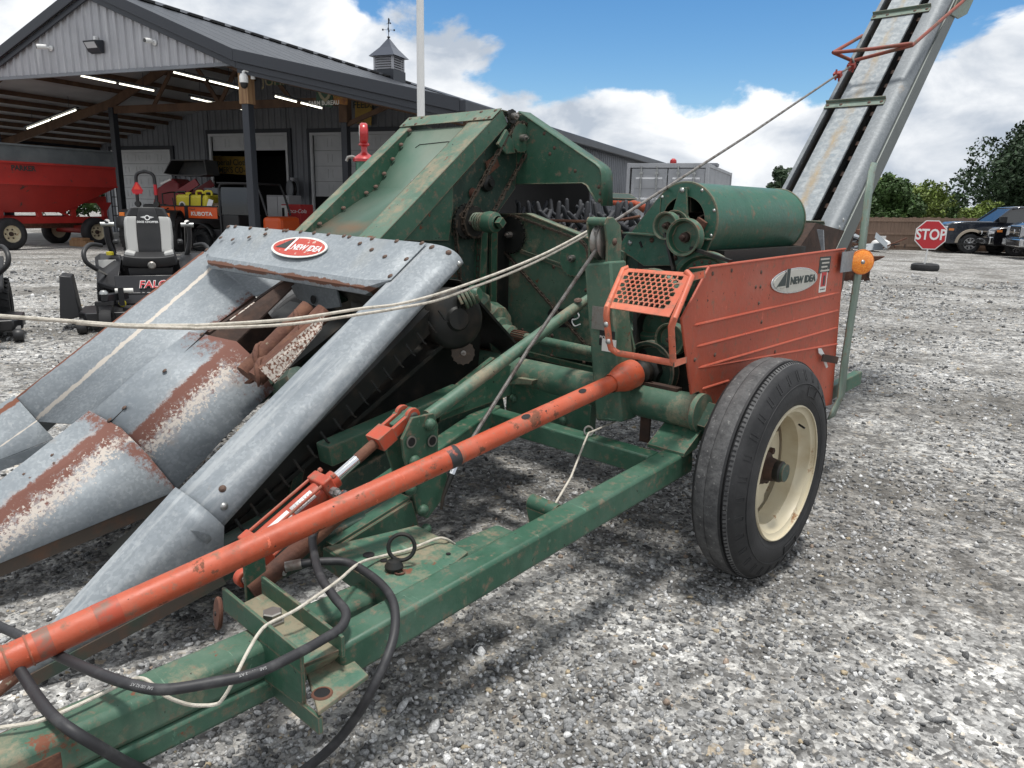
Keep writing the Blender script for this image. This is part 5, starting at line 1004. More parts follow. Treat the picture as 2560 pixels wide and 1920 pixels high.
# --- rear wagon elevator
EA = R(45.2); eu, en = V((0, math.cos(EA), math.sin(EA))), V((0, -math.sin(EA), math.cos(EA))); e0 = V((0, 1.877, 1.525))
def ev(t_, u, n_): return V((t_, 0, 0))+e0+eu*u+en*n_
U0, U1 = -.62, 4.2
def strip_e(nm, prof, m, u0=U0, u1=U1, **k):
    m_ = MB(); m_.loft([[ev(a, u, b_) for a, b_ in prof] for u in np.linspace(u0, u1, 12)]); return m_.build(nm, m, pk, 40, solid=.004, **k)
strip_e('elevator_cover', [(-1.008, -.012), (-1.003, 0), (-.785, 0), (-.78, -.012)], 'galv_wall')
strip_e('elevator_flange', [(-.722, -.05), (-.718, 0), (-.655, .002), (-.625, -.006), (-.605, -.022), (-.592, -.05), (-.588, -.07)], galv('galv_elev', tone=.66)); strip_e('elevator_flange', [(-1.092, -.10), (-1.088, 0), (-1.064, 0), (-1.06, -.07)], galv('galv_elev2', tone=.66))
strip_e('elevator_side', [(-.588, -.07), (-.578, -.075), (-.578, -.20), (-.61, -.21)], mat('elevator_grey', (.085, .098, .092), .5, .3, layers=[dict(col=(.12, .135, .13), scale=2, lo=.4, hi=.7), dict(col=(.16, .10, .06), scale=5, lo=.7, hi=.76, detail=9)])); strip_e('elevator_side', [(-1.092, -.05), (-1.096, -.20), (-1.06, -.21)], 'galv_edge')
strip_e('elevator_floor', [(-1.09, -.198), (-.585, -.198)], 'oily_shade')
for k in range(34):
    u = U0+.1+k*.15; m_ = MB(); m_.bb(-.79, -.70, -.02, .02, -.01, .04); mt = Matrix((X_, eu, en)).transposed(); m_.v = [tuple(ev(0, u, -.13)+mt @ V(q)) for q in m_.v]; m_.build('flight', 'rust_dk', pk, 0)
for t_ in (-.75, -1.035): m_ = MB(); m_.bar(ev(t_, U0, -.11), ev(t_, U1, -.11), .02, .012, up=en); m_.build('elevator_chain', 'chain', pk)
def cross(q, w0=-1.088, w1=-.68, ext=0):
    u = (V(q)-V((V(q).x, 0, 0))-e0).dot(eu); mt = Matrix((X_, eu, en)).transposed()
    m_ = MB()
    for (bx0, bx1, by0, by1, bz0, bz1) in ((w0, w1, -.03, .03, .006, .012), (w0, w1, .024, .03, .012, .034)):
        q2 = MB(); q2.bb(bx0, bx1, by0, by1, bz0, bz1); m_.add([ev(0, u, 0)+mt @ V(v) for v in q2.v], q2.f)
    m_.build('cross_strap', 'green_pale', pk, 0, bevel=.001)
    for f in (.05, .28, .75, .95): bolt(ev(w0+(w1-w0)*f, u-.004, .012), en, .012)
cross((-0.69,2.664,2.333)); cross((-0.69,3.316,3.113)); cross((-0.69,1.817,1.503))
m_ = MB(); q = ev(-.575, 4.0, -.12); m_.prism([ev(-.565, u, n_) for u, n_ in ((2.2, -.10), (3.6, -.06), (3.6, -.34), (2.55, -.34), (2.35, -.24))], X_*-.01); m_.build('head_plate', 'green_pale', pk, 0)
for q in ((-0.58,1.88,1.537), (-0.58,1.831,1.491)): bolt(q, X_, .014, bolt_me2)
m_ = MB(); m_.prism(vs((-0.494,1.25,1.487), (-0.458,1.25,1.485), (-0.44,1.25,1.371), (-0.454,1.25,1.37)), (0, .01, 0)); m_.build('boot_tab', 'galv', pk, 0)
m_ = MB(); m_.prism([(-1.2, .9, .9), (-1.2, 2.0, 1.05), (-1.2, 2.1, 1.45), (-1.2, 1.45, 1.52), (-1.2, 1.2, 1.35), (-1.2, .95, 1.2)], (.62, 0, 0)); m_.build('elevator_boot', 'rust_dk', pk, 0)
# bail and cable
P1, P2, P3, P4, P5 = vs((-1.1,3.263,2.9), (-1.08,2.686,2.692), (-0.98,2.806,2.642), (-0.6,2.824,2.704), (-0.54,3.681,3.144))
P6 = P5+(P5-P4)*.5
for nm, pts in (('bail_rod', [P1, P2]), ('bail_rod', [P2, lerp(P2, P4, .5)+V((0, 0, .0)), P4+Z_*.012]), ('bail_rod', [P2, P3, P4, P5, P6])):
    m_ = MB(); m_.tube(pts, .013, 10); m_.build(nm, mat('bail_red', (.24, .055, .035), .6, layers=[dict(col=(.12, .07, .045), scale=9, lo=.5, hi=.62)]), pk)
K1, K2 = V((-0.98,2.555,2.517)), V((-0.98,2.793,2.608))
top = sc_+V((0, .035, .075))
m_ = MB(); m_.tube([K2, K1, lerp(K1, top, .5)-Z_*.01, top], .0075, 8); m_.build('lift_cable', 'cable', pk)
for c in (K1, K2):
    m_ = MB(); m_.box(c, (.05, .04, .035), Matrix.Rotation(.6, 3, 'X')); m_.cyl(c+V((0, -.03, -.04)), c+V((0, -.03, .03)), .007, n=8); m_.cyl(c+V((0, .03, -.04)), c+V((0, .03, .03)), .007, n=8); m_.build('cable_clamp', mat('clamp_red', (.28, .04, .03), .6), pk, 0)
m_ = MB(); m_.torus(P3+Z_*-.01, (.5, .3, .2), .03, .007, 14, 6); m_.tube([P3, K2], .007, 8); m_.build('cable_loop', 'cable', pk)
dn0 = sc_+V((0, -.055, -.03)); dn1 = V((-0.92,-0.676,0.983)); dn2 = V((-0.9,-1.009,0.677)); m_ = MB(); m_.tube([sc_+V((0, .03, .075)), sc_+V((0, -.02, .08)), sc_+V((0, -.065, .04)), dn0, dn1, dn2, dn2+(dn2-dn1)*.25], .0085, 8); m_.build('lift_cable', 'cable', pk)
# white trip rope, two strands
def rope(nm, px, m='rope'): m_ = MB(); m_.tube(smooth_path(vs(*px), 6), .0060, 8); return m_.build(nm, m, pk)
rope('trip_rope', ((-0.93,-0.127,1.536), (-1,-0.191,1.473), (-1.06,-0.39,1.382), (-1.1,-0.599,1.314), (-1.14,-0.794,1.259), (-1.17,-0.983,1.215), (-1.2,-1.159,1.186), (-1.2,-1.343,1.183), (-1.2,-1.65,1.171), (-1.2,-1.969,1.182), (-1.2,-2.002,1.185), (-1.2,-2.193,1.205), (-1.2,-2.362,1.235), (-1.2,-2.512,1.262), (-1.2,-2.595,1.277)))
rope('trip_rope', ((-0.93,-0.127,1.53), (-1,-0.19,1.46), (-1.06,-0.389,1.366), (-1.1,-0.599,1.293), (-1.14,-0.794,1.237), (-1.17,-0.984,1.19), (-1.19,-1.167,1.171), (-1.19,-1.33,1.164), (-1.19,-1.656,1.155), (-1.19,-1.974,1.174), (-1.19,-2.007,1.178), (-1.195,-2.195,1.202), (-1.2,-2.33,1.226)))

# --- husking bed, drum and blower
hsb = .30
m_ = MB(); m_.prism(vs((-2.103,0.3,1.53), (-1.841,0.3,1.536), (-1.348,0.3,1.404), (-1.126,0.3,1.355), (-1.133,0.3,0.731), (-2.083,0.3,0.7), (-2.107,0.3,1.223)), (0, .02, 0)); m_.build('bed_front_plate', 'green_dusty', pk, 0, bevel=.002)
m_ = MB(); m_.prism(vs((-2.083,0.28,1.534), (-1.823,0.28,1.541), (-1.333,0.28,1.41), (-1.332,0.28,1.404), (-1.822,0.28,1.534), (-2.083,0.28,1.527)), (0, .07, 0)); m_.build('bed_top_flange', 'green_top', pk, 0)
m_ = MB(); m_.bar(V((-1.861,0.285,1.318)), V((-1.498,0.285,1.25)), .012, .02); m_.bar(V((-1.859,0.285,1.321)), V((-1.524,0.285,1.247)), .012, .018); m_.build('bed_stiffener', 'green_top', pk, 0)
m_ = MB(); m_.bb(-2.05, -1.02, .33, 2.3, .66, 1.36); m_.build('bed_body', 'green_dark', pk, 0)
m_ = MB(); m_.bar(V((-2.029,0.29,0.713)), V((-1.253,0.29,0.687)), .02, .03); m_.build('bed_lower_flange', 'green', pk, 0)
for q in ((-1.695,0.3,1.461), (-1.613,0.3,1.241), (-1.847,0.3,0.844), (-1.608,0.3,0.841), (-1.608,0.3,0.719), (-1.364,0.3,0.717), (-1.372,0.3,1.131)): bolt(q, -Y_, .012)
for pts in (((-1.646,0.297,0.968), (-1.627,0.297,0.997), (-1.513,0.297,1.009), (-1.446,0.297,0.969), (-1.461,0.297,0.909), (-1.565,0.297,0.896), (-1.624,0.297,0.926)), ((-1.475,0.297,0.822), (-1.311,0.297,0.826), (-1.344,0.297,0.77), (-1.463,0.297,0.767))):
    m_ = MB(); m_.prism(vs(*pts), (0, -.002, 0)); m_.build('plate_opening', 'slot', pk, 0)
p = V((-1.413,0.285,0.974)); m_ = MB(); m_.tube(smooth_path([p+V((-.01, 0, .035)), p+V((.02, -.01, .01)), p+V((.0, -.01, -.01)), p+V((-.03, -.01, -.02)), p+V((-.01, -.01, -.05)), p+V((.03, -.01, -.035))]), .004, 6); m_.build('wire_hook', 'white', pk)
s1c, s2c, s3c = V((-1.922,0.265,1.412)), V((-1.439,0.265,1.304)), V((-1.179,0.265,0.778))
sprocket('sprocket', s1c, -Y_, .112, 26, 'oily_shade'); sprocket('sprocket', s2c, -Y_, .105, 24, 'green'); 
chain('roller_chain', [(s1c, .114), (s2c, .107), (s3c, .05)], Y_, .03)
# long drive shaft and gearbox in front of the plate
a, b = V((-1.661,-0.02,0.88)), V((-1.039,-0.02,0.864)); m_ = MB(); m_.tube([a, b, b+(b-a)*.4], .026, 16); m_.build('drive_shaft', 'green_dusty', pk)
m_ = MB(); 
for k in range(14): an = k*math.pi/7; m_.bar(a+V((0, math.cos(an)*.028, math.sin(an)*.028)), lerp(a, b, .22)+V((0, math.cos(an)*.028, math.sin(an)*.028)), .006, .006)
m_.build('shaft_splines', 'rust', pk, 0)
m_ = MB(); m_.lathe([(.03, -.16), (.05, -.15), (.055, -.09), (.085, -.08), (.085, -.04), (.05, -.03), (.05, .03), (.03, .04)], a, b-a, 10); m_.build('shaft_coupling', 'green_dusty', pk)
gx = V((-1.875,-0,0.917)); m_ = MB(); m_.lathe([(0, -.16), (.09, -.15), (.13, -.06), (.14, .05), (.10, .13), (0, .15)], gx+V((-.05, .05, -.02)), (1, .1, .1), 9); m_.lathe([(.0, 0), (.08, .01), (.09, .08), (.05, .14)], gx+V((-.02, -.02, .05)), (0, -.5, 1), 9); m_.build('bevel_gearbox', 'green_dusty', pk, 25)
m_ = MB(); m_.bar(V((-1.719,-0.12,0.948)), V((-1.64,-0.12,0.744)), .012, .06, up=Y_); m_.prism(vs((-1.814,-0.12,0.886), (-1.714,-0.12,0.955), (-1.708,-0.12,0.935), (-1.803,-0.12,0.869)), (0, .02, 0)); m_.build('gearbox_stay', 'green', pk, 0)
m_ = MB(); m_.tube(vs((-1.854,-0.1,0.775), (-1.68,-0.1,0.764)), .02, 12); m_.build('stub_shaft', 'rust', pk)
m_ = MB(); m_.tube(vs((-1.696,-0.5,0.733), (-1.783,-0.15,0.878)), .012, 8); m_.build('control_rod', 'green', pk)
# hood of the first elevator discharge: front plate with arch, roof sheets behind
hs_ = .34
hp_ = vs((-1.944,0.34,2.117), (-1.369,0.34,1.809), (-1.34,0.34,1.787), (-1.326,0.34,1.758), (-1.313,0.34,1.591), (-1.351,0.34,1.611), (-1.421,0.34,1.698), (-1.453,0.34,1.712), (-1.98,0.34,1.707), (-2.048,0.34,1.689), (-2.108,0.34,1.977))
m_ = MB(); m_.prism(hp_, (0, .012, 0)); m_.build('hood_front', 'green', pk, 0, bevel=.002)
m_ = MB(); m_.loft([[p+Y_*d_ for p in hp_[:5]] for d_ in (-.012, .09)]); m_.build('hood_roof', 'green', pk, 40, solid=.006)
m_ = MB(); m_.loft([[p+Y_*d_ for p in hp_[5:9]] for d_ in (-.015, .05)]); m_.build('arch_flange', 'green_top', pk, 40, solid=.004)
m_ = MB(); m_.prism([V((x_, 1.1, z_)) for x_, z_ in ((-3.1, 2.1), (-2.2, 2.0), (-2.0, 1.75), (-1.97, 1.2), (-3.1, 1.2))], (0, .01, 0)); m_.build('opening_shade', 'slot', pk, 0); m_ = MB(); m_.hexa(vs((-3.0, .42, 1.93), (-2.02, .42, 1.93), (-2.2, 1.1, 1.93), (-3.0, 1.1, 1.93), (-3.0, .42, 1.95), (-2.02, .42, 1.95), (-2.2, 1.1, 1.95), (-3.0, 1.1, 1.95))); m_.build('light_block_sheet', 'oily_shade', pk, 0)  # black back sheet paints the opening's shade; canopy added unseen to block light
for q in ((-1.703,0.34,1.874), (-1.514,0.34,1.777), (-1.346,0.34,1.691), (-1.334,0.34,1.656), (-1.336,0.34,1.618), (-1.75,0.34,1.986), (-1.671,0.34,1.905)): bolt(q, -Y_, .011)
m_ = MB(); m_.prism(vs((-1.73,0.9,1.675), (-1.669,0.9,1.641), (-1.727,0.9,1.628)), (0, .3, 0)); m_.build('hood_tail', 'green_dark', pk, 0)
# rubber fingered presser wheels
_f = MB(); _f.tube([(0, 0, .02), (0, 0, .07), (0, 0, .165), (0, 0, .178)], [.020, .017, .013, .006], 7); fm = _f.mesh('finger'); fm.polygons.foreach_set('use_smooth', [True]*len(fm.polygons)); M['finger'] = mat('finger_rubber', (.032, .034, .04), .7); fm.materials.append(M['finger'])
def presser(c, ph, tilt):
    e = empty('presser_wheel', c); e.parent = pk; m_ = MB(); m_.cyl((-.035, 0, 0), (.035, 0, 0), .045, n=12); m_.build('hub', 'finger', e)
    for k in range(7):
        a = ph+k*2*math.pi/7; o = bpy.data.objects.new('finger', fm); col.objects.link(o); o.parent = e; o.rotation_mode = 'QUATERNION'; o.rotation_quaternion = V((tilt*((k % 3)-1), math.sin(a), math.cos(a))).to_track_quat('Z', 'Y')
for row, (s_, z_, t0, t1, nn_) in enumerate(((.62, 1.44, -2.2, -1.08, 11), (.92, 1.46, -2.4, -1.05, 12), (.50, 1.24, -1.32, -1.02, 3))):
    for k in range(nn_): presser((t0+(t1-t0)*k/(nn_-1), s_, z_), random.random()*6, .25)
    m_ = MB(); m_.cyl((t0-.15, s_, z_), (t1+.1, s_, z_), .018, n=10); m_.build('presser_shaft', 'rust_dk', pk)
m_ = MB(); m_.tube(vs((-1.753,0.36,1.502), (-1.47,0.36,1.504), (-1.338,0.36,1.507), (-1.187,0.36,1.521), (-1.082,0.36,1.54)), .008, 8); m_.build('guard_rod', 'rust', pk)
m_ = MB(); m_.loft([vs((-2.173,1.5,1.634), (-1.897,1.5,1.637), (-1.854,1.5,1.627), (-1.795,1.5,1.609)), vs((-2.171,1.5,1.605), (-1.894,1.5,1.59), (-1.85,1.5,1.571), (-1.816,1.5,1.55))]); m_.build('rear_shield', 'orange', pk, 40, solid=.006)
m_ = MB(); m_.prism(vs((-1.477,0.36,1.43), (-1.422,0.36,1.411), (-1.212,0.36,1.366), (-1.041,0.36,1.316), (-1.041,0.36,1.256), (-1.249,0.36,1.157)), (0, .01, 0)); m_.build('bed_corner_plate', 'green', pk, 0)
m_ = MB(); m_.bar(V((-1.21,0.34,1.367)), V((-1.032,0.34,1.317)), .03, .012); m_.build('corner_flange', 'green_top', pk, 0); bolt((-1.142,0.355,1.303), -Y_, .014); bolt((-1.072,0.355,1.307), -Y_, .01)
# blower drum
ds = .2
dc = V((-0.725,0.2,1.528)); dr = V((-0.733,0.2,1.706)).z-dc.z; dl = 1.04
m_ = MB(); m_.lathe([(dr, 0), (dr, dl-.08), (dr*.985, dl-.03), (dr*.93, dl), (dr*.6, dl+.01)], dc, Y_, 64); m_.build('blower_drum', 'drum', pk, 50)
for q_, r_ in ((dc, dr), (dc+Y_*(dl-.03), dr*.985)):
    m_ = MB(); m_.torus(q_, Y_, r_, .006, 64, 6); m_.build('drum_rolled_edge', 'green_dusty', pk)
hr_ = dr*.64; m_ = MB(); m_.lathe([(hr_, -.006), (dr*.995, -.006), (dr*.995, 0), (hr_, 0)], dc, Y_, 64, close=True); fo = m_.build('drum_face', 'drum', pk, 40)
m_ = MB(); m_.cyl(dc+Y_*.25, dc+Y_*.252, dr*.97, n=32); m_.build('drum_baffle', 'oily_shade', pk)
for k in range(5): a = k*1.257+.4; m_ = MB(); m_.bar(dc+Y_*.14+V((math.cos(a)*.04, 0, math.sin(a)*.04)), dc+Y_*.14+V((math.cos(a)*dr*.85, 0, math.sin(a)*dr*.85)), .16, .006, up=V((-math.sin(a), 0, math.cos(a)))); m_.build('fan_blade', 'green_dark', pk, 0)
for k in range(7):
    a = -.4+k*math.pi*1.35/6
    if 1.3 < a < 1.75: continue
    bolt(dc+V((math.cos(a)*dr*.93, -.006, math.sin(a)*dr*.93)), -Y_, .0085, bolt_me2)
m_ = MB(); m_.prism(vs((-1.019,0.19,1.46), (-0.872,0.19,1.632), (-0.854,0.19,1.633), (-0.855,0.19,1.463)), (0, .01, 0)); m_.build('drum_cheek', 'drum', pk, 0)
m_ = MB(); m_.prism(vs((-0.744,0.17,1.683), (-0.707,0.17,1.682), (-0.681,0.17,1.482), (-0.776,0.17,1.478), (-0.777,0.17,1.55)), (0, .012, 0)); m_.build('bearing_strap', 'drum', pk, 0, bevel=.002); bolt((-0.726,0.165,1.668), -Y_, .013, bolt_me2); bolt((-0.74,0.165,1.548), -Y_, .012, bolt_me2)
bp_ = vs((-1.032,0.18,1.46), (-0.559,0.18,1.449), (-0.58,0.18,1.392), (-0.535,0.18,1.331), (-0.921,0.18,1.3), (-1.085,0.18,1.383))
m_ = MB(); m_.prism(bp_, (0, .012, 0)); m_.build('drum_base_plate', 'drum', pk, 0); m_ = MB(); m_.bar(bp_[0]-Y_*.02, bp_[1]-Y_*.02, .05, .007); m_.build('base_flange', 'drum', pk, 0)
for q, me_ in (((-1.013,0.178,1.41), bolt_me2), ((-0.884,0.178,1.43), bolt_me), ((-0.611,0.178,1.425), bolt_me), ((-0.746,0.178,1.35), bolt_me)): bolt(q, -Y_, .013, me_)
m_ = MB(); m_.bar(V((-0.953,0.178,1.419)), V((-0.939,0.178,1.391)), .003, .012, up=X_); m_.build('base_slot', 'slot', pk, 0)
m_ = MB(); m_.bb(dc.x-.28, dc.x+.2, .25, 1.2, 1.05, dc.z-dr*.75); m_.build('drum_cradle', 'oily_shade', pk, 0)
pulley('fan_pulley', (-0.766,0.14,1.503), -Y_, .066, .045, 'green_dusty'); pulley('fan_pulley', (-0.746,0.18,1.503), -Y_, .075, .03, 'green'); pulley('tension_pulley', (-0.651,0.12,1.454), -Y_, .088, .05, 'green'); pulley('main_pulley', (-0.544,0.14,1.232), -Y_, .165, .05, 'green', dish=.5)
mpc = V((-0.544,0.14,1.232))
for k in range(18): a = k*math.pi/9; bolt(mpc+V((math.cos(a)*.115, -.026, math.sin(a)*.115)), -Y_, .008)
m_ = MB(); m_.bar(V((-0.772,0.12,1.467)), V((-0.685,0.08,1.298)), .012, .026, up=Y_); m_.bar(V((-0.616,0.1,1.407)), V((-0.393,0.06,1.362)), .014, .026, up=Y_); m_.build('drive_belt', 'oily_shade', pk, 0)
m_ = MB(); m_.box(V((-0.624,0.17,1.504)), (.05, .02, .07), Matrix.Rotation(.5, 3, 'Y')); m_.build('tension_bracket', 'rust', pk, 0)
# --- first elevator housing between the rows
tR, tL = -1.9, -2.72
hR = vs((-1.9,0.148,2.106), (-1.9,-0.708,1.414)); hRl = vs((-1.9,0.192,2.029), (-1.9,-0.555,1.402))
m_ = MB(); m_.prism([hR[0], hR[1], hR[1]+(hR[1]-hR[0])*.1, hRl[1]+(hRl[1]-hRl[0])*.1, hRl[1], hRl[0]], (-.006, 0, 0)); m_.build('housing_cheek', 'green', pk, 0)
# flat tops of the two rails
ri = vs((-2.05,0.038,2.037), (-2.05,-0.529,1.546)); dwn = (hR[1]-hR[0]).normalized()
q1 = hR[1]+dwn*.12
def railtop(nm, x0, x1, pa, pb, m='green_top'): 
    m_ = MB(); nn = X_.cross(pb-pa).normalized(); nn = nn if nn.z > 0 else -nn
    m_.prism([V((x0, pa.y, pa.z)), V((x0, pb.y, pb.z)), V((x1, pb.y, pb.z)), V((x1, pa.y, pa.z))], -nn*.006); return m_.build(nm, m, pk, 0, bevel=.002)
railtop('housing_rail', tR, tR-.19, hR[0], q1); railtop('housing_rail', tL, tL+.10, hR[0], q1)
nrm = X_.cross(dwn).normalized(); nrm = nrm if nrm.z > 0 else -nrm
cap0, cap1 = hR[0], hR[0]+dwn*.10
m_ = MB(); m_.prism([V((tR, cap0.y, cap0.z))+nrm*.006, V((tR, cap1.y, cap1.z))+nrm*.006, V((tL, cap1.y, cap1.z))+nrm*.006, V((tL, cap0.y, cap0.z))+nrm*.006], nrm*.003); m_.build('housing_cap', 'green_top', pk, 0)
m_ = MB(); m_.prism([V((tR, cap0.y, cap0.z)), V((tR, cap0.y+.16, cap0.z-.01)), V((tL, cap0.y+.16, cap0.z-.01)), V((tL, cap0.y, cap0.z))], (0, 0, -.006)); m_.build('housing_top', 'green_top', pk, 0)
for f in (.04, .18, .82, .96):
    for g_ in (.02, .085): bolt(V((tR+(tL-tR)*f, cap0.y, cap0.z))+dwn*g_+nrm*.009, nrm, .012)
# recessed panel in two bends, with its inner cheeks
bend = V((-2.62,-0.191,1.666)); topp = hR[0]+dwn*.11-nrm*.02; botp = V((-2.62,-0.595,1.541)); 
xa, xb = tL+.10, tR-.19
lowp = hR[1]+dwn*.10-nrm*.01
secs = [[V((x, p.y, p.z)) for x in np.linspace(xa, xb, 2)] for p in (topp, bend, lowp)]
m_ = MB(); m_.loft(secs); m_.build('recessed_panel', mat('panel_worn', (.085, .155, .115), .5, layers=[dict(col=(.15, .19, .15), scale=1.6, lo=.42, hi=.66, detail=8), dict(col=(.24, .15, .09), scale=3, lo=1.05, hi=1.4, detail=10, dir=(0, 0, 1), off=1.45, width=.22, gain=.75, rough=.8), dict(col=RUST, scale=8, lo=.67, hi=.72, detail=12, nrough=.7, seed=3)]), pk, 20, solid=.005)
m_ = MB(); m_.prism([V((xa, p.y, p.z)) for p in (hR[0]+dwn*.10, q1, lowp, bend, topp)], (.004, 0, 0)); m_.build('inner_cheek', 'green', pk, 0); m_ = MB(); m_.prism([V((xb, p.y, p.z)) for p in (hR[0]+dwn*.10, q1, lowp, bend, topp)], (-.004, 0, 0)); m_.build('inner_cheek', 'green', pk, 0)
for f in (.05, .3, .55, .8): bolt(V((xa+.012, 0, 0))+V((0, *lerp(topp, bend, f).yz))+V((.004, -.01, .018)), (.5, -.6, .6), .014, bolt_me)
for f in (.02, .14, .42, .7, .95): bolt(V((xa+.012, 0, 0))+V((0, *lerp(bend, lowp, f).yz))+V((.004, -.01, .018)), (.5, -.5, .7), .014, bolt_me)
q = V((xa+.30, 0, 0))+V((0, *lerp(topp, bend, .88).yz)); bolt(q+nrm*.004, nrm, .012, bolt_me2)
# hatch outline on the panel
def onp(u, f): p = lerp(topp, bend, f); return V((xa+(xb-xa)*u, p.y, p.z))+nrm*.004
m_ = MB(); m_.tube([onp(.28, .32), onp(.33, .27), onp(.78, .25), onp(.82, .25), onp(.80, .33)], .002, 5); m_.build('hatch_seam', 'slot', pk)
# left outer cheek, right side plates and under parts
m_ = MB(); m_.prism([V((tL, p.y, p.z)) for p in (hR[0], q1, q1+V((0, .25, -.4)), V((0, .5, 1.2)), V((0, .6, 2.0)))], (.006, 0, 0)); m_.build('outer_cheek', 'green', pk, 0)
sd_ = vs((-1.95,0.244,2.04), (-1.95,0.339,2.115), (-1.95,0.32,1.681), (-1.95,0.172,1.533), (-1.95,0.136,1.46), (-1.95,0.147,0.937), (-1.95,-0.211,0.97), (-1.95,-0.523,1.379))
m_ = MB(); m_.prism(sd_, (-.012, 0, 0)); m_.build('housing_side', 'green_dark', pk, 0)
m_ = MB(); m_.prism(vs((-1.935,-0.193,1.679), (-1.935,-0.192,1.544), (-1.935,-0.225,1.387), (-1.935,-0.543,1.393)), (-.008, 0, 0)); m_.build('side_patch', 'green', pk, 0)
m_ = MB(); m_.bar(V((-1.93,0.023,1.469)), V((-1.93,-0,0.953)), .05, .06, up=X_); m_.bar(V((-1.93,0.121,1.497)), V((-1.93,0.122,0.903)), .05, .02, up=X_); m_.build('corner_stile', 'green', pk, 0)
m_ = MB(); m_.bb(-2.7, -1.97, -.35, .5, .75, 1.5); m_.build('housing_core', 'oily_shade', pk, 0)
k1, k2, k3 = V((-1.89,0.293,1.964)), V((-1.89,-0.071,1.491)), V((-1.89,0.217,2.075))
sprocket('sprocket', k1, X_, .085, 18, 'green', hl=.06); sprocket('sprocket', k2, X_, .085, 20, 'oily_shade'); sprocket('sprocket', k3, X_, .04, 10, 'oily_shade', hl=.05)
chain('roller_chain', [(k1, .09), (k2, .088)], X_, .034, w=.026)
chain('roller_chain', [(V((-1.92,-0.096,1.462)), .095), (V((-1.92,-0.071,0.945)), .05)], X_, .03, w=.024)
sprocket('sprocket', (-1.915,-0.106,1.49), X_, .10, 24, 'oily_shade')
m_ = MB(); m_.lathe([(.02, 0), (.055, .0), (.06, .03), (.055, .075), (.035, .085), (.035, .095)], V(k2)+X_*.09, X_, 20); m_.lathe([(.0, .13), (.028, .13), (.028, .095), (.02, .09)], V(k2)+X_*.09, X_, 4); m_.build('slip_clutch', 'green', pk); spring('clutch_spring', V(k2)+X_*.01, V(k2)+X_*.09, .045, 4, .007)
m_ = MB(); m_.prism(vs((-1.9,0.097,1.916), (-1.9,0.167,2.003), (-1.9,0.221,1.938), (-1.9,0.244,1.877), (-1.9,0.17,1.866)), (.02, 0, 0)); m_.build('bearing_carrier', 'green', pk, 0, bevel=.004)
m_ = MB(); m_.lathe([(0, .05), (.02, .05), (.022, .03), (.045, .02), (.05, 0)], (-1.94,0.07,1.705), X_, 16); m_.build('flange_bearing', 'oily_shade', pk); m_ = MB(); m_.lathe([(0, .02), (.022, .02), (.03, 0)], (-1.94,-0.039,1.646), X_, 12); m_.build('grease_cup', 'rust', pk)
m_ = MB(); m_.prism(vs((-1.938,0.056,1.819), (-1.938,0.136,1.865), (-1.938,0.169,1.804), (-1.938,0.077,1.744)), (.003, 0, 0)); m_.build('rust_patch', 'rust', pk, 0)
# round guard, springs and gear lumps below the fender
g0 = V((-1.45,-0.627,1.048)); m_ = MB(); m_.lathe([(.0, .06), (.05, .06), (.06, .045), (.12, .035), (.145, .015), (.15, -.01), (.15, -.10), (0, -.10)], g0, (.95, -.3, .1), 36); m_.build('clutch_guard', 'oily_shade', pk, 40); spring('clutch_spring', V((-1.4,-0.624,1.127)), V((-1.36,-0.571,1.169)), .034, 4, .008); m_ = MB(); m_.lathe([(0, .02), (.03, .02), (.045, 0), (.045, -.02)], V((-1.36,-0.567,1.169)), (.9, .3, .2), 16); m_.build('spring_cap', 'green', pk)
rl = random.Random(3)
for k in range(7):
    c = V((-1.75-rl.random()*.7, -.55-rl.random()*.75, .62+rl.random()*.2)); c.z = .45+(c.y+1.6)*.42+rl.random()*.1; m_ = MB(); m_.lathe([(0, -.12), (.07, -.11), (.10, -.03), (.09, .06), (.05, .11), (0, .12)], c, (rl.uniform(-1, 1), rl.uniform(-1, 1), .4), 10); m_.build('gear_housing', 'green_dark', pk, 30)
sprocket('sprocket', V((-1.42,-0.595,0.881)), (.8, -.5, .1), .06, 14, 'chain', hub=.02, hl=.03)

# --- gathering heads: fenders, dividers, snapping rolls
U = V((0, .805, .593)); N = V((0, -.593, .805))
# right fender: flush with the hood along its crest, rolled down to a free outer edge
C0, E0 = V((-1.47,-1.977,0.534)), V((-1.27,-1.904,0.441)); C1, E1 = V((-1.47,-0.778,1.406)), V((-1.27,-0.735,1.329))
fa, fb = lerp(C0, E0, .5), lerp(C1, E1, .5); ax = (C1-C0).normalized()
def fsec(c, e, k=13, inner=.06, wgt=1.25):
    kk = V((e.x, 0, 0))+V((0, c.y, c.z))*1.0; kk = lerp(kk, e, .18)+N*.012; out = [c+V((-.012, .01, -inner)), c+V((-.004, .002, -inner*.35))]
    for i in range(k):
        u = i/(k-1); a, b, d = (1-u)**2, 2*u*(1-u)*wgt, u*u; out.append((c*a+kk*b+e*d)/(a+b+d))
    return out
fend_m = galv('galvanised_fender', [dict(col=(.13, .05, .03), scale=8, lo=.72, hi=.75, detail=10, seed=12, metal=0.0, rough=.9), dict(col=(.44, .46, .47), scale=5, lo=.52, hi=.62, detail=8, stretch=(3, .3, .4), seed=14, amt=.5)])
m_ = MB(); secs = [fsec(lerp(C0, C1, f), lerp(E0, E1, f), inner=.06 if f < .6 else .02) for f in np.linspace(-.06, 1, 10)]; m_.loft(secs)
fend = m_.build('right_fender', fend_m, pk, 50, solid=.004); fend['label'] = 'rounded galvanised fender along the right row'
tip = V((-1.46,-2.579,0.035)); tip2 = tip+V((0, .05, .035)); S0 = V((-1.26,-1.932,0.252))
C0c, E0c = C0+V((-.012, -.005, .010)), E0+V((.012, -.01, .0))
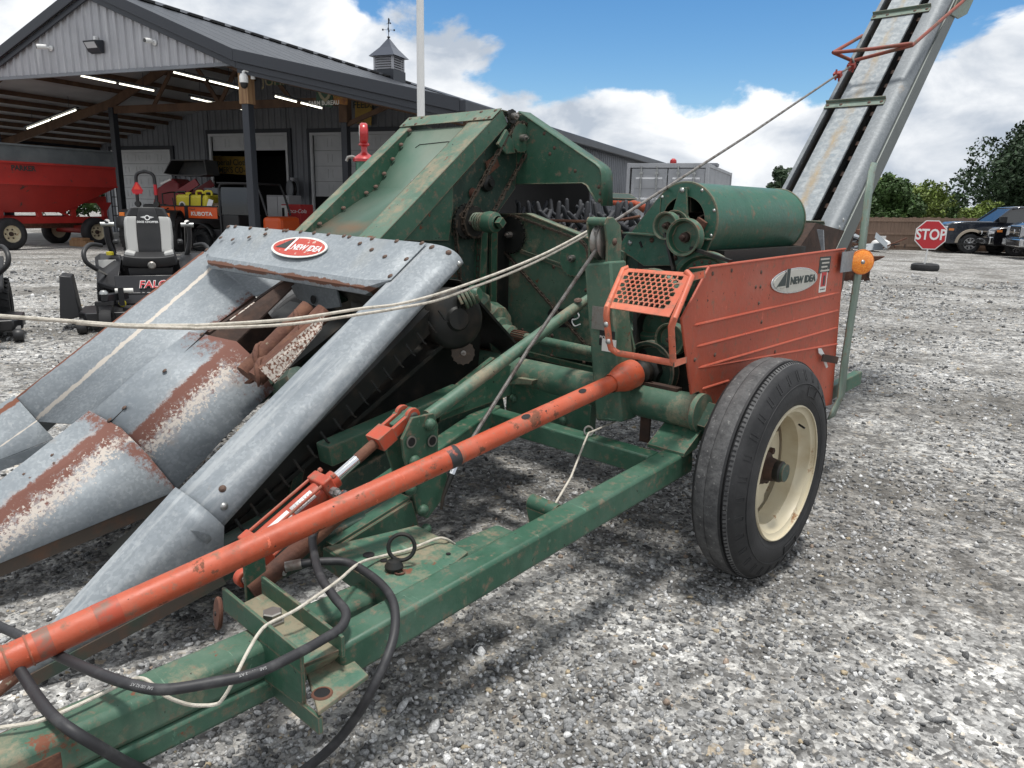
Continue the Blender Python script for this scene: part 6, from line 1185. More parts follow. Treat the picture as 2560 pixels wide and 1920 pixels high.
m_ = MB(); secs = []
for f in np.linspace(0, 1, 12):
    c, e, s_ = lerp(C0c, tip2+V((-.03, 0, .02)), f), lerp(E0c, tip2+V((.03, 0, .0)), f), lerp(S0, tip2+V((.03, 0, -.035)), f)
    secs.append([c+V((-.07, .05, -.14))*(1-f)]+fsec(c, e, 13, .06*(1-f)+.004)+[s_])
m_.loft(secs); m_.build('snout_cone', fend_m, pk, 50, solid=.004)
m_ = MB(); sk0 = secs[0][-1]; m_.bar(sk0+V((.004, 0, -.01)), secs[-1][-1]+V((.004, 0, -.005)), .012, .045); m_.build('snout_skid', 'skid', pk, 0)
m_ = MB(); m_.tube([tip2+ax*.07, tip2, tip-ax*.06-Z_*.004], [.034, .03, .008], 12); m_.build('snout_point', 'rust', pk)
for f, k_, me_ in ((.06, 9, bolt_me), (.03, 12, bolt_me2), (.985, 4, bolt_me), (.985, 9, bolt_me), (.985, 14, bolt_me2)):
    q = fsec(lerp(C0, C1, f), lerp(E0, E1, f)); p = q[min(k_, 14)]; tn = (q[min(k_, 14)]-q[min(k_, 14)-1]); n0 = tn.cross(ax).normalized(); n0 = n0 if n0.x+n0.z > 0 else -n0; bolt(p-tn.normalized()*.012+n0*.003, n0, .014, me_)
for k in range(3):
    f = .34+k*.035; q = fsec(lerp(C0c, tip2, f), lerp(E0c, tip2, f), 13, .02); m_ = MB(); m_.cyl(q[6], q[6]+V((.5, -.3, .8)).normalized()*.004, .004, n=6); m_.build('drain_hole', 'slot', pk)
# galvanised hood across both rows
zr, zl = -1.42, -3.1
h0 = vs((-3.06,-0.926,1.437), (-2.63,-0.836,1.431)); hR0 = V((-1.45,-0.795,1.408)); hR1 = V((-1.45,-0.999,1.255)); hL0 = V((-3.06,-0.926,1.437)); hL1 = V((-3.06,-1.082,1.283)); 
lipL, lipR = V((-2.955,-1.12,1.272)), V((-1.414,-1.08,1.266))
hood_rows = []
def lin(a, b, k): return [lerp(a, b, i/(k-1)) for i in range(k)]
top_ = lin(hL0, hR0, 14); low_ = lin(hL1+V((0, -.0, .0)), hR1, 14)
low_in = [lerp(a, b, 1.0) for a, b in zip(top_, low_)]
lip1 = [p+V((0, -.036, -.012)) if 0 < i < 13 else p for i, p in enumerate(low_in)]; lip2 = [p+V((0, -.054, -.044)) if 0 < i < 13 else p for i, p in enumerate(low_in)]; lip3 = [p+V((0, -.042, -.074)) if 0 < i < 13 else p for i, p in enumerate(low_in)]; lip4 = [p+V((0, .0, -.085)) if 0 < i < 13 else p for i, p in enumerate(low_in)]
hm_ = galv('galvanised_hood', [dict(col=(.15, .07, .045), scale=7, lo=1.0, hi=1.07, detail=12, nrough=.7, dir=tuple(N*0+V((0, .38, .92))), off=(low_in[6]+V((0, -.050, -.044))).dot(V((0, .38, .92))), width=.06, gain=.75, rough=.85, metal=0.0),
     dict(col=(.36, .34, .27), scale=2.2, lo=.50, hi=.8, detail=8, stretch=(1, .3, .3), seed=7, metal=.2, amt=.7)], tone=1.04)
m_ = MB(); m_.loft([top_, [lerp(a, b, .5) for a, b in zip(top_, low_in)], low_in, lip1, lip2, lip3, lip4]); hood = m_.build('row_hood', hm_, pk, 35, solid=.004); hood['label'] = 'mottled galvanised hood over both rows with rusty rolled lip'
hn = (hR1-hR0).cross(hL0-hR0).normalized(); hn = hn if hn.z > 0 else -hn
def onhood(q):   # drop a point onto the hood plane along the view of its own normal
    q = V(q); return q+hn*((hR0-q).dot(hn)+.004)
for q in ((-3.051,-0.939,1.427), (-2.988,-0.928,1.43), (-2.834,-0.916,1.427), (-2.682,-0.9,1.427), (-2.522,-0.887,1.424), (-2.999,-1.014,1.367), (-2.87,-1.007,1.362), (-2.751,-0.97,1.38), (-2.644,-0.931,1.401), (-2.998,-1.102,1.301), (-2.497,-0.883,1.425), (-2.376,-0.873,1.423), (-2.262,-0.864,1.421), (-2.145,-0.854,1.419), (-2.022,-0.845,1.415), (-1.978,-0.844,1.413), (-1.811,-0.829,1.411), (-1.639,-0.816,1.407), (-1.474,-0.801,1.405), (-1.859,-0.867,1.387), (-1.742,-0.884,1.364), (-1.617,-0.903,1.34), (-1.473,-0.892,1.337), (-1.471,-0.986,1.267)): bolt(V(q)+hn*.003, hn, .0125)
# hood badge
hb = V((-2.253,-0.961,1.347))+hn*.003; hx = (hR0-hL0).normalized(); hyv = hn.cross(hx).normalized(); hyv = hyv if hyv.z > 0 else -hyv
ea = (V((-2.033,-0.951,1.337))-hb).length; eb = ea*.36
def ehl(a, b, off, n_=36): return [hb+hx*math.cos(k*2*math.pi/n_)*a+hyv*math.sin(k*2*math.pi/n_)*b+hn*off for k in range(n_)]
m_ = MB(); m_.prism(ehl(ea, eb, .002), hn*.004); hbo = m_.build('hood_badge', 'offwhite', pk, 30); m_ = MB(); m_.prism(ehl(ea*.93, eb*.84, .006), hn*.0012); m_.build('badge_field', mat('badge_red', (.45, .055, .035), .5, layers=[dict(col=(.6, .5, .42), scale=30, lo=.6, hi=.66, detail=6)]), hbo, 30)
text('badge_lettering', 'NEW IDEA', eb*.72, 'white', hbo, hb+hx*ea*.33+hn*.008-hyv*eb*.06, hx, hyv, extrude=.0006, bold=.0015, sx=ea*1.05/(eb*.72*4.7))
m_ = MB(); m_.prism([hb+hx*a*ea+hyv*b_*eb+hn*.0078 for a, b_ in ((-.80, -.25), (-.42, .72), (-.38, .72), (-.38, -.25))], hn*.001); m_.build('badge_emblem', 'inkgreen', hbo, 0); m_ = MB(); m_.prism([hb+hx*a*ea+hyv*b_*eb+hn*.0078 for a, b_ in ((-.35, -.5), (-.35, .9), (-.27, .9), (-.27, -.5))], hn*.001); m_.build('badge_emblem', 'white', hbo, 0)
# seam strip of green housing lapping the hood
lapL, lapR = V((tL+.02, q1.y, q1.z)), V((tR-.1, q1.y, q1.z))
# vertical plate behind the lip and dark throat
m_ = MB(); m_.prism(vs((-2.871,-0.72,1.175), (-2.315,-0.72,1.161), (-2.263,-0.72,1.027), (-2.426,-0.72,0.996), (-2.701,-0.72,1.026)), (0, .01, 0)); m_.build('throat_plate', 'galv_edge', pk, 0)
q = V((-2.508,-0.735,1.042)); m_ = MB(); m_.cyl(q, q-Y_*.003, .025, n=16); m_.build('throat_hole', 'slot', pk)
m_ = MB(); m_.prism([p+V((0, .20, -.18)) for p in (top_[0], top_[-1])]+[V((-1.45, .1, .62)), V((-3.0, .1, .62))], (0, .02, 0)); m_.build('throat_back', 'oily_shade', pk, 0)
# centre divider: upper body and front cone
cj = vs((-2.62,-2.128,0.305), (-2.36,-1.976,0.645), (-2.2,-1.911,0.587), (-2.08,-1.864,0.496), (-1.93,-1.809,0.358))
cr_ = vs((-2.62,-1.479,0.867), (-2.36,-1.508,0.962), (-2.14,-1.385,0.929), (-2.06,-1.358,0.871), (-1.95,-1.309,0.718))
cj[0] = cj[1]+V((-.22, .04, -.24)); cr_[0] = cr_[1]+V((-.22, .1, -.3))
mid_ = [lerp(a, b, .5)+N*.01 for a, b in zip(cj, cr_)]
snm = galv('galvanised_divider', rustlayers((.80, .36, -.48), (lerp(cj[2], cr_[2], .5)+V((.06, 0, -.03))).dot(V((.80, .36, -.48))), .12, 2)+[dict(col=RUSTG, scale=28, lo=.22, hi=.62, detail=9, nrough=.8, amp=3.2, dir=tuple(U), off=lerp(cr_[3], cr_[4], .3).dot(U)+.02, width=.20, gain=.85, rough=.9, metal=0.0, seed=8)])
m_ = MB(); m_.loft([cj, mid_, cr_]); o = m_.build('centre_divider', snm, pk, 14, solid=.004); o['label'] = 'rust streaked galvanised body of the centre divider'
for q in ((-2.26,-1.933,0.622), (-2.26,-1.867,0.666), (-2.26,-1.678,0.807), (-2.3,-1.475,0.949), (-2.04,-1.353,0.808)): bolt(V(q)+N*.006, N, .012)
m_ = MB(); m_.tube([lerp(cj[1], cj[2], .62)+N*.004, lerp(cr_[1], cr_[2], .33)+N*.006], .003, 5); m_.build('divider_seam', 'slot', pk)
ctip = V((-2.24, -3.02, .02)); cjo = [p+(p-lerp(cj[0], cj[4], .5)).normalized()*.012 for p in cj]
snm2 = galv('galvanised_point', rustlayers((.80, .36, -.48), (lerp(cjo[2], ctip, .3)+V((.035, 0, -.02))).dot(V((.80, .36, -.48))), .13, 5)+[dict(col=RUSTG, scale=28, lo=.28, hi=.66, detail=9, nrough=.8, amp=3.2, dir=tuple(U), off=lerp(cjo[3], cjo[4], .4).dot(U), width=.10, gain=.7, rough=.9, metal=0.0, seed=9)])
secs = [[lerp(p, ctip+V(((i-2)*.012, 0, .03-.01*abs(i-2))), f**.92) for i, p in enumerate(cjo)] for f in (0, .25, .5, .75, 1)]
m_ = MB(); m_.loft(secs); o = m_.build('centre_snout', snm2, pk, 14, solid=.004); o['label'] = 'rusty pointed centre snout'
m_ = MB(); m_.bar(secs[0][4]+V((-.01, 0, -.035)), secs[-1][4]+V((-.01, 0, -.02)), .01, .06); m_.build('snout_skid', 'skid', pk, 0)
for f_, g_ in ((.30, .35), (.30, .62), (.2, .42), (.22, .7)): p = lerp(lerp(cjo[1], cjo[2], g_), ctip, f_); bolt(p+N*.004, N, .010)
# left divider
lj = vs((-3.18,-2.07,0.576), (-3.02,-2.028,0.474), (-2.88,-1.996,0.4)); lr = vs((-3.22,-1.023,1.28), (-3.04,-1.047,1.219), (-2.66,-1.009,1.07)); 
lj0 = lj[0]+V((-.1, .05, -.3)); lr0 = lr[0]+V((-.1, .05, -.25)); lj3 = V((-2.7,-1.926,0.504)); 
ldm = galv('galvanised_left', [dict(col=(.55, .50, .44), scale=18, lo=.30, hi=.40, detail=8, nrough=.75, amp=2.6, dir=(.9, 0.25, -.34), off=lerp(lj[1], lr[1], .5).dot(V((.9, .25, -.34))), width=.018, gain=1.0, rough=.85, metal=0.0), dict(col=RUST, scale=6, lo=1.2, hi=1.26, detail=10, dir=(.9, .25, -.34), off=lerp(lj[0], lr[0], .5).dot(V((.9, .25, -.34))), width=.05, gain=1.0, rough=.9, metal=0.0), dict(col=RUSTG, scale=28, lo=.26, hi=.62, detail=9, nrough=.8, amp=3.4, dir=(.9, .25, -.34), off=lr[2].dot(V((.9, .25, -.34))), width=.13, gain=.62, rough=.9, metal=0.0, seed=5)])
m_ = MB(); m_.loft([[lj0, lj[0], lj[1], lerp(lj[1], lj3, .6), lj3], [lr0, lr[0], lr[1], lerp(lr[1], lr[2], .6), lr[2]]]); o = m_.build('left_divider', ldm, pk, 25, solid=.004); o['label'] = 'wide flat galvanised sheet of the left divider'
ltip = V((-3.2, -3.1, .05)); ljo = [p+N*.012 for p in ([lj0]+lj)]
secs = [[lerp(p, ltip+X_*(i-1.5)*.012, f) for i, p in enumerate(ljo)] for f in (0, .5, 1)]
m_ = MB(); m_.loft(secs); o = m_.build('left_snout', galv('galvanised_leftpoint', [dict(col=RUST, scale=6, lo=1.05, hi=1.12, detail=12, dir=(.9, .25, -.34), off=ljo[1].dot(V((.9, .25, -.34)))+.03, width=.07, gain=.8, rough=.9, metal=0.0), dict(col=(.55, .5, .44), scale=12, lo=1.1, hi=1.15, dir=(.9, .25, -.34), off=ljo[2].dot(V((.9, .25, -.34)))+.01, width=.02, gain=.8, metal=0.0, rough=.9)]), pk, 25, solid=.004)
m_ = MB(); m_.bar(secs[0][3]-Z_*.03, secs[-1][3]-Z_*.02, .01, .05); m_.build('snout_skid', 'galv_edge', pk, 0)
for q in ((-2.87,-1.029,1.087), (-2.82,-1.013,1.055), (-2.88,-1.134,1.006), (-2.82,-1.123,0.976)):
    m_ = MB(); m_.cyl(V(q)+N*.004, V(q)+N*.009, .007, n=8); m_.build('sheet_hole', 'slot', pk)
# row openings: rolls, stripper plates, edge bars
for x0, rr in ((-1.80, .042), (-1.91, .042)):
    a = V((-1.8,-1.172,1.12)) if x0 > -1.85 else V((-1.91,-1.183,1.127)); b = V((-1.8,-1.478,0.896)) if x0 > -1.85 else V((-1.91,-1.474,0.901)); a, b = a-N*.06, b-N*.06; dd = (b-a)
    m_ = MB(); pts = [a-dd*.06, a]+[a+dd*f for f in np.linspace(.1, 1.12, 30)]; rs = [rr*1.05, rr*1.05]+[rr*(1+.0*math.sin(f*40)) for f in np.linspace(.1, 1.12, 30)]; m_.tube(pts, rs, 14); ro2 = m_.build('snapping_roll', 'rust', pk)
    for k in range(7):
        f = .10+k*.14; c = a+dd*f; d_ = dd.normalized(); x, y = perp(d_); m_ = MB(); ph = k*1.2+(0 if x0 > -1.85 else 1.5)
        m_.tube([c+d_*(g_*.09)+(x*math.cos(ph+g_*2.6)+y*math.sin(ph+g_*2.6))*rr*1.02 for g_ in np.linspace(0, 1, 8)], [.004, .010, .013, .014, .014, .013, .010, .004], 6); m_.build('roll_flute', 'rust', ro2)
m_ = MB(); m_.prism(vs((-1.62,-1.546,0.899), (-1.62,-1.288,1.066), (-1.62,-1.233,1.099), (-1.6,-1.264,1.043), (-1.6,-1.498,0.839)), N*.008); m_.build('stripper_plate', 'peeled', pk, 0)
m_ = MB(); m_.prism(vs((-1.66,-1.53,0.898), (-1.66,-1.206,1.12), (-1.63,-1.226,1.097), (-1.63,-1.541,0.894)), N*.01); m_.build('stripper_edge', 'rust', pk, 0)
m_ = MB(); m_.prism(vs((-2.3,-1.439,0.936), (-2.3,-1.004,1.185), (-2.25,-1.014,1.144), (-2.22,-1.374,0.883)), N*.008); m_.build('stripper_plate', 'rust_dk', pk, 0)
m_ = MB(); m_.prism(vs((-2.45,-1.259,0.981), (-2.45,-1.121,1.061), (-2.42,-1.12,1.054), (-2.42,-1.162,1.008), (-2.42,-1.254,0.971)), N*.006); m_.build('gathering_flap', 'peeled', pk, 0)
a, b = V((-2.62,-0.803,1.147)), V((-2.62,-1.286,0.882)); m_ = MB(); m_.bar(a, b, .03, .05); m_.build('edge_bar', 'rust_dk', pk, 0)
m_ = MB(); m_.bar(V((-1.70, -.65, .95)), V((-1.70, -2.1, .16)), .5, .02); m_.build('row_floor', 'oily_shade', pk, 0); m_ = MB(); m_.bar(V((-2.55, -.65, .98)), V((-2.55, -2.0, .22)), .7, .02); m_.build('row_floor', 'oily_shade', pk, 0)
# unit frame under the fender: beams (rail near black to stand for shade), gathering chain with paddles, stays
fl0 = lerp(fa, fb, .0)+V((-.02, .06, -.16)); fl1 = lerp(fa, fb, .95)+V((-.03, .10, -.20))
m_ = MB(); m_.bar(fl0+V((-.10, .05, -.02)), fl1+V((-.10, .05, -.02)), .05, .09); m_.build('unit_frame_rail', 'oily_shade', pk, 0)
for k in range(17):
    f = .04+k*.056; c = lerp(fl0, fl1, f)+V((-.01, .03, .03)); m_ = MB(); m_.bar(c, c+V((.03, .012, -.04)), .010, .006); m_.bar(c+V((.03, .012, -.04)), c+V((.035, .024, -.05)), .010, .006); m_.build('chain_paddle', 'oily_shade', pk, 0)
m_ = MB(); m_.bar(V((-1.42, -.35, .62)), V((-1.40, -1.95, .22)), .09, .14); m_.build('skid_beam', 'green_dark', pk, 0, bevel=.008)
m_ = MB(); m_.bar(V((-1.38,-1.416,0.563)), V((-1.38,-0.647,0.691)), .10, .09); m_.build('unit_beam', 'green', pk, 0, bevel=.008); m_ = MB(); m_.prism(vs((-1.36,-0.796,0.687), (-1.36,-0.436,0.844), (-1.36,-0.157,0.704), (-1.36,-0.273,0.634), (-1.36,-0.796,0.588)), (-.03, 0, 0)); m_.build('unit_side_plate', 'green', pk, 0)
m_ = MB(); m_.tube([V((-1.75, -.95, .45)), V((-1.55, -.95, .50))], .1, 16); m_.build('roll_gearcase', 'green_dark', pk)
m_ = MB(); m_.bar(V((-1.5,-1.466,0.483)), V((-1.5,-1.51,0.324)), .02, .05); m_.build('skid_stay', 'green_dark', pk, 0)

# dark sheet painted as the shade below the fender, and the under-hood cheeks
m_ = MB(); m_.prism(vs((-1.58, -2.0, .30), (-1.58, -.62, 1.25), (-1.58, -.30, 1.05), (-1.58, -.35, .62), (-1.58, -.9, .42), (-1.58, -1.8, .16)), (-.02, 0, 0)); m_.build('under_fender_shade', 'oily_shade', pk, 0)
a0_, a1_ = lr[2], lr[2]+U*.35; m_ = MB(); m_.prism([lr[2], lj3, lj3-N*.25, lr[2]-N*.30], X_*-.01); m_.build('inner_cheek_sheet', 'rust_dk', pk, 0)
m_ = MB(); m_.prism([lr[0]+N*-.004, lr[1]+N*-.004, lr[2]+N*-.004, lr[2]+U*.22-N*.10, lr[0]+U*.22-N*.16], N*-.004); m_.build('under_hood_sheet', 'galv_edge', pk, 0)

# ================================================================== OTHER THINGS IN THE YARD
def copy_tree(o, parent=None):
    c = o.copy(); col.objects.link(c); c.parent = parent
    for ch in list(o.children): copy_tree(ch, c)
    return c
M['seat_grey'] = mat('seat_vinyl_grey', (.44, .44, .425), .55)
M['seat_blk'] = mat('seat_vinyl_black', (.014, .014, .015), .5)
M['mblack'] = mat('mower_black', (.010, .010, .012), .32, layers=[dict(col=(.018, .018, .02), scale=3, lo=.4, hi=.7)])
M['mtyre'] = mat('mower_tyre', (.014, .014, .015), .8)
M['yellow'] = mat('yellow_plastic', (.62, .52, .03), .45, layers=[dict(col=(.50, .42, .03), scale=3, lo=.45, hi=.7)])
M['rtv'] = mat('orange_body', (.62, .085, .012), .4)
M['scarlet'] = mat('scarlet', (.50, .012, .022), .45)
M['glass'] = mat('dark_glass', (.018, .022, .026), .06, spec=.8)
def mower_tyre(parent, c, r_, w_, nm='rear_tyre', axis=(1, 0, 0), lugs=22):
    c = V(c); m_ = MB(); m_.lathe([(r_*.55, -w_*.42), (r_*.78, -w_*.5), (r_*.92, -w_*.47), (r_, -w_*.3), (r_, w_*.3), (r_*.92, w_*.47), (r_*.78, w_*.5), (r_*.55, w_*.42)], c, axis, 32); o = m_.build(nm, 'mtyre', parent, 50)
    if lugs:
        m_ = MB(); x = V(axis).normalized()
        for k in range(lugs):
            for s_ in (-1, 1):
                a = 2*math.pi*(k+(.5 if s_ > 0 else 0))/lugs; a2 = a+.16; p = c+x*s_*w_*.02+V((0, math.cos(a), math.sin(a)))*r_; q = c+x*s_*w_*.46+V((0, math.cos(a2), math.sin(a2)))*r_*.97; m_.bar(p, q, .035, .03, up=(p-c))
        m_.build('tread_lugs', 'mtyre', o, 0)
    m_ = MB(); m_.lathe([(r_*.56, -w_*.3), (r_*.5, -w_*.2), (r_*.2, -w_*.25), (0, -w_*.25)], c, axis, 20); m_.lathe([(r_*.56, w_*.3), (r_*.5, w_*.2), (r_*.2, w_*.25), (0, w_*.25)], c, axis, 20); m_.build('wheel_disc', 'blackm', o); return o
def mower(loc, rz, label, full=True):
    e = empty('zero_turn_mower', loc, rz, label, 'mower', 'zero turn mowers parked on the gravel')
    for sx in (-1, 1):
        mower_tyre(e, (sx*.52, 1.15, .30), .30, .27)
        mower_tyre(e, (sx*.50, -.05, .145), .145, .13, 'caster_tyre', lugs=0)
        m_ = MB(); m_.bar((sx*.42, .0, .17), (sx*.42, -.02, .36), .02, .05, up=(0, 1, 0)); m_.bar((sx*.58, .0, .17), (sx*.58, -.02, .36), .02, .05, up=(0, 1, 0)); m_.bb(sx*.50-.10, sx*.50+.10, -.06, .05, .34, .38); m_.build('caster_fork', 'mblack', e, 0)
        m_ = MB(); m_.bar((sx*.50, 0, .42), (sx*.30, .45, .40), .09, .09); m_.build('front_arm', 'mblack', e, bevel=.01); m_ = MB(); m_.lathe([(.05, 0), (.05, .02), (.03, .045), (0, .05)], (sx*.5, 0, .465), (0, 0, 1), 14); m_.build('caster_cap', 'zinc', e)
        m_ = MB(); m_.tube(smooth_path(vs((sx*.55, .95, .98), (sx*.66, .80, 1.00), (sx*.72, .62, .92), (sx*.70, .58, .80), (sx*.60, .66, .70))), .028, 10); m_.build('steering_lever', 'seat_blk', e); m_ = MB(); m_.bar((sx*.60, .66, .70), (sx*.36, .86, .52), .035, .02); m_.build('lever_stem', 'steel', e)
        m_ = MB(); m_.prism(vs((sx*.40, .62, .42), (sx*.62, .70, .48), (sx*.64, .95, .78), (sx*.62, 1.35, .80), (sx*.36, 1.35, .78), (sx*.34, .75, .72)), (0, 0, .06)); m_.build('fender', 'mblack', e, bevel=.02)
        m_ = MB(); m_.bb(sx*.50-.1, sx*.50+.1, .93, .96, .70, .80); m_.build('fender_sticker', 'offwhite', e, 0) if sx < 0 else None
        m_ = MB(); m_.tube(smooth_path(vs((sx*.36, 1.30, .62), (sx*.48, 1.28, .95), (sx*.50, 1.26, 1.20), (sx*.48, 1.24, 1.28))), .034, 10); m_.build('roll_bar_post', 'mblack', e); m_ = MB(); m_.cyl((sx*.40, 1.24, 1.24), (sx*.56, 1.24, 1.24), .03, n=10); m_.build('hinge_pin', 'zinc', e)
        m_ = MB(); m_.tube([(sx*.48, 1.24, 1.28), (sx*.47, 1.44, 1.10), (sx*.46, 1.55, .85)], .034, 10); m_.build('folded_roll_bar', 'mblack', e)
        m_ = MB(); m_.box((sx*.375, .98, 1.03), (.07, .26, .06)); m_.build('armrest', 'seat_blk', e, bevel=.02)
    m_ = MB(); m_.lathe([(.03, 0), (.045, 0), (.045, .04), (0, .045)], (-.47, 1.05, .855), (0, 0, 1), 14); m_.build('fuel_cap', 'yellow', e)
    # seat: base cushion, backrest in three panels, slide
    def pad(nm, pts_fn, m, parent=e, th=.09):
        m_ = MB(); secs = []
        for v in np.linspace(0, 1, 9): secs.append([pts_fn(u, v) for u in np.linspace(-1, 1, 11)])
        m_.loft(secs); return m_.build(nm, m, parent, 60, solid=th, bevel=.012)
    bw_ = lambda v: .285*(1-.10*abs(v-.4))*(1-.55*max(0, v-.72)**1.3/.28**1.3*.45)
    bk = lambda u, v: V((u*bw_(v)*(1), 1.22+v*.13-.05*(abs(u)**2), .86+v*.60+0*u))
    pad('backrest_centre', lambda u, v: bk(u*.52, v)+V((0, -.012, 0)), 'seat_blk')
    for s_ in (-1, 1): pad('backrest_bolster', lambda u, v: bk(s_*(.52+.24+.24*u), v*.80), 'seat_grey')
    pad('backrest_top', lambda u, v: bk(u*.97, .80+.2*v)+V((0, .004, 0)), 'seat_blk')
    pad('seat_cushion', lambda u, v: V((u*.31, .72+v*.48, .82-.045*(1-v)**2+.03*abs(u)**3)), 'seat_blk', th=.13)
    for s_ in (-1, 1): pad('seat_bolster', lambda u, v: V((s_*(.235+.055*u), .80+v*.36, .842+.03*(.5+.5*u*1))), 'seat_grey', th=.10)
    m_ = MB(); m_.bb(-.27, .27, .78, 1.15, .58, .72); m_.build('seat_base', 'mblack', e, bevel=.02); m_ = MB(); m_.lathe([(0, .03), (.035, .03), (.05, .015), (.05, 0)], (0.02, .68, .745), (0, -1, 0), 18); m_.build('adjust_knob', 'steel', e)
    eo = V((0, 1.17, 1.33)); m_ = MB(); m_.lathe([(.022, 0), (.034, 0), (.034, .004), (.022, .004)], eo+V((0, .015, .0)), (0, -1, .25), 18, close=True); m_.prism([eo+V(q) for q in ((-.085, .015, .008), (-.03, .012, .022), (-.03, .012, -.008), (-.05, .012, -.004))], (0, -.004, .001)); m_.prism([eo+V(q) for q in ((.085, .015, .008), (.03, .012, .022), (.03, .012, -.008), (.05, .012, -.004))], (0, -.004, .001)); m_.build('seat_emblem', 'white', e, 0)
    text('seat_lettering', 'DIXIE CHOPPER', .036, 'white', e, eo+V((0, -.008, -.055)), (1, 0, 0), (0, .2, 1), extrude=.004, bold=.001)
    # foot board, deck, chute
    m_ = MB(); m_.prism(vs((-.40, .50, .28), (.40, .50, .28), (.42, .66, .62), (-.42, .66, .62)), (0, .03, 0)); m_.build('foot_board', 'mblack', e, bevel=.006)
    for k, (s_, y0) in enumerate((('FALCON', .0), ('HPX', -.125))): text('board_lettering', s_, .135, 'white', e, V((.12+.03*k, .575+y0*.45, .51+y0)), (1, 0, 0), (0, .16, .30), extrude=.0015, bold=.007, shear=.15); text('board_lettering', s_, .135, 'scarlet', e, V((.12+.03*k, .565+y0*.45, .51+y0)), (1, 0, 0), (0, .16, .30), extrude=.004, bold=.001, shear=.15)
    m_ = MB(); m_.bb(-.33, .33, .22, .52, .22, .27); m_.build('step', 'mblack', e, bevel=.008); m_ = MB(); m_.bb(-.36, -.30, .18, .24, .30, .52); m_.build('height_lever', 'mblack', e, 0); m_ = MB(); m_.cyl((-.40, .30, .47), (-.20, .30, .47), .03, n=14); m_.build('pedal_roller', 'offwhite', e); m_ = MB(); m_.torus((-.33, .26, .32), (0, 1, 0), .035, .008, 16, 6); m_.build('yellow_ring', 'yellow', e)
    m_ = MB(); m_.prism(vs((-.80, .18, .12), (-.72, .06, .12), (.72, .06, .12), (.80, .18, .12), (.80, .75, .12), (.45, .92, .12), (-.45, .92, .12), (-.80, .75, .12)), (0, 0, .12)); m_.build('cutting_deck', 'mblack', e, bevel=.015)
    for sx in (-.76, .76): m_ = MB(); m_.lathe([(0, -.05), (.06, -.05), (.075, -.02), (.075, .02), (.06, .05), (0, .05)], (sx, .0, .075), (1, 0, 0), 16); m_.build('scalp_roller', 'black', e); m_ = MB(); m_.bar((sx, .0, .075), (sx, .12, .16), .05, .02); m_.build('roller_bracket', 'mblack', e, 0)
    m_ = MB(); m_.prism(vs((-1.02, .30, .12), (-.80, .34, .16), (-.86, .40, .64), (-.98, .38, .66)), (-.02, .45, .0)); m_.build('discharge_chute', 'black', e, bevel=.012)
    m_ = MB(); m_.bb(-.42, .42, 1.3, 1.75, .42, .80); m_.build('engine', 'black', e, bevel=.05); m_ = MB(); m_.bb(-.42, .42, .55, 1.6, .26, .42); m_.build('chassis', 'mblack', e, bevel=.02)
    return e
g1 = (-4.396,8.94,0); mw = mower((g1[0], g1[1], 0), R(24), 'black zero turn mower with grey and black seat beside the galvanised snouts')
g2 = (-6.133,7.687,0); mw2 = copy_tree(mw); mw2.location = (g2[0], g2[1], 0); mw2.rotation_euler.z = R(30); mw2['label'] = 'second mower parked alone, only its tyre, roller and lever showing'

# --- red gravity wagon
M['wagon'] = mat('wagon_red', (.36, .022, .016), .5, layers=[dict(col=(.28, .016, .013), scale=1.4, lo=.4, hi=.7), dict(col=(.045, .03, .026), scale=3.4, lo=.62, hi=.66, detail=12, nrough=.7, seed=4), dict(col=(.12, .05, .04), scale=9, lo=.66, hi=.7, detail=10, seed=8)])
M['wext'] = mat('wagon_extension', (.105, .118, .125), .55, .3, layers=[dict(col=(.15, .165, .17), scale=2, lo=.4, hi=.7), dict(col=(.3, .3, .3), scale=60, lo=.68, hi=.74)])
wg0, wg1 = V((-14.989,22.314,0)), V((-13.816,24.802,0)); wd = (wg1-wg0).normalized(); wa = math.atan2(-wd.x, wd.y); wmid = (wg0+wg1)/2; WB = (wg1-wg0).length
wg = empty('gravity_wagon', (wmid.x, wmid.y, 0), wa, 'red gravity grain wagon with grey side extension', 'wagon')
def farm_wheel(parent, c, r_, w_, ax=(1, 0, 0)):
    c = V(c); e = empty('wheel', (0, 0, 0)); e.parent = parent; m_ = MB(); m_.lathe([(r_*.52, -w_*.4), (r_*.7, -w_*.5), (r_*.92, -w_*.45), (r_, -w_*.25), (r_, w_*.25), (r_*.92, w_*.45), (r_*.7, w_*.5), (r_*.52, w_*.4)], c, ax, 40); m_.build('tyre', 'rubber', e, 50)
    m_ = MB(); m_.lathe([(r_*.54, w_*.42), (r_*.50, w_*.36), (r_*.46, w_*.1), (r_*.22, w_*.05), (r_*.2, w_*.2), (0, w_*.22)], c, ax, 32); m_.lathe([(r_*.54, -w_*.42), (r_*.46, -w_*.3), (0, -w_*.2)], c, ax, 32); m_.build('rim', 'cream', e)
    m_ = MB(); m_.lathe([(r_*.16, w_*.1), (r_*.13, w_*.35), (0, w_*.38)], c, ax, 12); m_.build('hub', 'rust_dk', e)
    for k in range(6): a = k*math.pi/3; m_ = MB(); hexnut(m_, c+V(ax)*w_*.06+V((0, math.cos(a), math.sin(a)))*r_*.3, ax, .025, .03); m_.build('lug_nut', 'rust_dk', e, 0)
for y in (-WB/2, WB/2):
    farm_wheel(wg, (0, y, .47), .47, .30); farm_wheel(wg, (-2.0, y, .47), .47, .30, (-1, 0, 0)); m_ = MB(); m_.cyl((-2.0, y, .47), (0, y, .47), .06); m_.bb(-1.8, -.2, y-.1, y+.1, .47, .66); m_.build('axle', 'wagon', wg, 0)
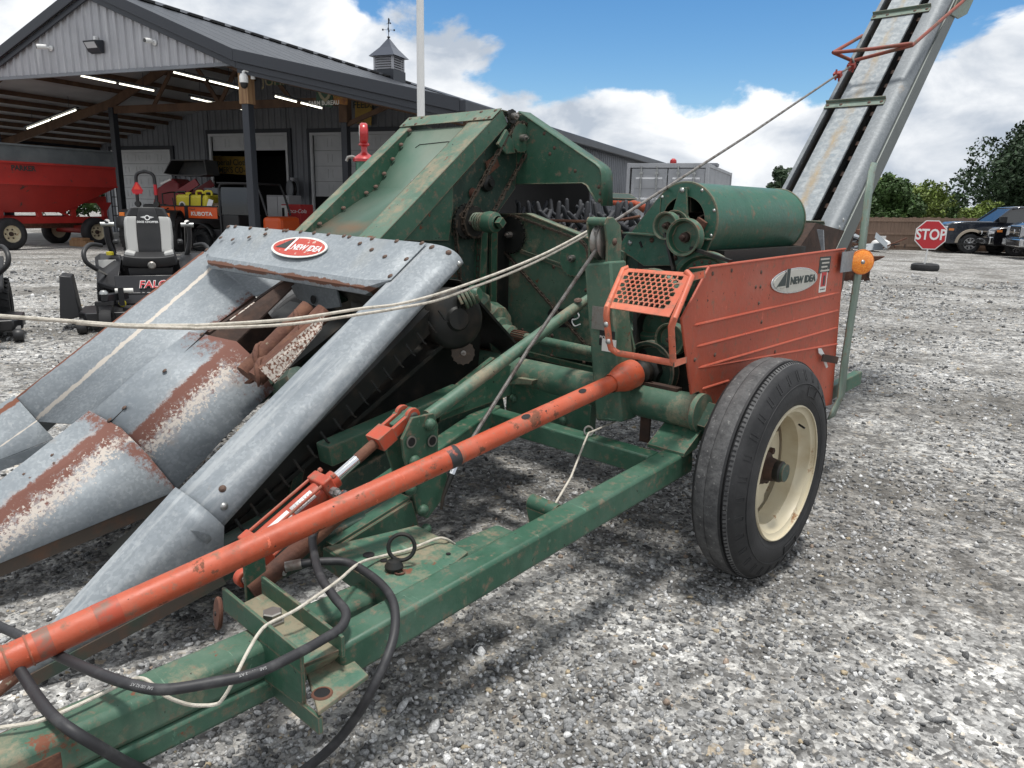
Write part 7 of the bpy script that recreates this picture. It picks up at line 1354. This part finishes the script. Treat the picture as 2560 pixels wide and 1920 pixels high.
X0, X1, YA, YB = -2.35, .35, -3.6, 2.05; zt, zr_, zb_, zh = 3.02, 2.52, 1.92, 1.42
m_ = MB(); m_.loft([vs((X0, YA, z), (X1, YA, z), (X1, YB, z), (X0, YB, z)) for z in (zb_, zr_)], closed=True); m_.build('box_sides', 'wagon', wg, 0, solid=.02)
m_ = MB(); m_.loft([vs((X0+.02, YA+.02, z), (X1-.02, YA+.02, z), (X1-.02, YB-.02, z), (X0+.02, YB-.02, z)) for z in (zr_-.05, zt)], closed=True); m_.build('extension_boards', 'wext', wg, 0, solid=.03)
m_ = MB(); m_.bar((X1+.01, YA, zt), (X1+.01, YB, zt), .05, .05); m_.bar((X0, YB, zt), (X1, YB, zt), .05, .05); m_.build('top_rail', 'wext', wg, 0); m_ = MB(); m_.bar((X1+.02, YA, zr_), (X1+.02, YB, zr_), .05, .06); m_.build('box_rail', 'wagon', wg, 0); m_ = MB(); m_.bar((X1+.02, YA, zb_), (X1+.02, YB, zb_), .06, .05); m_.build('box_rail', 'wagon', wg, 0)
m_ = MB(); m_.loft([vs((X0, YA, zb_), (X1, YA, zb_), (X1, YB, zb_), (X0, YB, zb_)), vs((X0+.7, YA+1.5, 1.1), (X1-.45, YA+1.5, 1.1), (X1-.45, YB-1.6, 1.1), (X0+.7, YB-1.6, 1.1))], closed=True); m_.build('hopper', 'wagon', wg, 0, solid=.02)
m_ = MB(); m_.bar((-.15, YA, 1.50), (-.15, YB-.1, 1.50), .10, .22); m_.build('hopper_sill', 'wagon', wg, 0); m_ = MB(); m_.bar((-.15, YA+.1, .86), (-.15, YB-.1, .86), .10, .20); m_.build('chassis_rail', 'wagon', wg, 0); m_ = MB(); m_.bar((-1.85, YA+.1, .86), (-1.85, YB-.1, .86), .10, .20); m_.build('chassis_rail', 'wagon', wg, 0)
for y in (-2.6, -1.5, -.35, .75, 1.85):
    m_ = MB(); m_.bar((-.13, y, .92), (-.13, y, 1.45), .12, .14, up=(1, 0, 0)); m_.prism(vs((-.07, y-.28, 1.42), (-.07, y+.28, 1.42), (-.07, y+.07, 1.15), (-.07, y-.07, 1.15)), (-.05, 0, 0)); m_.build('box_leg', 'wagon', wg, 0)
for y0, y1 in ((-2.5, -1.6), (.7, -.3)): m_ = MB(); m_.bar((-.13, y0, .92), (-.13, y1, 1.45), .04, .07); m_.build('leg_brace', 'wagon', wg, 0)
m_ = MB(); m_.bar((-1.0, YA, .66), (-1.0, YB+.2, .66), .14, .16); m_.build('running_gear_reach', 'rust', wg, 0)
text('box_lettering', 'PARKER', .20, 'inkgreen', wg, (X1+.014, -.95, 2.36), (0, 1, 0), (0, 0, 1), extrude=.002, bold=.006)
m_ = MB(); [m_.cyl((X1-.1, YB+.05, z), (X1-.4, YB+.05, z), .015, n=6) for z in (1.0, 1.3, 1.6, 1.9)]; m_.cyl((X1-.1, YB+.05, .8), (X1-.1, YB+.05, 2.1), .015, n=6); m_.cyl((X1-.4, YB+.05, .8), (X1-.4, YB+.05, 2.1), .015, n=6); m_.build('ladder', 'blackm', wg)
bq_ = (-14.021,24.233,0); bl = empty('timber_chock', (bq_[0], bq_[1], 0), wa, 'weathered timber block on the slab edge by the wagon tyre', 'timber block'); m_ = MB(); m_.bb(-.35, .45, -.15, .15, .0, .22); m_.build('block', 'timber_y', bl, 0, bevel=.01); m_ = MB(); m_.bb(-.3, .3, -.12, .13, .22, .30); m_.build('top_block', 'timber_y', bl, 0, bevel=.01)

# --- orange utility vehicle
rv0 = (-9.643,23.181,0); rv = empty('utility_vehicle', (rv0[0], rv0[1], 0), R(-14), 'orange utility vehicle with black cab frame and cargo bed', 'utility vehicle')
for x in (0, 1.95):
    for y in (0, 1.15): mower_tyre(rv, (0, 0, .34), .34, .26, 'wheel_tyre', (0, 1, 0), 0).location = (x, y, 0)
for x in (0, 1.95):
    for y in (-.0,):
        m_ = MB()
        for k in range(16): a = k*math.pi/8; m_.box(V((x+math.cos(a)*.335, -.07, .34+math.sin(a)*.335)), (.05, .14, .06), Matrix.Rotation(-a, 3, 'Y'))
        m_.build('tread_blocks', 'mtyre', rv, 0)
bz0, bz1 = 1.02, 1.36
m_ = MB(); m_.bb(-1.25, .70, -.16, -.12, bz0, bz1); m_.build('bed_side', 'rtv', rv, 0, bevel=.01); m_ = MB(); m_.bb(-1.25, .70, 1.28, 1.32, bz0, bz1); m_.build('bed_side', 'rtv', rv, 0); m_ = MB(); m_.bb(-1.27, -1.23, -.14, 1.30, bz0, bz1); m_.build('tailgate', 'rtv', rv, 0, bevel=.01); m_ = MB(); m_.bb(-1.2, .72, -.12, 1.28, bz0-.02, bz0+.03); m_.build('bed_floor', 'blackm', rv, 0)
m_ = MB(); m_.bb(-.42, -.30, -.175, -.12, bz0, bz1+.03); m_.build('bed_stake', 'blackm', rv, 0); m_ = MB(); m_.bb(-1.25, .72, -.18, -.11, bz1, bz1+.035); m_.build('bed_rail', 'blackm', rv, 0)
text('bed_lettering', 'KUBOTA', .16, 'offwhite', rv, (.16, -.163, 1.15), (1, 0, 0), (0, 0, 1), extrude=.003, bold=.004, sx=1.15); text('bed_lettering', 'Diesel', .08, 'inkgreen', rv, (-.15, -.163, 1.29), (1, 0, 0), (0, 0, 1), extrude=.002)
m_ = MB(); m_.loft([vs(*[(math.cos(a)*.46, y, .40+math.sin(a)*.46) for a in np.linspace(.1, math.pi-.1, 14)]) for y in (-.16, .16)]); m_.build('fender', 'black', rv, 40, solid=.03)
m_ = MB(); m_.bb(-.95, 2.5, .05, 1.1, .36, .70); m_.build('chassis', 'blackm', rv, 0, bevel=.03); m_ = MB(); m_.bb(.75, 1.35, -.05, 1.2, .5, 1.15); m_.build('seat_box', 'black', rv, 0, bevel=.04); m_ = MB(); m_.bb(2.1, 2.75, .0, 1.15, .55, 1.12); m_.build('front_hood', 'rtv', rv, 0, bevel=.12)
for y in (-.08, 1.22):
    m_ = MB(); m_.tube(smooth_path(vs((.76, y, .6), (.76, y, 1.75), (.80, y, 1.98), (.95, y, 2.05), (1.9, y, 2.05), (2.1, y, 1.92), (2.35, y, 1.15))), .035, 10); m_.build('cab_frame', 'blackm', rv)
m_ = MB(); m_.bb(.70, 2.05, -.12, 1.26, 2.05, 2.10); m_.build('roof_canopy', 'black', rv, 0, bevel=.03); m_ = MB(); m_.bb(.8, 2.0, -.06, -.05, 1.15, 1.95); m_.build('side_curtain', 'glass', rv, 0)
m_ = MB(); m_.bb(.74, .76, .0, 1.14, 1.18, 1.95); m_.build('rear_screen', 'glass', rv, 0); m_ = MB(); m_.bb(-.85, .40, 1.40, 1.44, 1.30, 1.95); m_.build('rack_panel', 'glass', rv, 0)
for pts in ([(-1.22, -.1, 1.36), (-1.22, -.1, 1.72), (-1.22, .3, 1.78), (-1.22, .9, 1.78), (-1.22, 1.25, 1.36)], [(-.75, -.14, .9), (-.75, -.14, 1.74), (-.60, -.14, 1.80), (-.35, -.14, 1.80)]): m_ = MB(); m_.tube(vs(*pts), .022, 8); m_.build('hoop_bar', 'blackm', rv)
tk = empty('sprayer_tank', rv.location, rv.rotation_euler.z, 'yellow strapped sprayer tank sitting in the utility vehicle bed', 'tank')
m_ = MB(); m_.bb(-.98, .20, .15, .95, bz0+.06, 1.72); m_.build('tank', 'yellow', tk, 0, bevel=.09)
for x in (-.18, .12): m_ = MB(); m_.tube(smooth_path(vs((x-.12, .3, 1.70), (x-.10, .3, 1.82), (x+.1, .3, 1.82), (x+.12, .3, 1.70))), .035, 10); m_.build('handle', 'yellow', tk)
m_ = MB(); m_.lathe([(.1, 0), (.1, .05), (.06, .07), (0, .07)], (-.65, .4, 1.72), (0, 0, 1), 16); m_.build('cap', 'yellow', tk)
for x in (-.42, .0): m_ = MB(); m_.tube(vs((x-.06, .13, 1.10), (x, .13, 1.70), (x, .2, 1.735), (x, .9, 1.735)), .022, 6); m_.build('strap', 'blackm', tk)
m_ = MB(); m_.lathe([(0, 0), (.11, 0), (.11, .01), (0, .01)], (-.72, .14, 1.40), (0, -1, 0), 20); m_.build('maker_disc', 'offwhite', tk); m_ = MB(); m_.lathe([(0, 0), (.07, 0), (.07, .004), (0, .004)], (-.72, .13, 1.40), (0, -1, 0), 20); m_.build('maker_disc_core', 'inkgreen', tk)
cbx = empty('cardboard_box', rv.location, rv.rotation_euler.z, 'open cardboard box with white sheet lying by the yellow tank', 'box'); m_ = MB(); m_.hexa(vs((.28, .1, 1.10), (.66, .1, 1.10), (.66, .6, 1.10), (.28, .6, 1.10), (.28, .1, 1.46), (.66, .1, 1.40), (.66, .6, 1.42), (.28, .6, 1.50))); m_.build('carton', mat('card', (.30, .22, .14), .8), cbx, 0); m_ = MB(); m_.prism(vs((.22, .02, 1.38), (.40, .0, 1.34), (.46, .04, 1.56), (.30, .05, 1.60)), (0, .01, 0)); m_.build('paper', 'white', cbx, 0)

# --- compact tractor seen from behind, and red loader tractor with raised bucket
ct0 = (-11.35,22.196,0); tr_ = empty('compact_tractor', (ct0[0], ct0[1], 0), R(8), 'compact tractor with black roll bar and red warning triangle', 'tractor')
def tpx(x, y, dep): pass
sY = (-10.504,20,2.27)[2]
rx0, rx1 = V((-11.051,21,2.103)).x-ct0[0], V((-10.529,21,2.114)).x-ct0[0]; rzt = (-10.801,21,2.335)[2]
m_ = MB(); m_.tube(smooth_path(vs((rx0, .0, 1.0), (rx0, .0, rzt-.35), (rx0+.06, 0, rzt-.07), (rx0+.3, 0, rzt), (rx1-.3, 0, rzt), (rx1-.06, 0, rzt-.07), (rx1, 0, rzt-.35), (rx1, 0, 1.0))), .045, 10); m_.build('roll_bar', 'blackm', tr_)
for x in (rx0, rx1): m_ = MB(); m_.cyl((x, 0, rzt-.66), (x, 0, rzt-.36), .050, n=10); m_.build('roll_bar_band', 'scarlet', tr_); m_ = MB(); m_.lathe([(0, -.06), (.08, -.06), (.08, .06), (0, .06)], (x, 0, 1.42), (0, 1, 0), 12); m_.build('hinge', 'black', tr_)
tc0 = V((rx0+.05, -.12, 0)); z0, z1 = (-10.812,20.5,1.703)[2], (-10.777,20.5,2.032)[2]; tw_ = .42*(z1-z0)*1.15
m_ = MB(); m_.prism([tc0+V(q) for q in ((-tw_, 0, z0+.1), (-tw_*.75, 0, z0), (tw_*.75, 0, z0), (tw_, 0, z0+.1), (tw_*.15, 0, z1), (-tw_*.15, 0, z1))], (0, .02, 0)); m_.build('warning_triangle', 'scarlet', tr_, 0); m_ = MB(); m_.prism([tc0+V((q[0]*.6, -.006, z0+.12+(q[1])*.55*(z1-z0))) for q in ((-tw_, 0), (tw_, 0), (0, 1))], (0, .004, 0)); m_.build('triangle_field', mat('triangle_orange', (.75, .06, .03), .4), tr_, 0)
for sx in (-1, 1):
    mower_tyre(tr_, (rx0*.5+rx1*.5+sx*.62, .3, .55), .55, .36, 'rear_tyre'); m_ = MB(); cxm = (rx0+rx1)/2
    m_.loft([[V((cxm+sx*x, .3+math.cos(a)*.66, .58+math.sin(a)*.66)) for a in np.linspace(.2, 2.9, 12)] for x in (.34, .80)]); m_.build('fender', 'black', tr_, 40, solid=.03); m_ = MB(); m_.box((cxm+sx*.62, -.32, 1.12), (.14, .06, .10)); m_.build('tail_lamp', mat('tail_amber', (.7, .18, .02), .3), tr_, 0, bevel=.01)
m_ = MB(); m_.bb(cxm-.3, cxm+.3, -.1, 1.9, .4, .95); m_.build('body', 'blackm', tr_, 0, bevel=.08); m_ = MB(); m_.bb(cxm-.24, cxm+.24, .25, .45, .95, 1.42); m_.build('seat_back', 'seat_blk', tr_, 0, bevel=.07); m_ = MB(); m_.torus((cxm+.1, 1.0, 1.32), (0, -.5, 1), .19, .018); m_.build('steering_wheel', 'black', tr_); m_ = MB(); m_.tube(vs((cxm+.65, .5, 1.0), (cxm+.58, .45, 1.62)), .018, 6); m_.build('lift_lever', 'black', tr_)
m_ = MB(); m_.bb(cxm-.32, cxm+.32, 1.2, 2.5, .7, 1.25); m_.build('bonnet', 'scarlet', tr_, 0, bevel=.1)
ld0 = (-10.615,23.9,0); ld = empty('loader_tractor', (ld0[0]-.3, ld0[1]+1.5, 0), R(-10), 'dark red loader tractor with black bucket raised high', 'loader')
M['maroon'] = mat('loader_red', (.20, .010, .014), .4); M['bucket'] = mat('bucket_black', (.022, .022, .022), .5, layers=[dict(col=(.06, .05, .04), scale=3, lo=.5, hi=.7)])
def ldp(q): q = V(q); return ld.matrix_basis.inverted() @ q
YD = ld.location.y
bk_ = [V((-11.447,25.5,2.829)), V((-10.355,25.5,2.851)), V((-10.297,25.5,2.4)), V((-10.605,25.5,2.346)), V((-11.363,25.5,2.346)), V((-11.715,25.5,2.404))]
bpy.context.view_layer.update()
m_ = MB(); fr_ = [ldp(q) for q in bk_]; bkk = [p+V((0, .75, -.0)) for p in fr_]; m_.add(fr_+bkk, [(6, 7, 8, 9, 10, 11)]+[(i, (i+1) % 6, 6+(i+1) % 6, 6+i) for i in (0, 1, 2, 3, 4, 5)]); m_.build('bucket', 'bucket', ld, 0, solid=.04)
for dx in (0, .9):
    pts = [ldp(q) for q in ((-10.662,25.6,2.152), (-11.287,25.6,1.77), (-11.479,25.6,1.519), (-11.736,25.6,1.015))]; m_ = MB()
    for a, b in zip(pts, pts[1:]): m_.bar(a+V((0, dx, 0)), b+V((0, dx, 0)), .10, .24)
    m_.build('lift_arm', 'maroon', ld, 0)
pts = [ldp(q) for q in ((-11.679,26,2.269), (-12.227,26,1.925), (-12.425,26,1.418), (-12.327,26,0.828), (-11.542,26,0.844), (-11.478,26,2.107))]; m_ = MB(); m_.prism(pts, (0, .9, 0)); m_.build('bonnet', 'maroon', ld, 0, bevel=.05); m_ = MB(); a, b = ldp((-11.946,25.7,2.056)), ldp((-11.591,25.7,2.219)); m_.bar(a, b, .05, .06); m_.build('trim_strip', 'offwhite', ld, 0)
for x in (-.4, 1.2): mower_tyre(ld, (x, .4, .5), .5, .3, 'wheel_tyre', (0, 1, 0), 0)
m_ = MB(); m_.bb(-.3, 1.5, .2, 1.1, .4, 1.0); m_.build('chassis', 'blackm', ld, 0)

# --- stop sign in a tyre
st0 = (11.941,21.79,-0); ss = empty('stop_sign', (st0[0], st0[1], 0), R(-12), 'red stop sign on white pole standing in a tyre base', 'stop sign')
M['stopred'] = mat('stop_red', (.44, .018, .026), .4)
m_ = MB(); m_.lathe([(.20, .02), (.22, .0), (.34, .0), (.37, .04), (.375, .10), (.36, .17), (.30, .20), (.22, .19), (.20, .16)], (0, 0, 0), (0, 0, 1), 36, close=True); m_.build('tyre_base', 'rubber', ss); m_ = MB(); m_.cyl((0, 0, .0), (0, 0, .1), .21, n=24); m_.build('concrete_fill', 'concrete', ss)
zs = (11.252,20.6,1.013)[2]; m_ = MB(); m_.tube([(-.03, 0, .05), (.03, .0, zs+.2)], .022, 10); m_.build('pole', 'white', ss)
def octo(r_, y): return [V((.02+r_*math.cos(R(22.5+45*k)), y, zs+r_*math.sin(R(22.5+45*k)))) for k in range(8)]
so_ = .445; m_ = MB(); m_.prism(octo(so_, -.03), (0, .006, 0)); fc = m_.build('sign_plate', 'white', ss, 0); m_ = MB(); m_.prism(octo(so_*.935, -.034), (0, .004, 0)); m_.build('sign_field', 'stopred', fc, 0); text('sign_lettering', 'STOP', .42, 'white', fc, (.02, -.037, zs), (1, 0, 0), (0, 0, 1), extrude=.001, bold=.010, sx=.80)
# rusty blade lying on the gravel behind the panel
bl0 = (8.505,17.876,0); rbv = empty('rusty_blade', (bl0[0], bl0[1], 0), R(-3), 'rusty steel blade lying on the gravel past the amber reflector', 'steel blade'); m_ = MB(); m_.loft([vs((-1.9, .0, .0), (-1.9, .06, .28), (-1.9, -.02, .46), (-1.9, -.16, .56)), vs((.0, .0, .0), (.0, .06, .28), (.03, -.02, .46), (.22, -.16, .60))]); m_.build('mouldboard', 'rust', rbv, 30, solid=.03); m_ = MB(); m_.bar((-1.9, .02, .03), (.02, .02, .03), .03, .08); m_.build('cutting_edge', 'rust_dk', rbv, 0); m_ = MB(); m_.bb(-.05, .0, .0, .5, .0, .36); m_.build('end_plate', 'rust_dk', rbv, 0)
# scrap pile and gas bottle by the fence
jp = (14.276,32.04,0); jk = empty('scrap_pile', (jp[0], jp[1], 0), 0, 'pile of pale sheet metal and scrap bars by the fence', 'scrap pile')
rs_ = random.Random(5)
for k in range(9):
    c = V((rs_.uniform(-1.0, 1.3), rs_.uniform(-.3, .5), .1+rs_.random()*.5)); rot = Matrix.Rotation(rs_.uniform(-.7, .7), 3, 'X') @ Matrix.Rotation(rs_.uniform(-.6, .6), 3, 'Y') @ Matrix.Rotation(rs_.uniform(0, 3), 3, 'Z'); m_ = MB(); m_.box(c, (rs_.uniform(.5, 1.3), rs_.uniform(.4, .9), .02), rot); m_.build('metal_sheet', rs_.choice(['galv', 'galv_edge', 'siding']), jk, 0)
for k in range(12):
    a = V((rs_.uniform(-1.2, 2.6), rs_.uniform(-.5, .3), rs_.uniform(.02, .4))); m_ = MB(); m_.bar(a, a+V((rs_.uniform(-1.2, 1.2), rs_.uniform(-.3, .3), rs_.uniform(-.2, .5))), .05, .05); m_.build('scrap_bar', rs_.choice(['rust_dk', 'rust', 'blackm']), jk, 0)
gb = (16.335,33.672,-0); gbt = empty('gas_bottle', (gb[0], gb[1], 0), 0, 'white squat gas bottle on the gravel before the fence', 'gas bottle'); m_ = MB(); m_.lathe([(.26, 0), (.28, .06), (.36, .12), (.42, .25), (.36, .38), (.2, .46), (0, .48)], (0, 0, 0), (0, 0, 1), 24); m_.build('vessel', 'white', gbt); m_ = MB(); m_.lathe([(.16, .44), (.18, .62), (.13, .62)], (0, 0, 0), (0, 0, 1), 16); m_.build('collar', 'white', gbt)
hb_ = empty('hand_pump', (gb[0]-.9, gb[1]+.3, 0), 0, 'small rusty pump stand next to the white gas bottle', 'pump'); m_ = MB(); m_.lathe([(.12, 0), (.05, .05), (.04, .6), (.14, .65), (.12, .85), (0, .9)], (0, 0, 0), (0, 0, 1), 12); m_.build('stand', 'rust', hb_); m_ = MB(); m_.bar((0, 0, .8), (.35, 0, .55), .04, .04); m_.build('handle', 'rust', hb_, 0)

# --- parked vehicles (local: front at x = 0, body to +x, width along y, near side y = 0)
M['carpaint'] = mat('dark_blue_paint', (.012, .016, .026), .22, .2, coat=.8); M['carblack'] = mat('black_paint', (.008, .008, .010), .2, .2, coat=.8); M['tan'] = mat('tan_cladding', (.27, .23, .18), .4); M['headlamp'] = mat('headlamp', (.65, .66, .68), .12, .3); M['alloy'] = mat('alloy', (.52, .52, .53), .25, .8); M['chromet'] = mat('chrome_trim', (.62, .63, .64), .12, 1.0)
def vehicle(nm, loc, rz, label, paint_, flare, H=1.0, tall=1.98, length=5.8, wid=2.0, wx=(1.0, 4.6), wr=.42, cab=(1.75, 2.45, 4.1, 4.4), grille='chromet', hoodz=1.28, group='vehicles parked by the fence', cat='truck'):
    e = empty(nm, loc, rz, label, cat, group)
    def side_poly(y):
        pts = [(.06, .42), (.0, .62), (.02, .95), (.08, hoodz-.10), (.25, hoodz-.02), (cab[0]-.1, hoodz+.04), (length-.05, hoodz+.03), (length, .95), (length, .5)]
        for w in reversed(wx):
            pts += [(w+wr*1.22*math.cos(a), max(.42, wr+wr*1.22*math.sin(a))) for a in np.linspace(0, math.pi, 11)]
        return [V((a, y, b)) for a, b in pts]
    for y, off in ((0, .03), (wid, -.03)):
        m_ = MB(); m_.prism(side_poly(y), (0, off, 0)); m_.build('body_side', paint_, e, 0, bevel=.012)
    m_ = MB(); pr = [(.02, .62), (.03, .95), (.09, hoodz-.10), (.26, hoodz), (.8, hoodz+.05), (cab[0]-.1, hoodz+.07), (cab[0]+.3, hoodz+.05)]
    m_.loft([[V((a, y, b-(.03 if y in (.03, wid-.03) else 0))) for a, b in pr] for y in (.03, .22, wid*.5, wid-.22, wid-.03)]); m_.build('bonnet', paint_, e, 40, solid=.02)
    m_ = MB(); m_.bb(.15, length-.1, .03, wid-.03, .40, .62); m_.build('floor_pan', 'black', e, 0); m_ = MB(); m_.bb(1.7, length-.2, .05, wid-.05, .62, hoodz); m_.build('body_core', paint_, e, 0)
    x0, x1, x2, x3 = cab; ins = .16
    m_ = MB(); m_.loft([[V((x, y, z)) for x, z in ((x0, hoodz+.03), (x1, tall-.06), (x1+.25, tall), (x2-.1, tall), (x2, tall-.07), (x3, hoodz+.03))] for y, in ((.04,), (.04,))]) if False else None
    roof = [(x1, tall-.06), (x1+.3, tall), (x2-.15, tall), (x2, tall-.06)]
    m_ = MB(); m_.loft([[V((a, y, b-dz)) for a, b in roof] for y, dz in ((ins, .06), (ins+.12, .0), (wid-ins-.12, .0), (wid-ins, .06))]); m_.build('roof', paint_, e, 40, solid=.03)
    def pill(xa, za, xb, zb, y0, y1, w_=.07):
        m_ = MB(); m_.hexa([(xa-w_/2, y0, za), (xa+w_/2, y0, za), (xa+w_/2, y0+.05*(1 if y0 < 1 else -1), za), (xa-w_/2, y0+.05*(1 if y0 < 1 else -1), za), (xb-w_/2, y1, zb), (xb+w_/2, y1, zb), (xb+w_/2, y1+.05*(1 if y0 < 1 else -1), zb), (xb-w_/2, y1+.05*(1 if y0 < 1 else -1), zb)]); m_.build('pillar', paint_, e, 0)
    for y0, y1 in ((.03, ins), (wid-.03, wid-ins)):
        pill(x0, hoodz+.02, x1, tall-.06, y0, y1, .09); pill(x2*.52+x1*.48, hoodz+.02, x2*.52+x1*.48, tall-.06, y0, y1, .10); pill(x3, hoodz+.02, x2, tall-.06, y0, y1, .14)
        s_ = 1 if y0 < 1 else -1
        m_ = MB(); m_.prism(vs((x0+.05, y0+s_*.03, hoodz+.04), (x1+.02, y1+s_*.03, tall-.09), (x2-.03, y1+s_*.03, tall-.09), (x3-.05, y0+s_*.03, hoodz+.04)), (0, s_*.012, 0)); m_.build('side_window', 'glass', e, 0)
    m_ = MB(); m_.prism(vs((x0+.02, .06, hoodz+.04), (x0+.02, wid-.06, hoodz+.04), (x1+.02, wid-ins-.03, tall-.07), (x1+.02, ins+.03, tall-.07)), (.015, 0, 0)); m_.build('windscreen', 'glass', e, 0)
    for wxx in wx:
        for y in (.13, wid-.13):
            w = empty('wheel', (0, 0, 0)); w.parent = e; c = V((wxx, y, wr)); s_ = -1 if y < 1 else 1; axx = V((0, s_, 0))
            m_ = MB(); m_.lathe([(wr*.55, -.13), (wr*.9, -.14), (wr, -.10), (wr, .08), (wr*.9, .12), (wr*.62, .12), (wr*.56, .10)], c, axx, 36); m_.build('tyre', 'rubber', w, 50)
            m_ = MB(); m_.lathe([(wr*.58, .11), (wr*.55, .08), (wr*.52, .03), (0, .02)], c, axx, 36); m_.build('rim_barrel', 'blackm', w)
            for k in range(8): a = k*math.pi/4; d_ = V((math.cos(a), 0, math.sin(a))); m_ = MB(); m_.bar(c+axx*.09+d_*.05, c+axx*.10+d_*wr*.55, .07, .03, up=axx); m_.build('spoke', 'alloy', w, 0)
            m_ = MB(); m_.torus(c+axx*.10, axx, wr*.56, .018, 32, 6); m_.build('rim', 'alloy', w); m_ = MB(); m_.lathe([(.08, .08), (.07, .13), (0, .14)], c, axx, 14); m_.build('hub', 'alloy', w)
        if flare:
            m_ = MB(); m_.loft([[V((wxx+math.cos(a)*rr, y, wr+math.sin(a)*rr)) for a in np.linspace(.05, math.pi-.05, 18)] for rr, y in ((wr*1.20, .0), (wr*1.20, -.05), (wr*1.42, -.035), (wr*1.45, .0))]); m_.build('wheel_flare', flare, e, 40)
    # front: grille, lamps, bumper
    m_ = MB(); m_.bb(-.03, .03, .42, wid-.42, .78, hoodz-.12); gr = m_.build('grille_frame', grille, e, 0, bevel=.02); m_ = MB(); m_.bb(-.045, -.03, .48, wid-.48, .83, hoodz-.17); m_.build('grille_mesh', 'black', gr, 0)
    for k in range(3): z = .86+k*(hoodz-1.05)/3; m_ = MB(); m_.bb(-.06, -.045, .48, wid-.48, z, z+.05); m_.build('grille_bar', grille, gr, 0)
    m_ = MB(); m_.lathe([(0, 0), (.09, 0), (.08, .02), (0, .02)], (-.06, wid/2, (.78+hoodz-.12)/2), (-1, 0, 0), 20); m_.build('grille_emblem', 'chromet', gr)
    for y0, y1 in ((.03, .40), (wid-.40, wid-.03)):
        m_ = MB(); m_.hexa(vs((-.015, y0, .88), (-.03, y1, .84), (.12, y1, .84), (.30, y0, .88), (.0, y0, hoodz-.16), (-.01, y1, hoodz-.16), (.12, y1, hoodz-.14), (.34, y0, hoodz-.14))); m_.build('headlamp', 'headlamp', e, 0, bevel=.015)
    m_ = MB(); m_.bb(.10, .30, -.006, .06, .95, 1.04); m_.build('turn_lamp', mat('turn_amber', (.6, .2, .05), .3), e, 0)
    m_ = MB(); m_.bb(-.12, .12, .02, wid-.02, .46, .76); m_.build('bumper', flare or grille, e, 0, bevel=.04); m_ = MB(); m_.bb(-.13, -.115, .55, wid-.55, .50, .62); m_.build('bumper_opening', 'black', e, 0)
    m_ = MB(); m_.bb(x0+.18, x0+.42, -.26, -.02, hoodz+.02, hoodz+.30); m_.build('mirror', 'black', e, 0, bevel=.03); m_ = MB(); m_.bb(x0+.3, x0+.36, -.05, .05, hoodz+.06, hoodz+.12); m_.build('mirror_arm', 'black', e, 0)
    m_ = MB(); m_.bar((x0+.15, -.004, .55), (x0+.15, -.004, hoodz), .012, .01, up=(1, 0, 0)); m_.build('door_seam', 'slot', e, 0); m_ = MB(); xm = x2*.52+x1*.48; m_.bar((xm, -.004, .55), (xm, -.004, hoodz), .012, .01, up=(1, 0, 0)); m_.build('door_seam', 'slot', e, 0); m_ = MB(); m_.bb(xm-.26, xm-.06, -.03, -.005, hoodz-.16, hoodz-.12); m_.build('door_handle', 'chromet', e, 0)
    m_ = MB(); m_.bb(.5, length-.4, -.05, .06, .36, .44); m_.build('running_board', 'black', e, 0)
    return e
def nose(g, th, x=1.0): g = V(g); return (g.x-math.cos(th)*x+math.sin(th)*.13, g.y-math.sin(th)*x-math.cos(th)*.13, 0)
va = vehicle('pickup_truck', nose((19.297,32.087,0), R(-12)), R(-12), 'dark blue pickup with tan wheel arches, its nose towards the stop sign', 'carpaint', 'tan')
vb = vehicle('sport_utility', nose((20.325,30.607,0), R(-9), .95), R(-9), 'black sport utility with slim lamps between the two pickups', 'carblack', None, tall=1.8, hoodz=1.12, wr=.38, length=5.0, wx=(.95, 3.9), cab=(1.55, 2.3, 4.5, 4.85), cat='car')
vc = vehicle('pickup_truck', nose((19.97,28.014,0), R(-16)), R(-16), 'dark pickup with big chrome grille beside the black sport utility', 'carpaint', None, hoodz=1.36, tall=2.05, wr=.45)
